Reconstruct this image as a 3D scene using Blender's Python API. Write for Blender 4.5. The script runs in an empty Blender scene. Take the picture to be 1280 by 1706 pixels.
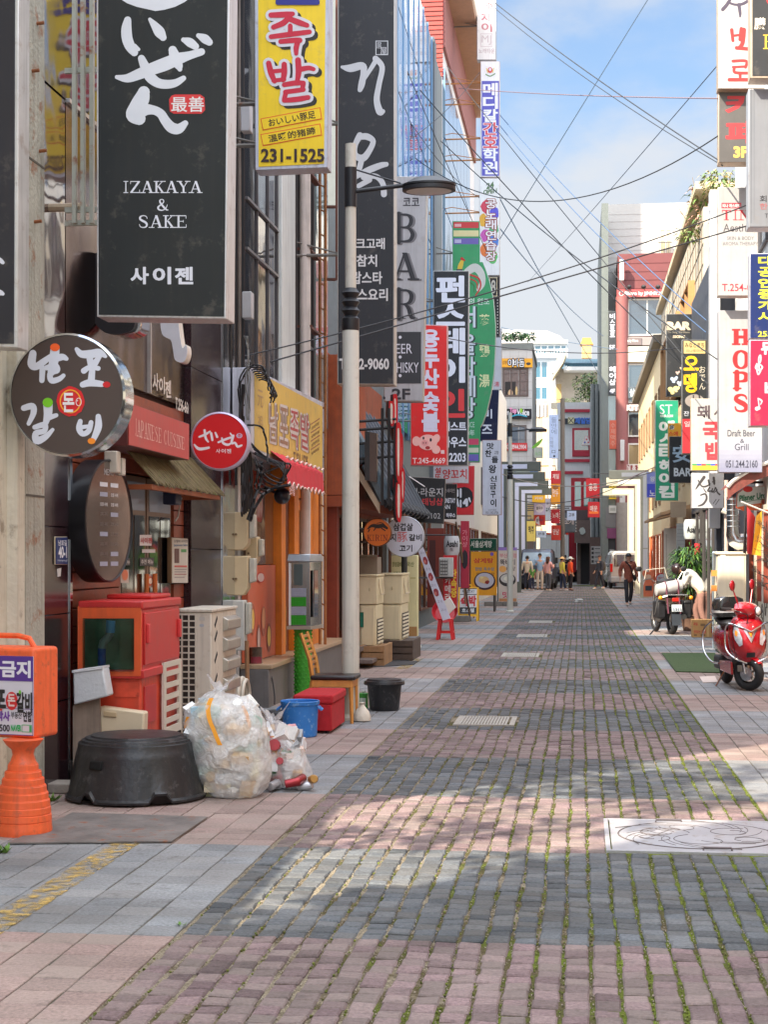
import bpy,bmesh,math,random
from mathutils import Vector,Matrix
R=math.radians
random.seed(11)
sc=bpy.context.scene
COL=sc.collection
# ---- pixel <-> world: photograph 1280x1706, focal length F px, horizon row HY, street axis vanishing at column 967
F,CX,HY,H=2750.0,640.0,927.0,1.65
TH=math.atan(327/F)
CT,ST=math.cos(TH),math.sin(TH)
# ---- camera
cd=bpy.data.cameras.new('camera')
cam=bpy.data.objects.new('camera',cd)
COL.objects.link(cam)
cam.location=(0,0,H)
cam.rotation_euler=(R(90),0,TH)
cd.sensor_fit='VERTICAL'
cd.sensor_height=36
cd.lens=F/1706*36
cd.shift_y=74/1706
cd.clip_end=3000
sc.camera=cam
# ---- sky and sun
SUN_AZ,SUN_EL=R(38),R(42)
SKY_BACK,SKY_FRONT,CLOUD_BACK,CLOUD_FRONT,ZENITH=1.3,.57,4.6,2.2,2.4
wd=bpy.data.worlds.new("World")
sc.world=wd
wd.use_nodes=True
nt=wd.node_tree
nt.nodes.clear()
wo=nt.nodes.new('ShaderNodeOutputWorld')
bg=nt.nodes.new('ShaderNodeBackground')
sky=nt.nodes.new('ShaderNodeTexSky')
sky.sky_type='NISHITA'
sky.sun_disc=False
sky.sun_elevation=SUN_EL
sky.sun_rotation=R(180)+SUN_AZ
sky.dust_density=0.6
sky.ozone_density=1.5
tc=nt.nodes.new('ShaderNodeTexCoord')
def wn(kind,**kw):
 n=nt.nodes.new('ShaderNode'+kind)
 for k,v in kw.items():setattr(n,k,v)
 return n
def wmap(src,a,b,c,d):
 m=wn('MapRange',interpolation_type='SMOOTHSTEP');nt.links.new(src,m.inputs[0])
 for i,v in enumerate((a,b,c,d)):m.inputs[i+1].default_value=v
 return m.outputs[0]
def wmul(a,b):
 m=wn('Math',operation='MULTIPLY');nt.links.new(a,m.inputs[0]);nt.links.new(b,m.inputs[1]);return m.outputs[0]
sp=wn('SeparateXYZ')
nt.links.new(tc.outputs['Generated'],sp.inputs[0])
zen=wmap(sp.outputs[2],.33,.85,1.0,ZENITH)
deep=wmul(zen,wmul(wmap(sp.outputs[1],.35,.95,SKY_BACK,SKY_FRONT),wmap(sp.outputs[2],.0,.34,.55,1.0)))
vs=wn('VectorMath',operation='SCALE')
nt.links.new(sky.outputs[0],vs.inputs[0])
nt.links.new(deep,vs.inputs['Scale'])
mp=wn('Mapping')
mp.inputs['Scale'].default_value=(2.6,2.6,5.0)
mp.inputs['Location'].default_value=(2.1,0.9,1.15)
nz=wn('TexNoise')
nz.inputs['Scale'].default_value=1.9
nz.inputs['Detail'].default_value=8
nz.inputs['Roughness'].default_value=.52
nt.links.new(tc.outputs['Generated'],mp.inputs[0])
nt.links.new(mp.outputs[0],nz.inputs['Vector'])
mx=wn('Mix',data_type='RGBA')
ad=wn('Math',operation='ADD',use_clamp=True)
nt.links.new(wmap(nz.outputs[0],.37,.58,0,.9),ad.inputs[0])
nt.links.new(wmap(sp.outputs[1],.2,.85,.3,.0),ad.inputs[1])
nt.links.new(ad.outputs[0],mx.inputs[0])
nt.links.new(vs.outputs[0],mx.inputs[6])
cl=wn('VectorMath',operation='SCALE')
cl.inputs[0].default_value=(1.0,1.03,1.08)
nt.links.new(wmul(zen,wmap(sp.outputs[1],.35,.95,CLOUD_BACK,CLOUD_FRONT)),cl.inputs['Scale'])
nt.links.new(cl.outputs[0],mx.inputs[7])
nt.links.new(mx.outputs[2],bg.inputs[0])
bg.inputs[1].default_value=0.15
nt.links.new(bg.outputs[0],wo.inputs[0])
SV=Vector((-math.sin(SUN_AZ)*math.cos(SUN_EL),-math.cos(SUN_AZ)*math.cos(SUN_EL),math.sin(SUN_EL)))
ld=bpy.data.lights.new('sun','SUN')
ld.energy=4.2
ld.angle=R(0.55)
ld.color=(1.0,.89,.72)
lo=bpy.data.objects.new('sun',ld)
COL.objects.link(lo)
lo.rotation_euler=SV.to_track_quat('Z','Y').to_euler()
lo.location=(-20,-30,40)
sc.view_settings.view_transform='Standard'
sc.view_settings.look='None'
sc.view_settings.gamma=1
sc.view_settings.exposure=1.3
sc.render.engine='CYCLES'
sc.cycles.max_bounces=6
sc.cycles.transparent_max_bounces=12
# ---------------------------------------------------------------- projection helpers
def XA(px,Y):
 t=(px-CX)/F
 return Y*(t*CT-ST)/(CT+t*ST)
def YW(px,x):
 t=(px-CX)/F
 return x*(CT+t*ST)/(t*CT-ST)
def DD(x,Y):
 return-x*ST+Y*CT
def P(px,py,Y):
 x=XA(px,Y)
 return Vector((x,Y,H-(py-HY)*DD(x,Y)/F))
def PW(px,py,x):
 Y=YW(px,x)
 return Vector((x,Y,H-(py-HY)*DD(x,Y)/F))
def G(px,py,z=0.0):
 d=F*(H-z)/(py-HY)
 r=(px-CX)/F*d
 return Vector((r*CT-d*ST,r*ST+d*CT,z))
def ppm(Y):
 return F/Y
class Front:
 def __init__(s,Y):s.Y=Y
 def __call__(s,px,py,o=0.0):
  p=P(px,py,s.Y);return Vector((p.x,p.y-o,p.z))
class Wall:
 def __init__(s,x,n):s.x,s.n=x,n
 def __call__(s,px,py,o=0.0):
  p=PW(px,py,s.x);return Vector((p.x+s.n*o,p.y,p.z))
# ---------------------------------------------------------------- materials
def lin(c):
 return tuple(((v/255)/12.92 if v/255<=.04045 else((v/255+.055)/1.055)**2.4)for v in c)
_M={}
def mat(col,rough=.6,metal=0.,var=.10,scale=5.,bump=0.,bscale=40.,streak=0.,coat=0.,spec=.5,emit=0.,name=None,spot=None,spotamt=0.):
 key=(tuple(col),rough,metal,var,scale,bump,bscale,streak,coat,spec,emit,spot,spotamt)
 if key in _M:return _M[key]
 m=bpy.data.materials.new(name or 'paint')
 m.use_nodes=True
 t=m.node_tree;N=t.nodes;L=t.links
 b=N['Principled BSDF']
 c=lin(col)
 b.inputs['Roughness'].default_value=rough
 b.inputs['Metallic'].default_value=metal
 b.inputs['Coat Weight'].default_value=coat
 b.inputs['Coat Roughness'].default_value=.05
 b.inputs['Specular IOR Level'].default_value=spec
 tc=N.new('ShaderNodeTexCoord')
 nz=N.new('ShaderNodeTexNoise');nz.inputs['Scale'].default_value=scale;nz.inputs['Detail'].default_value=7;nz.inputs['Roughness'].default_value=.62
 L.new(tc.outputs['Object'],nz.inputs['Vector'])
 mr=N.new('ShaderNodeMapRange');mr.inputs[1].default_value=.28;mr.inputs[2].default_value=.72
 L.new(nz.outputs[0],mr.inputs[0])
 mx=N.new('ShaderNodeMix');mx.data_type='RGBA'
 mx.inputs[6].default_value=tuple(max(0,v*(1-var))for v in c)+(1,)
 mx.inputs[7].default_value=tuple(min(.92,v*(1+var))for v in c)+(1,)
 L.new(mr.outputs[0],mx.inputs[0])
 out=mx.outputs[2]
 def layer(src,colr,amt):
  nonlocal out
  k=N.new('ShaderNodeMix');k.data_type='RGBA'
  k.inputs[7].default_value=lin(colr)+(1,)
  mm=N.new('ShaderNodeMath');mm.operation='MULTIPLY';mm.inputs[1].default_value=amt
  L.new(src,mm.inputs[0]);L.new(mm.outputs[0],k.inputs[0]);L.new(out,k.inputs[6])
  out=k.outputs[2]
 if streak>0:
  mp=N.new('ShaderNodeMapping');mp.inputs['Scale'].default_value=(16,16,.7)
  n2=N.new('ShaderNodeTexNoise');n2 .inputs['Scale'].default_value=1.5;n2 .inputs['Detail'].default_value=6
  L.new(tc.outputs['Object'],mp.inputs[0]);L.new(mp.outputs[0],n2 .inputs['Vector'])
  m2=N.new('ShaderNodeMapRange');m2 .inputs[1].default_value=.48;m2 .inputs[2].default_value=.75
  L.new(n2 .outputs[0],m2 .inputs[0])
  layer(m2 .outputs[0],(70,62,54),streak)
 if spot:
  n3=N.new('ShaderNodeTexNoise');n3 .inputs['Scale'].default_value=scale*2.3;n3 .inputs['Detail'].default_value=9;n3 .inputs['Roughness'].default_value=.7
  L.new(tc.outputs['Object'],n3 .inputs['Vector'])
  m3=N.new('ShaderNodeMapRange');m3 .inputs[1].default_value=.56;m3 .inputs[2].default_value=.66
  L.new(n3 .outputs[0],m3 .inputs[0])
  layer(m3 .outputs[0],spot,spotamt)
 L.new(out,b.inputs['Base Color'])
 if metal<.5:
  rr=N.new('ShaderNodeMapRange');rr.inputs[3].default_value=max(.02,rough-.08);rr.inputs[4].default_value=min(1,rough+.12)
  L.new(nz.outputs[0],rr.inputs[0]);L.new(rr.outputs[0],b.inputs['Roughness'])
 if bump>0:
  nb=N.new('ShaderNodeTexNoise');nb.inputs['Scale'].default_value=bscale;nb.inputs['Detail'].default_value=6
  L.new(tc.outputs['Object'],nb.inputs['Vector'])
  bp=N.new('ShaderNodeBump');bp.inputs['Strength'].default_value=bump;bp.inputs['Distance'].default_value=.02
  L.new(nb.outputs[0],bp.inputs['Height']);L.new(bp.outputs[0],b.inputs['Normal'])
 if emit>0:
  b.inputs['Emission Color'].default_value=c+(1,);b.inputs['Emission Strength'].default_value=emit
 _M[key]=m
 return m
def glass_mat(col=(20,26,32),rough=.04,wav=.02,name='window_glass',spec=.9):
 key=('g',tuple(col),rough,wav,spec)
 if key in _M:return _M[key]
 m=bpy.data.materials.new(name);m.use_nodes=True
 t=m.node_tree;b=t.nodes['Principled BSDF']
 b.inputs['Base Color'].default_value=lin(col)+(1,)
 b.inputs['Roughness'].default_value=rough
 b.inputs['IOR'].default_value=1.9
 b.inputs['Specular IOR Level'].default_value=spec
 tc=t.nodes.new('ShaderNodeTexCoord');nb=t.nodes.new('ShaderNodeTexNoise');nb.inputs['Scale'].default_value=1.4
 t.links.new(tc.outputs['Object'],nb.inputs['Vector'])
 bp=t.nodes.new('ShaderNodeBump');bp.inputs['Strength'].default_value=wav*6;bp.inputs['Distance'].default_value=.03
 t.links.new(nb.outputs[0],bp.inputs['Height']);t.links.new(bp.outputs[0],b.inputs['Normal'])
 _M[key]=m
 return m
def mirror_mat(col=(200,205,210),rough=.08,wav=.05):
 key=('m',tuple(col),rough,wav)
 if key in _M:return _M[key]
 m=glass_mat(col,rough,wav+.001,'polished_steel').copy()
 m.node_tree.nodes['Principled BSDF'].inputs['Metallic'].default_value=1
 _M[key]=m
 return m
# ---------------------------------------------------------------- mesh builder
class MB:
 def __init__(s):s.v,s.f,s.m=[],[],[]
 def add(s,vs,fs,m=0):
  k=len(s.v);s.v+=[Vector(p)for p in vs]
  for f in fs:s.f.append([k+i for i in f]);s.m.append(m)
  return s
 def box(s,x0,x1,y0,y1,z0,z1,m=0):
  return s.add([(x0,y0,z0),(x1,y0,z0),(x1,y1,z0),(x0,y1,z0),(x0,y0,z1),(x1,y0,z1),(x1,y1,z1),(x0,y1,z1)],[(0,3,2,1),(4,5,6,7),(0,1,5,4),(1,2,6,5),(2,3,7,6),(3,0,4,7)],m)
 def obox(s,O,U,V,N,u0,u1,v0,v1,n0,n1,m=0):
  O,U,V,N=map(Vector,(O,U,V,N))
  q=[O+U*u+V*v+N*n for n in(n0,n1)for(u,v)in((u0,v0),(u1,v0),(u1,v1),(u0,v1))]
  return s.add(q,[(0,3,2,1),(4,5,6,7),(0,1,5,4),(1,2,6,5),(2,3,7,6),(3,0,4,7)],m)
 def prism(s,pts,off,m=0):
  pts=[Vector(p)for p in pts];off=Vector(off);n=len(pts)
  return s.add(pts+[p+off for p in pts],[tuple(range(n))[::-1],tuple(range(n,2*n))]+[(i,(i+1)%n,n+(i+1)%n,n+i)for i in range(n)],m)
 def prism2(s,a,b,m=0):
  n=len(a)
  return s.add(list(a)+list(b),[tuple(range(n))[::-1],tuple(range(n,2*n))]+[(i,(i+1)%n,n+(i+1)%n,n+i)for i in range(n)],m)
 def loft(s,rings,m=0,cap=True,closed=True):
  n=len(rings[0]);vs=[p for r in rings for p in r];fs=[]
  for j in range(len(rings)-1):
   for i in range(n if closed else n-1):
    a,b=j*n+i,j*n+(i+1)%n
    fs.append((a,b,b+n,a+n))
  if cap and closed:fs+=[tuple(range(n))[::-1],tuple((len(rings)-1)*n+i for i in range(n))]
  return s.add(vs,fs,m)
 def tube(s,pts,r,n=8,m=0,cap=True):
  pts=[Vector(p)for p in pts];k=len(pts)
  rs=r if isinstance(r,(list,tuple))else[r]*k
  rings=[];up=None
  for i,p in enumerate(pts):
   d=(pts[min(i+1,k-1)]-pts[max(i-1,0)])
   if d.length<1e-9:d=Vector((0,0,1))
   d.normalize()
   if up is None:
    up=Vector((0,0,1))if abs(d.z)<.9 else Vector((0,1,0))
   a=d.cross(up);
   if a.length<1e-6:a=d.cross(Vector((1,0,0)))
   a.normalize();b=a.cross(d).normalized();up=b
   rings.append([p+(a*math.cos(2*math.pi*j/n)+b*math.sin(2*math.pi*j/n))*rs[i]for j in range(n)])
  return s.loft(rings,m,cap)
 def lathe(s,prof,c=(0,0,0),n=24,m=0,axis='Z',a0=0.,a1=2*math.pi,sx=1.,sy=1.):
  c=Vector(c);rings=[]
  for(r,h)in prof:
   ring=[]
   for i in range(n):
    a=a0+(a1-a0)*i/n
    x,y=r*math.cos(a)*sx,r*math.sin(a)*sy
    ring.append(c+(Vector((x,y,h))if axis=='Z' else Vector((h,x,y))if axis=='X' else Vector((x,h,y))))
   rings.append(ring)
  return s.loft(rings,m,True)
 def torus(s,c,R0,r0,axis='X',n=32,k=10,m=0):
  c=Vector(c);vs=[];fs=[]
  for i in range(n):
   a=2*math.pi*i/n
   for j in range(k):
    b=2*math.pi*j/k
    rr=R0+r0*math.cos(b);h=r0*math.sin(b)
    x,y=rr*math.cos(a),rr*math.sin(a)
    vs.append(c+(Vector((h,x,y))if axis=='X' else Vector((x,h,y))if axis=='Y' else Vector((x,y,h))))
  for i in range(n):
   for j in range(k):
    fs.append((i*k+j,((i+1)%n)*k+j,((i+1)%n)*k+(j+1)%k,i*k+(j+1)%k))
  return s.add(vs,fs,m)
 def ball(s,c,rx,ry=None,rz=None,n=12,k=8,m=0,jit=0.):
  ry=rx if ry is None else ry;rz=rx if rz is None else rz;c=Vector(c)
  vs=[c+Vector((0,0,-rz))];fs=[]
  for j in range(1,k):
   t=-math.pi/2+math.pi*j/k
   for i in range(n):
    a=2*math.pi*i/n;q=1+(random.uniform(-jit,jit)if jit else 0)
    vs.append(c+Vector((rx*math.cos(t)*math.cos(a)*q,ry*math.cos(t)*math.sin(a)*q,rz*math.sin(t)*q)))
  vs.append(c+Vector((0,0,rz)));e=len(vs)-1
  for i in range(n):fs.append((0,1+(i+1)%n,1+i));fs.append((e,e-n+i,e-n+(i+1)%n))
  for j in range(k-2):
   for i in range(n):
    a,b=1+j*n+i,1+j*n+(i+1)%n
    fs.append((a,b,b+n,a+n))
  return s.add(vs,fs,m)
 def xf(s,M,start=0):
  for i in range(start,len(s.v)):s.v[i]=M@s.v[i]
  return s
OFF={}
def root_of(o):
 while o.parent is not None:o=o.parent
 return o
def tag(o,label=None,cat=None,group=None,kind=None):
 if label:o['label']=label
 if cat:o['category']=cat
 if group:o['group']=group
 if kind:o['kind']=kind
 return o
def thing(name,label,cat,loc=(0,0,0),rotz=0.,group=None,local=False):
 """an Empty at the thing's base; parts are given in world space unless local"""
 o=bpy.data.objects.new(name,None);COL.objects.link(o)
 o.location=loc;o.rotation_euler=(0,0,rotz);o.empty_display_size=.1
 OFF[o.name]=Vector((0,0,0))if local else Vector(loc)
 return tag(o,label,cat,group)
def build(name,mb,mats,parent=None,smooth=40,bevel=0.,seg=2,label=None,kind=None,flat=False,cat=None,group=None,recalc=True):
 off=OFF[root_of(parent).name]if parent is not None else Vector((0,0,0))
 me=bpy.data.meshes.new(name)
 me.from_pydata([tuple(p-off)for p in mb.v],[],mb.f)
 if not isinstance(mats,(list,tuple)):mats=[mats]
 for m in mats:me.materials.append(m)
 if len(mats)>1:me.polygons.foreach_set('material_index',mb.m)
 if recalc:
  b=bmesh.new();b.from_mesh(me);bmesh.ops.recalc_face_normals(b,faces=b.faces);b.to_mesh(me);b.free()
 if smooth and not flat:
  me.shade_smooth();me.set_sharp_from_angle(angle=R(smooth))
 me.update()
 o=bpy.data.objects.new(name,me);COL.objects.link(o)
 if parent is not None:o.parent=parent
 else:OFF[o.name]=Vector((0,0,0))
 if bevel>0:
  md=o.modifiers.new('bevel','BEVEL');md.width=bevel;md.segments=seg;md.limit_method='ANGLE';md.angle_limit=R(50)
 return tag(o,label,cat,group,kind)
def rebase(o):
 """top-level mesh: move its origin to the middle of its base"""
 me=o.data;xs=[v.co for v in me.vertices]
 c=Vector(((min(p.x for p in xs)+max(p.x for p in xs))/2,(min(p.y for p in xs)+max(p.y for p in xs))/2,min(p.z for p in xs)))
 me.transform(Matrix.Translation(-c));o.location=c
 OFF[o.name]=c
 return o
def solo(name,label,cat,mb,mats,group=None,kind=None,**k):
 return rebase(build(name,mb,mats,None,label=label,cat=cat,group=group,kind=kind,**k))
def dup(o,loc=None,rotz=None,label=None):
 c=o.copy();COL.objects.link(c)
 for ch in list(o.children):
  d=ch.copy();COL.objects.link(d);d.parent=c
  for g in list(ch.children):
   e=g.copy();COL.objects.link(e);e.parent=d
 if loc is not None:c.location=loc
 if rotz is not None:c.rotation_euler=(0,0,rotz)
 if label:c['label']=label
 OFF[c.name]=OFF.get(o.name,Vector((0,0,0)))
 return c
# ---------------------------------------------------------------- lettering
_T={}
WS=bpy.data.scenes.new('workshop')
def evaluated(o):
 WS.collection.objects.link(o)
 with bpy.context.temp_override(scene=WS,view_layer=WS.view_layers[0]):
  return bpy.data.meshes.new_from_object(o.evaluated_get(bpy.context.evaluated_depsgraph_get()))
def glyphs(s,bold=0.,res=3):
 key=(s,bold,res)
 if key not in _T:
  c=bpy.data.curves.new('t','FONT');c.body=s;c.size=1;c.resolution_u=res;c.offset=bold
  o=bpy.data.objects.new('t',c);me=evaluated(o)
  vs=[(v.co.x,v.co.y)for v in me.vertices];fs=[tuple(p.vertices)for p in me.polygons]
  bpy.data.objects.remove(o);bpy.data.curves.remove(c);bpy.data.meshes.remove(me)
  _T[key]=(vs,fs)
 return _T[key]
def cat_rom(pts,k=6):
 out=[]
 n=len(pts)
 for i in range(n-1):
  p0,p1,p2,p3=pts[max(i-1,0)],pts[i],pts[i+1],pts[min(i+2,n-1)]
  for j in range(k):
   t=j/k
   out.append(tuple(.5*((2*b)+(-a+c)*t+(2*a-5*b+4*c-d)*t*t+(-a+3*b-3*c+d)*t**3)for a,b,c,d in zip(p0,p1,p2,p3)))
 out.append(tuple(pts[-1]))
 return out
SERIF={'I':[(.5,0,.5,1,.22)],'Z':[(.05,.96,.95,.96,.08),(.88,.96,.12,.04,.2),(.05,.04,.95,.04,.08),(.07,.96,.07,.74,.06),(.93,.04,.93,.28,.06)],'A':[(.08,0,.5,1,.08),(.5,1,.9,0,.19),(.24,.33,.72,.33,.07)],'K':[(.22,0,.22,1,.18),(.22,.42,.84,1,.08),(.42,.55,.86,0,.18)],'Y':[(.1,1,.5,.45,.18),(.9,1,.5,.45,.08),(.5,0,.5,.48,.18)],'E':[(.22,0,.22,1,.18),(.2,.96,.9,.96,.08),(.2,.04,.92,.04,.08),(.22,.52,.66,.52,.07),(.9,.96,.9,.74,.06),(.92,.04,.92,.28,.06),(.66,.42,.66,.62,.05)],'T':[(.5,0,.5,1,.2),(.06,.96,.94,.96,.08),(.07,.96,.07,.74,.06),(.93,.96,.93,.74,.06)],'N':[(.16,0,.16,1,.08),(.84,0,.84,1,.08),(.14,1,.84,0,.18)],'H':[(.2,0,.2,1,.2),(.8,0,.8,1,.2),(.2,.5,.8,.5,.12)],}
SERIF_FEET={'I':[(.5,0),(.5,1)],'A':[(.08,0),(.9,0)],'K':[(.22,0),(.22,1),(.86,0),(.84,1)],'Y':[(.5,0),(.1,1),(.9,1)],'E':[(.22,0),(.22,1)],'T':[(.5,0)],'N':[(.16,0),(.16,1),(.84,1)],'H':[(.2,0),(.2,1),(.8,0),(.8,1)]}
SERIF_CURVE={'S':[[(.84,.74,.06),(.76,.9,.08),(.5,.97,.09),(.24,.88,.15),(.2,.7,.18),(.42,.56,.2),(.68,.44,.2),(.82,.26,.18),(.72,.08,.13),(.46,.03,.09),(.22,.1,.08),(.14,.28,.06)]],'B':[[(.24,0,.19),(.24,1,.19)],[(.24,.96,.08),(.6,.96,.1),(.78,.84,.17),(.76,.64,.17),(.58,.53,.09),(.24,.53,.07)],[(.5,.53,.07),(.72,.47,.13),(.86,.28,.18),(.76,.09,.15),(.54,.04,.09),(.24,.04,.08)],[(.06,.97,.06),(.4,.97,.06)],[(.06,.03,.06),(.4,.03,.06)]],'R':[[(.24,0,.19),(.24,1,.19)],[(.24,.96,.08),(.6,.96,.1),(.8,.82,.18),(.76,.6,.17),(.56,.5,.09),(.24,.5,.07)],[(.5,.5,.09),(.68,.34,.17),(.8,.06,.17),(.96,.03,.07)],[(.06,.97,.06),(.4,.97,.06)],[(.06,.03,.06),(.44,.03,.06)]],'P':[[(.24,0,.2),(.24,1,.2)],[(.24,.96,.08),(.62,.96,.11),(.83,.8,.2),(.79,.56,.19),(.58,.46,.1),(.24,.46,.08)],[(.04,.97,.07),(.42,.97,.07)],[(.04,.03,.07),(.48,.03,.07)]],'O':[[(.5,.98,.08),(.22,.84,.15),(.13,.5,.2),(.22,.16,.15),(.5,.02,.08),(.78,.16,.15),(.87,.5,.2),(.78,.84,.15),(.5,.98,.08)]],'C':[[(.86,.72,.06),(.76,.9,.09),(.5,.97,.08),(.22,.82,.15),(.14,.5,.2),(.22,.18,.15),(.5,.03,.08),(.76,.1,.08),(.88,.3,.05)]],'U':[[(.2,1,.18),(.2,.32,.18),(.3,.08,.12),(.52,.02,.08),(.74,.1,.07),(.82,.34,.07),(.82,1,.07)],[(.04,.97,.06),(.38,.97,.06)],[(.68,.97,.06),(.96,.97,.06)]],'J':[[(.62,1,.2),(.62,.24,.2),(.5,.03,.1),(.28,.04,.09),(.18,.16,.13)],[(.42,.97,.06),(.84,.97,.06)]],'&':[[(.9,.5,.05),(.78,.2,.08),(.5,.02,.1),(.2,.08,.14),(.14,.28,.16),(.36,.5,.1),(.58,.7,.09),(.58,.9,.09),(.42,.97,.08),(.28,.86,.12),(.34,.64,.15),(.6,.3,.18),(.84,.06,.13),(.98,.04,.06)]],}
class Deco:
 """lettering and marks drawn on a sign face; one mesh per colour"""
 def __init__(s,root,pl,base=.008,rough=.5):
  s.root,s.pl,s.base,s.rough,s.acc,s.k=root,pl,base,rough,{},0
 def _mb(s,col,kind):
  return s.acc.setdefault((tuple(col),kind),MB())
 def o(s,lvl):
  s.k+=1
  return s.base+lvl*.003+(s.k%50)*2e-5
 def t(s,text,rect,col,bold=.02,lvl=0,res=3,shear=0.):
  """rect (x0,y0,x1,y1) or 4 corners tl,tr,br,bl, in photo pixels"""
  if len(rect)==4 and not isinstance(rect[0],(tuple,list)):
   x0,y0,x1,y1=rect;rect=((x0,y0),(x1,y0),(x1,y1),(x0,y1))
  if bold>.034:
   d=bold-.018
   for k in range(8):s._t(text,rect,col,.018,lvl,res,shear,d*math.cos(k*math.pi/4),d*math.sin(k*math.pi/4))
   return s
  return s._t(text,rect,col,bold,lvl,res,shear)
 def _t(s,text,rect,col,bold,lvl,res,shear,ox=0.,oy=0.):
  b0,_=glyphs(text,0.,res);vs,fs=glyphs(text,bold,res)
  if not b0:return s
  ax,bx=min(p[0]for p in b0),max(p[0]for p in b0);ay,by=min(p[1]for p in b0),max(p[1]for p in b0)
  tl,tr,br,bl=rect;o=s.o(lvl);out=[]
  for(x,y)in vs:
   x+=ox;y+=oy;u=(x-ax)/max(bx-ax,1e-6);v=(y-ay)/max(by-ay,1e-6);u+=shear*(v-.5)
   qx=(bl[0]*(1-u)+br[0]*u)*(1-v)+(tl[0]*(1-u)+tr[0]*u)*v
   qy=(bl[1]*(1-u)+br[1]*u)*(1-v)+(tl[1]*(1-u)+tr[1]*u)*v
   out.append(s.pl(qx,qy,o))
  s._mb(col,'lettering').add(out,fs);return s
 def vt(s,text,rect,col,bold=.02,lvl=0,gap=.12):
  x0,y0,x1,y1=rect;n=len(text);h=(y1-y0)/n
  for i,ch in enumerate(text):
   if ch!=' ':s.t(ch,(x0,y0+i*h+h*gap/2,x1,y0+(i+1)*h-h*gap/2),col,bold,lvl)
  return s
 def serif(s,text,rect,col,lvl=0,gap=.16,wgt=1.):
  x0,y0,x1,y1=rect;wd={'I':.45,'J':.6,' ':.5,'&':1.05,'T':.95}
  ws=[wd.get(c,1.)for c in text];tot=sum(ws)+gap*(len(text)-1);x=x0;q=(x1-x0)/tot
  for c,w in zip(text,ws):
   w*=q;hh=y1-y0
   def pt(u,v):return(x+u*w,y1-v*hh)
   sw=min(w,hh)*wgt
   if c in SERIF:
    for(a,b,e,f,t)in SERIF[c]:
     (p0,p1)=(pt(a,b),pt(e,f));dx,dy=p1[0]-p0[0],p1[1]-p0[1];L=math.hypot(dx,dy)or 1
     nx,ny=-dy/L*t*sw/2,dx/L*t*sw/2
     if c in 'AZKYN' and abs(dy)>abs(dx)*.3 and b!=f and a!=e:nx,ny=t*sw/2*1.15,0
     s.poly([(p0[0]+nx,p0[1]+ny),(p1[0]+nx,p1[1]+ny),(p1[0]-nx,p1[1]-ny),(p0[0]-nx,p0[1]-ny)],col,lvl,'lettering')
    for(a,b)in SERIF_FEET.get(c,[]):
     p=pt(a,b);ww=(.26 if c!='I' else .5)*w;th=.07*hh*wgt;yy=p[1]if b else p[1]-th
     s.poly([(p[0]-ww,yy),(p[0]+ww,yy),(p[0]+ww,yy+th),(p[0]-ww,yy+th)],col,lvl,'lettering')
   elif c in SERIF_CURVE:
    s.brush([[(pt(a,b)[0],pt(a,b)[1],t*sw)for(a,b,t)in st]for st in SERIF_CURVE[c]],col,lvl)
   x+=w+gap*q
  return s
 def poly(s,pts,col,lvl=0,kind='marking'):
  o=s.o(lvl);s._mb(col,kind).add([s.pl(x,y,o)for x,y in pts],[tuple(range(len(pts)))]);return s
 def fill(s,rect,col,lvl=0,kind='marking'):
  x0,y0,x1,y1=rect
  return s.poly([(x0,y0),(x1,y0),(x1,y1),(x0,y1)],col,lvl,kind)
 def ring(s,rect,w,col,lvl=0):
  x0,y0,x1,y1=rect
  s.fill((x0,y0,x1,y0+w),col,lvl);s.fill((x0,y1-w,x1,y1),col,lvl);s.fill((x0,y0+w,x0+w,y1-w),col,lvl);s.fill((x1-w,y0+w,x1,y1-w),col,lvl)
  return s
 def ell(s,cx,cy,rx,ry,col,lvl=0,n=28,rag=0.,kind='marking',rot=0.):
  pts=[]
  for i in range(n):
   a=2*math.pi*i/n;q=1+random.uniform(-rag,rag);ex,ey=rx*q*math.cos(a),ry*q*math.sin(a)
   pts.append((cx+ex*math.cos(rot)-ey*math.sin(rot),cy+ex*math.sin(rot)+ey*math.cos(rot)))
  return s.poly(pts,col,lvl,kind)
 def ering(s,cx,cy,rx,ry,w,col,lvl=0,n=28):
  o=s.o(lvl);vs=[]
  for i in range(n):
   a=2*math.pi*i/n
   vs+=[s.pl(cx+rx*math.cos(a),cy+ry*math.sin(a),o),s.pl(cx+(rx-w)*math.cos(a),cy+(ry-w)*math.sin(a),o)]
  s._mb(col,'marking').add(vs,[(2*i,2*((i+1)%n),2*((i+1)%n)+1,2*i+1)for i in range(n)]);return s
 def brush(s,strokes,col,lvl=0,k=6,kind='lettering'):
  mb=s._mb(col,kind)
  for st in strokes:
   q=cat_rom([tuple(map(float,p))for p in st],k);o=s.o(lvl);vs=[];n=len(q)
   for i,(x,y,w)in enumerate(q):
    a=q[max(i-1,0)];b=q[min(i+1,n-1)];dx,dy=b[0]-a[0],b[1]-a[1];L=math.hypot(dx,dy)or 1
    nx,ny=-dy/L*w/2,dx/L*w/2;oo=o+i*1.2e-5
    vs+=[s.pl(x+nx,y+ny,oo),s.pl(x-nx,y-ny,oo)]
   mb.add(vs,[(2*i,2*i+2,2*i+3,2*i+1)for i in range(n-1)])
   for(x,y,w),sg in((q[0],1),(q[-1],2)):
    if w>.7:
     oo=o+.0006+sg*2e-4;mb.add([s.pl(x+w/2*math.cos(2*math.pi*j/12),y+w/2*math.sin(2*math.pi*j/12),oo)for j in range(12)],[tuple(range(12))])
  return s
 def done(s):
  for(col,kind),mb in s.acc.items():
   build(kind,mb,mat(col,s.rough,var=.05),s.root,flat=True,recalc=False)
  s.acc={}
  return s.root
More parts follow.
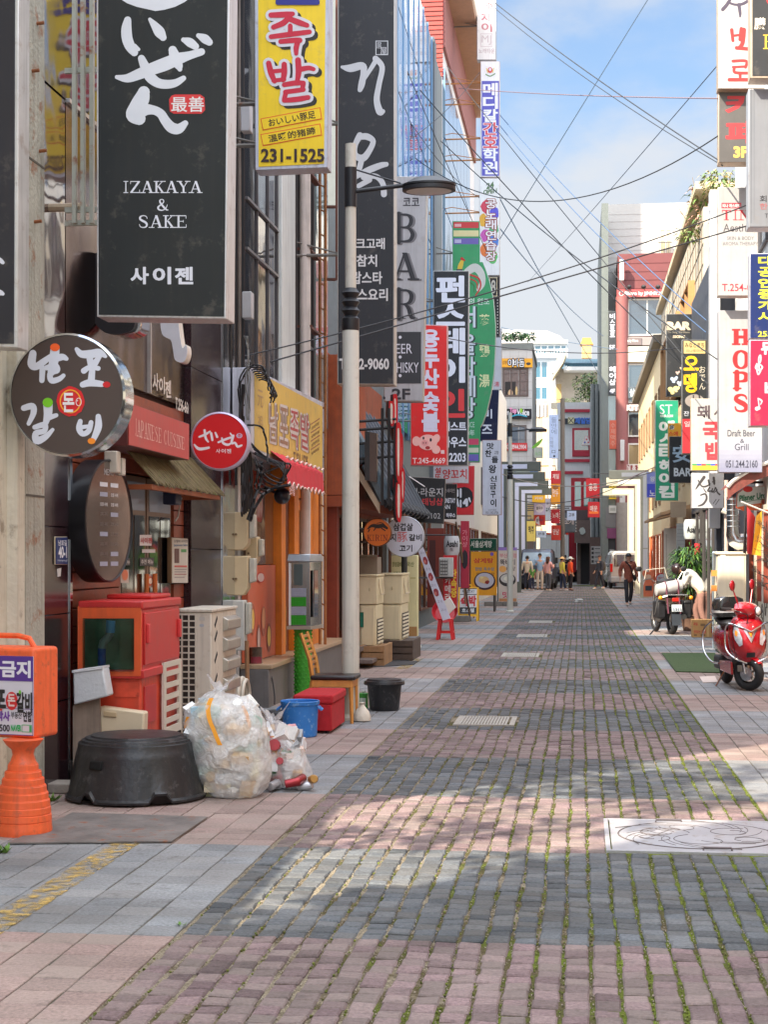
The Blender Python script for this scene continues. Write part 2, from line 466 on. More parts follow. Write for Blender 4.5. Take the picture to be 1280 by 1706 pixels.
def inset(poly,w):
 cx=sum(p[0]for p in poly)/len(poly);cy=sum(p[1]for p in poly)/len(poly)
 return[(x+(w if x<cx else-w),y+(w if y<cy else-w))for x,y in poly]
STEEL=dict(rough=.38,metal=.8,var=.12,scale=3)
def sign(name,label,poly,pl,depth,face,frame=(196,196,200),fw=3.,wallx=None,bars=(),cat='shop sign',group=None,face_rough=.42,streak=.08,barcol=(120,116,110),framemat=None,fspec=.5):
 """box sign: cabinet, face panel, brackets to the wall; returns its Deco"""
 if len(poly)==4 and not isinstance(poly[0],(tuple,list)):
  x0,y0,x1,y1=poly;poly=[(x0,y0),(x1,y0),(x1,y1),(x0,y1)]
 c0=sum((pl(x,y)for x,y in poly),Vector())/len(poly);zb=min(pl(x,y).z for x,y in poly)
 r=thing(name,label,cat,(c0 .x,c0 .y,zb),group=group)
 if sum(face)<260:face,fspec=tuple(int(v*.84)for v in face),.3
 fm=framemat or mat(frame,.38,metal=.35,var=.12,scale=3,streak=.3,spot=(128,96,70),spotamt=.35)
 build('cabinet',MB().prism2([pl(x,y,-depth)for x,y in poly],[pl(x,y,0)for x,y in poly]),fm,r,bevel=.006)
 ip=inset(poly,fw)
 build('face_panel',MB().prism2([pl(x,y,.001)for x,y in ip],[pl(x,y,.006)for x,y in ip]),mat(face,face_rough,var=.09,scale=2.2,streak=max(streak,.10),spec=fspec,spot=(128,120,110),spotamt=.22),r)
 if wallx is not None and bars:
  Y=pl(*poly[0]).y+depth*.5
  xs=[pl(x,y).x for x,y in poly];xe=min(xs)if wallx<0 else max(xs)
  for by in bars:
   z=P((poly[0][0]+poly[1][0])/2,by,pl(*poly[0]).y).z
   build('bracket',MB().tube([(wallx,Y,z),(xe+(.02 if wallx<0 else-.02),Y,z)],.022,6).tube([(wallx,Y,z+.18),(xe,Y,z+.02)],.012,6),mat(barcol,.6,metal=.4,var=.25,spot=(120,66,36),spotamt=.7),r)
 return Deco(r,pl)
# ================================================================ SETTING
XL,XR=-3.65,3.05
RX0,RX1=-1.74,1.16
def band(Y):return int(math.floor((Y-7.06)/2.17))%2==0
def stone_mat(name,cols,var,bump,bscale,moss=None,rough=.8):
 """stone whose two band colours alternate along the street, tinted per stone"""
 m=bpy.data.materials.new(name);m.use_nodes=True
 t=m.node_tree;N,L=t.nodes,t.links;b=N['Principled BSDF'];b.inputs['Roughness'].default_value=rough
 b.inputs['Specular IOR Level'].default_value=.3
 ge=N.new('ShaderNodeNewGeometry');sp=N.new('ShaderNodeSeparateXYZ');L.new(ge.outputs['Position'],sp.inputs[0])
 at=N.new('ShaderNodeAttribute');at.attribute_name='stone'
 mx=N.new('ShaderNodeMix');mx.data_type='RGBA';mx.inputs[6].default_value=lin(cols[0])+(1,);mx.inputs[7].default_value=lin(cols[1])+(1,)
 sc_=N.new('ShaderNodeSeparateColor');L.new(at.outputs['Color'],sc_.inputs[0])
 L.new(sc_.outputs[0],mx.inputs[0])
 tc=N.new('ShaderNodeTexCoord')
 n1=N.new('ShaderNodeTexNoise');n1 .inputs['Scale'].default_value=55;n1 .inputs['Detail'].default_value=8;n1 .inputs['Roughness'].default_value=.75
 n2=N.new('ShaderNodeTexNoise');n2 .inputs['Scale'].default_value=1.1;n2 .inputs['Detail'].default_value=6
 for n in(n1,n2):L.new(ge.outputs['Position'],n.inputs['Vector'])
 def scale(src,lo,hi,a=0.,bb=1.):
  r=N.new('ShaderNodeMapRange');r.inputs[1].default_value=a;r.inputs[2].default_value=bb;r.inputs[3].default_value=lo;r.inputs[4].default_value=hi
  L.new(src,r.inputs[0]);return r.outputs[0]
 def mul(a,c):
  k=N.new('ShaderNodeMath');k.operation='MULTIPLY';L.new(a,k.inputs[0]);L.new(c,k.inputs[1]);return k.outputs[0]
 f=mul(mul(scale(sc_.outputs[1],1-var,1+var),scale(n1 .outputs[0],.5,1.5,.28,.72)),scale(n2 .outputs[0],.68,1.3,.3,.7))
 vm=N.new('ShaderNodeVectorMath');vm.operation='SCALE';L.new(mx.outputs[2],vm.inputs[0]);L.new(f,vm.inputs['Scale'])
 hx=N.new('ShaderNodeMix');hx.data_type='RGBA';hx.inputs[7].default_value=lin(cols[2])+(1,);L.new(vm.outputs[0],hx.inputs[6])
 L.new(scale(sc_.outputs[2],0,.45),hx.inputs[0])
 n4=N.new('ShaderNodeTexNoise');n4 .inputs['Scale'].default_value=5.5;n4 .inputs['Detail'].default_value=9;n4 .inputs['Roughness'].default_value=.7;L.new(ge.outputs['Position'],n4 .inputs['Vector'])
 dx=N.new('ShaderNodeMix');dx.data_type='RGBA';dx.inputs[7].default_value=lin((62,57,54))+(1,);L.new(hx.outputs[2],dx.inputs[6]);L.new(scale(n4 .outputs[0],0,.7,.56,.75),dx.inputs[0])
 L.new(dx.outputs[2],b.inputs['Base Color'])
 bp=N.new('ShaderNodeBump');bp.inputs['Strength'].default_value=bump;bp.inputs['Distance'].default_value=.008
 n3=N.new('ShaderNodeTexNoise');n3 .inputs['Scale'].default_value=bscale;n3 .inputs['Detail'].default_value=5;L.new(ge.outputs['Position'],n3 .inputs['Vector'])
 L.new(n3 .outputs[0],bp.inputs['Height']);L.new(bp.outputs[0],b.inputs['Normal'])
 return m
def bed_mat():
 m=bpy.data.materials.new('joint_bed');m.use_nodes=True
 t=m.node_tree;N,L=t.nodes,t.links;b=N['Principled BSDF'];b.inputs['Roughness'].default_value=.95;b.inputs['Specular IOR Level'].default_value=.1
 ge=N.new('ShaderNodeNewGeometry');sp=N.new('ShaderNodeSeparateXYZ');L.new(ge.outputs['Position'],sp.inputs[0])
 n1=N.new('ShaderNodeTexNoise');n1 .inputs['Scale'].default_value=2.3;n1 .inputs['Detail'].default_value=9;n1 .inputs['Roughness'].default_value=.7;L.new(ge.outputs['Position'],n1 .inputs['Vector'])
 ad=N.new('ShaderNodeMath');ad.operation='MULTIPLY_ADD';ad.inputs[1].default_value=.10;L.new(sp.outputs[0],ad.inputs[0]);L.new(n1 .outputs[0],ad.inputs[2])
 r=N.new('ShaderNodeValToRGB');e=r.color_ramp.elements
 e[0].position=.34;e[0].color=lin((132,122,104))+(1,);e[1].position=.62;e[1].color=lin((98,110,42))+(1,)
 k=e.new(.43);k.color=lin((88,78,60))+(1,);k=e.new(.52);k.color=lin((78,82,40))+(1,)
 L.new(ad.outputs[0],r.inputs[0])
 n2=N.new('ShaderNodeTexNoise');n2 .inputs['Scale'].default_value=90;n2 .inputs['Detail'].default_value=6;L.new(ge.outputs['Position'],n2 .inputs['Vector'])
 q=N.new('ShaderNodeMapRange');q.inputs[1].default_value=.3;q.inputs[2].default_value=.7;q.inputs[3].default_value=.55;q.inputs[4].default_value=1.5;L.new(n2 .outputs[0],q.inputs[0])
 vm=N.new('ShaderNodeVectorMath');vm.operation='SCALE';L.new(r.outputs[0],vm.inputs[0]);L.new(q.outputs[0],vm.inputs['Scale']);L.new(vm.outputs[0],b.inputs['Base Color'])
 bp=N.new('ShaderNodeBump');bp.inputs['Strength'].default_value=.8;bp.inputs['Distance'].default_value=.01;L.new(n2 .outputs[0],bp.inputs['Height']);L.new(bp.outputs[0],b.inputs['Normal'])
 return m
solo('ground',None,None,MB().box(-700,700,-60,1400,-.3,-.03),mat((120,118,114),.9,var=.2,scale=.4),kind='structure')
BED=bed_mat()
solo('road_bed',None,None,MB().box(RX0-.02,RX1+.02,1,96,-.028,-.009),BED,kind='structure')
PBED=mat((84,78,66),.95,var=.35,scale=3,bump=.5)
solo('pavement_bed',None,None,MB().box(-9,RX0-.021,1,96,-.029,-.006).box(RX1+.021,9,1,96,-.029,-.006),PBED,kind='structure')
def wob(x,Y):return .004*math.sin(Y*1.9+x*7)+.0035*math.sin(Y*4.3+x*13)+.003*math.sin(Y*17+x*29)
def stones(name,x0,x1,px,py,gx,gy,Y0,Y1,m,skew,zj,wobble=1.,bev=.006,deep=.026,hole=None,stagger=0.):
 V,Fc,ccol=[],[],[]
 n=int(round((x1-x0)/px));px=(x1-x0)/n;rows=int((Y1-Y0)/py)
 for j in range(rows):
  Yc=Y0+(j+.5)*py
  for i in range(n):
   xc=x0+(i+.5)*px;YY=Yc+(stagger*py if i%2 else 0)+skew*((i*7919)%13)/13*py
   if hole and hole(xc,YY):continue
   w=wob(xc,YY)*wobble;hx,hy=px/2-gx/2,py/2-gy/2
   k=len(V);jj=lambda a:random.uniform(-a,a)*wobble
   zt=random.uniform(-zj,zj);tx,ty=random.uniform(-zj,zj)*.6,random.uniform(-zj,zj)*.6
   cs=[(sx*hx+jj(.003),sy*hy+jj(.0025))for sx,sy in((-1,-1),(1,-1),(1,1),(-1,1))]
   for(a,b)in cs:V.append((xc+w+a,YY+b,-deep))
   for(a,b)in cs:V.append((xc+w+a,YY+b,zt-bev+tx*(1 if a>0 else-1)+ty*(1 if b>0 else-1)))
   for(a,b)in cs:V.append((xc+w+a-(bev if a>0 else-bev),YY+b-(bev if b>0 else-bev),zt+tx*(1 if a>0 else-1)+ty*(1 if b>0 else-1)))
   Fc.append((k+8,k+9,k+10,k+11))
   for q in range(4):
    r=(q+1)%4
    Fc.append((k+4+q,k+4+r,k+8+r,k+8+q))
    if YY<40:Fc.append((k+q,k+r,k+4+r,k+4+q))
   g=band(YY+random.uniform(-.0,.0))
   c=(0. if g else 1.,random.random(),random.random()if not g else random.random()*.5,1)
   ccol+=[c]*12
 me=bpy.data.meshes.new(name);me.from_pydata(V,[],Fc);me.materials.append(m)
 a=me.color_attributes.new('stone','FLOAT_COLOR','POINT')
 a.data.foreach_set('color',[v for c in ccol for v in c])
 me.update()
 o=bpy.data.objects.new(name,me);COL.objects.link(o);o['kind']='structure'
 return o
HX0,HX1,HY0,HY1=.145,1.165,9.32,10.45
DRAINS_AND_PATCHES=[(-1.24,-.64,16.15,17.05),(-1.3,-.68,27.2,28.3),(-1.3,-.68,33.9,35.1),(-1.28,-.7,41.2,42.6)]  # some of these pale plates stand in for patches of sunlight
def in_hole(x,Y):
 if HX0-.03<x<HX1+.03 and HY0-.02<Y<HY1+.02:return True
 return any(a-.02<x<b+.02 and c-.02<Y<d+.02 for a,b,c,d in DRAINS_AND_PATCHES)
SETT=stone_mat('granite_setts',((84,88,92),(118,99,100),(136,128,118)),.34,1.0,45)
TILE=stone_mat('granite_tiles',((128,131,134),(144,123,117),(158,148,138)),.15,.4,120,rough=.7)
stones('road',RX0,RX1,2.9/26,.11,.016,.0075,4.2,92,SETT,0,.0042,1.,.007,hole=in_hole)
stones('pavement_left',XL-1.2,RX0-.012,.188,.188,.008,.004,4.2,92,TILE,0,.0015,.35,.003)
stones('pavement_right',RX1+.012,6.0,.188,.188,.008,.004,4.2,92,TILE,0,.0015,.35,.003,hole=lambda x,Y:False)
ym=mat((196,166,96),.8,var=.3,scale=4)
def faded(m,amt=.5,sc_=9.):
 k=m.copy();t=k.node_tree;N,L=t.nodes,t.links;out=N['Material Output'];b=N['Principled BSDF']
 tr=N.new('ShaderNodeBsdfTransparent');mxs=N.new('ShaderNodeMixShader');ge=N.new('ShaderNodeNewGeometry');n=N.new('ShaderNodeTexNoise')
 n.inputs['Scale'].default_value=sc_;n.inputs['Detail'].default_value=9;n.inputs['Roughness'].default_value=.75;L.new(ge.outputs['Position'],n.inputs['Vector'])
 r=N.new('ShaderNodeMapRange');r.inputs[1].default_value=amt-.10;r.inputs[2].default_value=amt+.12;L.new(n.outputs[0],r.inputs[0])
 L.new(r.outputs[0],mxs.inputs[0]);L.new(tr.outputs[0],mxs.inputs[1]);L.new(b.outputs[0],mxs.inputs[2]);L.new(mxs.outputs[0],out.inputs[0]);return k
mb=MB()
for(a,b)in((6.2,9.2),(9.2,9.9),(24,26.5),(13.0,13.6)):
 mb.box(-2.68,-2.51,a,b,.0035,.0045)
solo('road_marking',None,None,mb,faded(ym,.56,14.),kind='structure')
mg,ms=MB(),MB()
for i in range(27):
 xg=RX0+i*2.9/26;Y=4.6
 while Y<17:
  Y+=random.uniform(.006,.03)*(1+Y*.09)
  if in_hole(xg,Y):continue
  g=.5+.5*math.sin(Y*1.3+i*1.7)*.7+.14*(xg+.3)
  x=xg+wob(xg,Y)+random.uniform(-.006,.006)
  r=random.uniform(.0022,.0056)
  if random.random()<g*.5:
   mg.ball((x,Y,-.004),r*1.3,r*1.6,r*random.uniform(.7,1.5),5,3,jit=.3)
  elif random.random()<.55:
   ms.ball((x,Y,-.004),r*.8,r,r*.7,5,3,jit=.3)
mossm=mat((96,104,42),.95,var=.6,scale=7,spot=(88,74,48),spotamt=.8)
solo('moss','green moss and tufts growing in the joints between the granite setts','moss',mg,mossm,kind='stuff',smooth=0)
solo('gravel','pale grit and gravel caught in the joints of the setts','gravel',ms,mat((150,140,126),.9,var=.5,scale=30),kind='stuff',smooth=0)
r=thing('manhole_cover','large square pale metal plate with an engraved round pattern in the setts','manhole cover',((HX0+HX1)/2,(HY0+HY1)/2,0))
mcx,mcy=(HX0+HX1)/2+.04,(HY0+HY1)/2
mhm=mat((170,168,171),.5,metal=.3,var=.1,scale=4,bump=.2,bscale=90,spot=(140,122,106),spotamt=.7)
dk=mat((96,88,86),.8)
build('plate',MB().box(HX0+.035,HX1+.03,HY0+.035,HY1-.035,-.02,.006),mhm,r,bevel=.004)
build('frame',MB().box(HX0,HX1+.06,HY0,HY0+.028,-.02,.008).box(HX0,HX1+.06,HY1-.028,HY1,-.02,.008).box(HX0,HX0+.028,HY0+.028,HY1-.028,-.02,.008).box(HX1+.037,HX1+.06,HY0+.028,HY1-.028,-.02,.008),mhm,r,bevel=.003)
build('rim_groove',MB().torus((mcx,mcy,.006),.47,.005,'Z',72,6),dk,r)
build('lid',MB().lathe([(.46,.004),(.46,.0095),(.455,.011)],(mcx,mcy,0),64),mhm,r)
eng=MB()
for(a,b,s,q,w)in((-.22,.05,.17,1.9,0),(.2,.1,.15,2.2,1),(.02,-.2,.2,1.6,2),(-.1,.24,.12,2.4,3),(.26,-.16,.13,2.,4),(-.28,-.14,.12,2,5)):
 pts=[]
 for k in range(26):
  t=k/25*q*math.pi+w;rr=s*(1-.6*k/25);pts.append((mcx+a+rr*math.cos(t),mcy+b+rr*math.sin(t),.011))
 eng.tube(pts,.0028,4)
for k in range(4):eng.tube([(mcx-.42+.04*k+.2*t,mcy-.12+.09*k+.05*math.sin(t*9),.011)for t in[j/10 for j in range(11)]],.0026,4)
for k in range(16):
 a=k*.393;q=.22+.05*(k%3);eng.tube([(mcx+(q+.04*j)*math.cos(a+j*.16),mcy+(q+.04*j)*math.sin(a+j*.16),.011)for j in range(6)],.0024,4)
build('engraving',eng,dk,r)
for(a,b)in((HX0+.40,HY1-.11),(HX0+.62,HY0+.06)):
 build('handle',MB().tube([(a-.08,b,.0),(a-.075,b,.022),(a+.075,b,.022),(a+.08,b,.0)],.007,6),mat((120,110,110),.4,metal=.8),r)
for i,(a,b,c,d)in enumerate(DRAINS_AND_PATCHES):
 r=thing('pale_cover',['pale slotted drain cover nearest the camera, left of the street centre','pale plate in the setts level with the red stool','pale plate in the setts level with the yellow sandwich board','farthest pale plate on the setts'][i],'drain cover',((a+b)/2,(c+d)/2,0),group='drain covers along the street')
 build('frame',MB().box(a,b,c,c+.05,-.02,.004).box(a,b,d-.05,d,-.02,.004).box(a,a+.05,c+.05,d-.05,-.02,.004).box(b-.05,b,c+.05,d-.05,-.02,.004),mat((160,154,144),.7,var=.2,scale=8,spot=(90,84,74),spotamt=.5),r)
 g=MB();k=int((b-a-.1)/.03)
 for q in range(k):g.box(a+.05+q*.03,a+.05+q*.03+.021,c+.05,d-.05,-.015,.001)
 build('grating',g,mat((164,159,150),.6,var=.2,scale=8,spot=(90,84,74),spotamt=.5),r)
# ---------------------------------------------------------------- building helpers
GLD=glass_mat((16,20,26));GLB=glass_mat((70,110,150),.03,.015,spec=1.0);GLC=glass_mat((52,62,70))
def win(parent,O,U,V,N,w,h,fc=(90,92,96),gl=None,nx=1,ny=1,fw=.05,d=.05):
 fm=mat(fc,.45,var=.1)if isinstance(fc,tuple)else fc
 b=MB();ob=lambda*a:b.obox(O,U,V,N,*a)
 ob(0,w,0,fw,.001,d);ob(0,w,h-fw,h,.001,d);ob(0,fw,fw,h-fw,.001,d);ob(w-fw,w,fw,h-fw,.001,d)
 for i in range(1,nx):ob(w*i/nx-fw*.4,w*i/nx+fw*.4,fw,h-fw,.001,d*.9)
 for j in range(1,ny):ob(fw,w-fw,h*j/ny-fw*.4,h*j/ny+fw*.4,.001,d*.8)
 f=build('window',b,fm,parent)
 p=MB();p.obox(O,U,V,N,fw,w-fw,fw,h-fw,.0005,.012)
 build('pane',p,gl or GLD,f)
 return f
ZV=(0,0,1)
def wwin(parent,x,n,Y0,Y1,z0,z1,**k):return win(parent,(x,Y0,z0),(0,1,0),ZV,(n,0,0),Y1-Y0,z1-z0,**k)
def fwin(parent,Y,x0,x1,z0,z1,**k):return win(parent,(x0,Y,z0),(1,0,0),ZV,(0,-1,0),x1-x0,z1-z0,**k)
def bld(name,label,x0,x1,y0,y1,z1,m,z0=-.02):
 r=thing(name,label,'building',((x0+x1)/2,(y0+y1)/2,0))
 build('wall',MB().box(x0,x1,y0,y1,z0,z1),m,r)
 return r
CONC=mat((170,168,156),.85,var=.2,scale=2.6,bump=.5,bscale=30,streak=.4,spot=(140,84,46),spotamt=.75)
CREAM=mat((206,198,180),.8,var=.12,scale=2,bump=.5,bscale=18,streak=.3,spot=(110,92,74),spotamt=.65)
GRAN=mat((44,28,34),.14,var=.35,scale=30,spec=.6)
GREYM=mat((150,152,154),.5,var=.08,streak=.2)
# ---------------------------------------------------------------- LEFT SIDE
r=bld('concrete_building','weathered rust-stained concrete building at the left edge of the street',-12,XL-.06,8.0,10.94,8.6,CREAM)
build('pillar',MB().box(XL-.1,XL-.0,10.57,10.97,0,8.6),CONC,r,bevel=.01)
build('render_strip',MB().box(XL-.1,XL+.012,10.38,10.53,0,8.6),CREAM,r,bevel=.01)
for z in(2.05,4.3,6.6):build('joint_groove',MB().box(XL-.02,XL+.003,10.58,10.96,z,z+.015),mat((90,84,76),.9),r)
for i,(z,Y)in enumerate(((3.9,10.75),(4.4,10.85),(4.9,10.7),(5.25,10.8),(3.0,10.75),(2.6,10.85))):
 build('anchor_bolt',MB().tube([(XL-.01,Y,z),(XL+.05,Y,z+.005)],.012,6),mat((140,84,50),.8,var=.3),r)
IZ=bld('izakaya_building','izakaya building with wood-plank doorway, dark granite pillars and brown glass above',-12,XL-.14,10.98,17.6,9.0,mat((70,56,52),.7))
def tiled(name,x0,x1,y0,y1,z0,z1,parent,m,step,gap=.006):
 b=MB();z=z0
 while z<z1-.01:
  b.box(x0,x1,y0,y1,z+gap/2,min(z+step,z1)-gap/2);z+=step
 return build(name,b,m,parent,bevel=.002,seg=1)
tiled('granite_pillar',XL-.16,XL-.03,11.0,11.6,0,2.72,IZ,GRAN,.62)
tiled('granite_pillar',XL-.16,XL+.0,15.26,16.6,0,4.05,IZ,GRAN,.86)
build('corner_trim',MB().box(XL-.15,XL-.022,11.605,11.66,0,2.72),mirror_mat(),IZ)
build('corner_trim',MB().box(XL-.14,XL+.01,16.61,17.2,0,7.4),mirror_mat((205,208,212),.12,.12),IZ)
WOOD=mat((142,70,46),.45,var=.3,scale=7,bump=.15,spec=.4)
b=MB();z=.32
while z<3.0:b.box(XL-.14,XL-.07,11.67,13.08,z+.004,z+.13);z+=.135
build('plank_wall',b,WOOD,IZ,bevel=.004,seg=1)
b=MB();z=.32
while z<3.0:b.box(XL-.14,XL-.07,14.87,15.25,z+.004,z+.13);z+=.135
build('plank_wall',b,WOOD,IZ,bevel=.004,seg=1)
build('lintel',MB().box(XL-.15,XL-.05,13.09,14.86,2.35,3.0),WOOD,IZ)
dr=build('door',MB().box(XL-.15,XL-.09,13.12,13.95,.2,2.33).box(XL-.15,XL-.09,13.99,14.84,.2,2.33),mat((120,96,78),.4),IZ,bevel=.004)
for(a,b_)in((13.18,13.52),(13.56,13.89),(14.05,14.39),(14.43,14.78)):
 build('pane',MB().box(XL-.088,XL-.082,a,b_,.3,2.0),GLD,dr)
for(a,b_)in((13.18,13.89),(14.05,14.78)):
 build('pane',MB().box(XL-.088,XL-.082,a,b_,2.04,2.28),glass_mat((180,190,200)),dr)
for Y in(13.83,14.11):
 build('handle',MB().tube([(XL-.05,Y,.95),(XL-.05,Y,1.5)],.022,8),mat((190,96,36),.4),dr)
dd=Deco(dr,Wall(XL-.08,1),.002)
for(x,y,w,h,c)in((232,900,20,18,(226,224,230)),(205,900,8,18,(226,224,230)),(236,918,22,6,(210,210,216)),(232,936,24,14,(58,54,58)),(204,936,12,12,(58,54,58)),(200,960,14,22,(196,180,170)),(242,968,16,22,(190,170,160))):
 dd.fill((x,y-h/2,x+w,y+h/2),c)
dd.t('사이젠',(233,896,252,905),(180,40,50),.03,1);dd.t('추천 메뉴',(234,932,254,940),(230,228,226),.01,1);dd.t('메뉴',(205,932,215,940),(230,228,226),.01,1)
dd.ell(207,958,5,9,(216,120,80),1);dd.ell(249,968,5,8,(206,110,90),1);dd.ell(249,968,3,5,(240,220,200),2)
dd.done()
build('step',MB().box(XL-.12,XL+.22,11.7,15.2,-.01,.16),mat((98,88,82),.5,var=.2,scale=9),IZ,bevel=.008)
brown=mirror_mat((112,88,82),.16,.10)
b=build('glass_panel',MB().box(XL-.12,XL-.06,11.62,13.9,3.06,4.95).box(XL-.12,XL-.06,13.92,15.24,3.06,4.95),brown,IZ)
build('glass_panel',MB().box(XL-.12,XL-.06,11.0,12.95,4.97,6.4).box(XL-.12,XL-.06,12.97,15.5,4.97,6.4),glass_mat((44,34,36),.05,.05),IZ)
build('glass_panel',MB().box(XL-.12,XL-.06,11.0,11.6,2.74,4.95),glass_mat((70,50,46),.05,.06),IZ)
build('glass_panel',MB().box(XL-.12,XL-.06,11.0,15.5,6.42,8.9),glass_mat((50,56,66),.05,.05),IZ)
build('panel_trim',MB().box(XL-.12,XL-.03,13.89,13.93,3.06,4.95).box(XL-.12,XL-.03,11.62,15.24,4.945,4.975),mat((190,188,186),.3,metal=.6),IZ)
pl=Wall(XL-.055,1);le=MB();r3=thing('wall_lettering','small raised pale letters on the brown mirror panel under the izakaya sign','lettering sign',tuple(PW(263,662,XL-.05)))
dd=Deco(r3,pl,.03)
for i,ch in enumerate('사이젠'):dd.t(ch,(249+i*10.5,623+i*6,258+i*10.5,650+i*6),(206,198,188),.03)
dd.done()
r3=thing('phone_lettering','raised pale phone number on the dark panel beside the granite pillar','lettering sign',tuple(PW(300,690,XL-.05)))
Deco(r3,pl,.03).t('T.256-6666',((287,662),(313,673),(313,691),(287,681)),(202,196,186),.03).done()
YR=bld('pork_restaurant_building','yellow pork restaurant building with orange timber front and dark glass upper floors',-12,XL-.05,17.65,23.75,7.2,mat((196,196,192),.7,var=.08,streak=.25))
ORG=mat((226,128,28),.45,var=.16,scale=4,streak=.15)
def wb(name,Y0,Y1,z0,z1,x0,x1,m,parent,**k):return build(name,MB().box(x0,x1,Y0,Y1,z0,z1),m,parent,**k)
wb('base_plinth',17.7,23.7,-.01,.42,XL-.04,XL+.28,mat((110,106,104),.5,var=.2,scale=6,streak=.3),YR,bevel=.01)
wb('plinth_cap',17.7,23.7,.421,.47,XL-.04,XL+.31,mat((176,150,120),.35,var=.15,scale=5),YR,bevel=.006)
wb('poster_panel',17.8,19.45,.48,1.55,XL-.04,XL+.03,mat((204,104,74),.4,var=.08),YR)
wb('window_panel',17.8,19.45,1.56,2.62,XL-.04,XL+.0,glass_mat((110,86,70),.05,.05),YR)
for(a,b_,z0,z1)in((19.47,19.75,.47,2.75),(20.37,20.7,.47,2.75),(21.62,22.28,.47,2.75)):
 wb('timber_post',a,b_,z0,z1,XL-.04,XL+.10,ORG,YR,bevel=.006)
wb('timber_post',22.3,22.95,.47,2.5,XL-.04,XL+.05,mat((206,160,110),.5,var=.2),YR)
wb('timber_beam',19.76,22.28,2.4,2.78,XL-.04,XL+.08,ORG,YR)
dr=wb('door',19.77,20.35,.47,2.38,XL-.04,XL+.03,mat((108,54,26),.4,var=.2),YR)
Deco(dr,Wall(XL+.035,1),.002).t('JOKBAL',((469,880),(474,880),(474,1000),(469,1000)),(236,214,190),.01).fill((469,1010,476,1075),(228,196,30)).done()
dr=wb('door',20.72,21.6,.47,2.38,XL-.04,XL+.03,ORG,YR)
build('pane',MB().box(XL+.031,XL+.036,20.85,21.45,1.1,2.25),glass_mat((150,110,70),.06),dr)
dd=Deco(YR,Wall(XL+.035,1),.002)
for(cx,cy,rx,ry,c)in((421,1032,4,26,(176,96,66)),(421,1032,2.4,17,(230,190,90)),(439,1035,4,25,(170,100,84)),(439,1030,2.6,18,(210,150,110)),(448,1062,3.6,24,(160,90,70)),(448,1060,2.6,17,(236,196,90)),(431,1066,3.2,26,(150,90,80)),(431,1066,2,20,(200,180,170))):
 dd.ell(cx,cy,rx,ry,c,0,20,kind='dish_picture')
dd.ell(434,962,7,9,(190,66,60),0);dd.ell(434,962,5.5,7.2,(206,180,172),1)
dd.done()
build('shade_block',MB().box(-12,-5.5,20.31,23.75,7.21,12.5),mat((150,150,148),.7,var=.08),YR)  # hidden block added to keep sun off the BAR sign
build('upper_floor',MB().box(-12,XL-.06,17.65,20.3,7.21,10.8),mat((120,120,122),.7,var=.08),YR)  # upper storey, raised above the view to shade the brush-letter sign
DG=glass_mat((26,30,38),.05,.03)
for(z0,z1)in((3.55,5.0),(5.02,5.55),(5.57,8.7)):
 for(a,b_)in((17.66,18.3),(18.32,18.95),(18.97,19.55)):wb('glass_panel',a,b_,z0,z1,XL-.05,XL+.02,DG,YR)
for z in(5.0,5.55):wb('glass_trim',17.7,19.6,z,z+.03,XL-.05,XL+.05,mat((150,150,152),.3,metal=.7),YR)
for Y in(18.3,18.95,19.55):wb('glass_trim',Y,Y+.03,3.5,8.7,XL-.05,XL+.04,mat((96,92,92),.4,metal=.5),YR)
wwin(YR,XL-.05,1,20.65,20.95,3.6,7.1,fc=(74,70,70),ny=4,fw=.05,d=.08,gl=mirror_mat((200,170,140),.06,.08))
wb('pilaster',19.66,20.6,2.9,7.15,XL-.05,XL+.07,mat((206,212,208),.6,var=.06,streak=.25),YR,bevel=.01)
wb('glass_panel',22.6,23.7,3.5,7.1,XL-.05,XL+.01,glass_mat((120,140,140),.05,.06),YR)
wwin(YR,XL-.05,1,21.3,22.5,3.2,7.1,fc=(60,56,56),ny=3,d=.06)
r=thing('red_awning','red scalloped fabric awning below the yellow wall sign','awning',(XL+.2,20.6,2.85))
a0,a1=18.1,20.75;b=MB();n=40;top,mid,low=[],[],[]
RED=mat((204,52,62),.8,var=.1,scale=3,streak=.2)
for i in range(n+1):
 Y=a0+(a1-a0)*i/n;sag=.015*math.sin(i*1.3)
 top.append(Vector((XL+.06,Y,2.95)));mid.append(Vector((XL+.40,Y,2.69+sag)));low.append(Vector((XL+.415,Y,2.43+sag+.045*abs(math.sin(i*math.pi/4)))))
b.loft([top,mid,low],0,False,False)
build('canopy',b,RED,r,recalc=False)
build('valance_trim',MB().tube([p+Vector((.006,0,0))for p in low],.008,5).tube([p+Vector((.004,0,.06))for p in mid],.012,5),mat((226,200,190),.7),r)
build('arm',MB().tube([(XL+.05,a0+.1,2.55),(XL+.38,a0+.1,2.69)],.014,6).tube([(XL+.05,a1-.1,2.55),(XL+.38,a1-.1,2.69)],.014,6),mat((80,78,76),.5,metal=.5),r)
Deco(r,Wall(XL+.425,1),.002).t('남포족발',((482,806),(491,808),(491,826),(482,824)),(236,190,186),.02).done()
r=thing('spotlight','small dark blue lamp under the red awning','lamp',tuple(PW(470,830,XL+.2)))
c=PW(470,826,XL+.2);build('housing',MB().ball(c,.10,.13,.10,12,8),mat((22,26,40),.3),r)
build('stem',MB().tube([c+Vector((-.25,0,.12)),c],.02,6),mat((40,40,46),.5),r)
TR=bld('tile_roof_house','low timber house with a grey ridged tile roof reaching over the pavement',-12,XL-.1,23.85,31.2,4.7,mat((148,74,46),.6,var=.3,scale=5,streak=.25))
wb('timber_wall',23.86,25.6,2.55,4.6,XL-.1,XL+.32,mat((158,76,40),.5,var=.28,scale=6,streak=.35),TR)
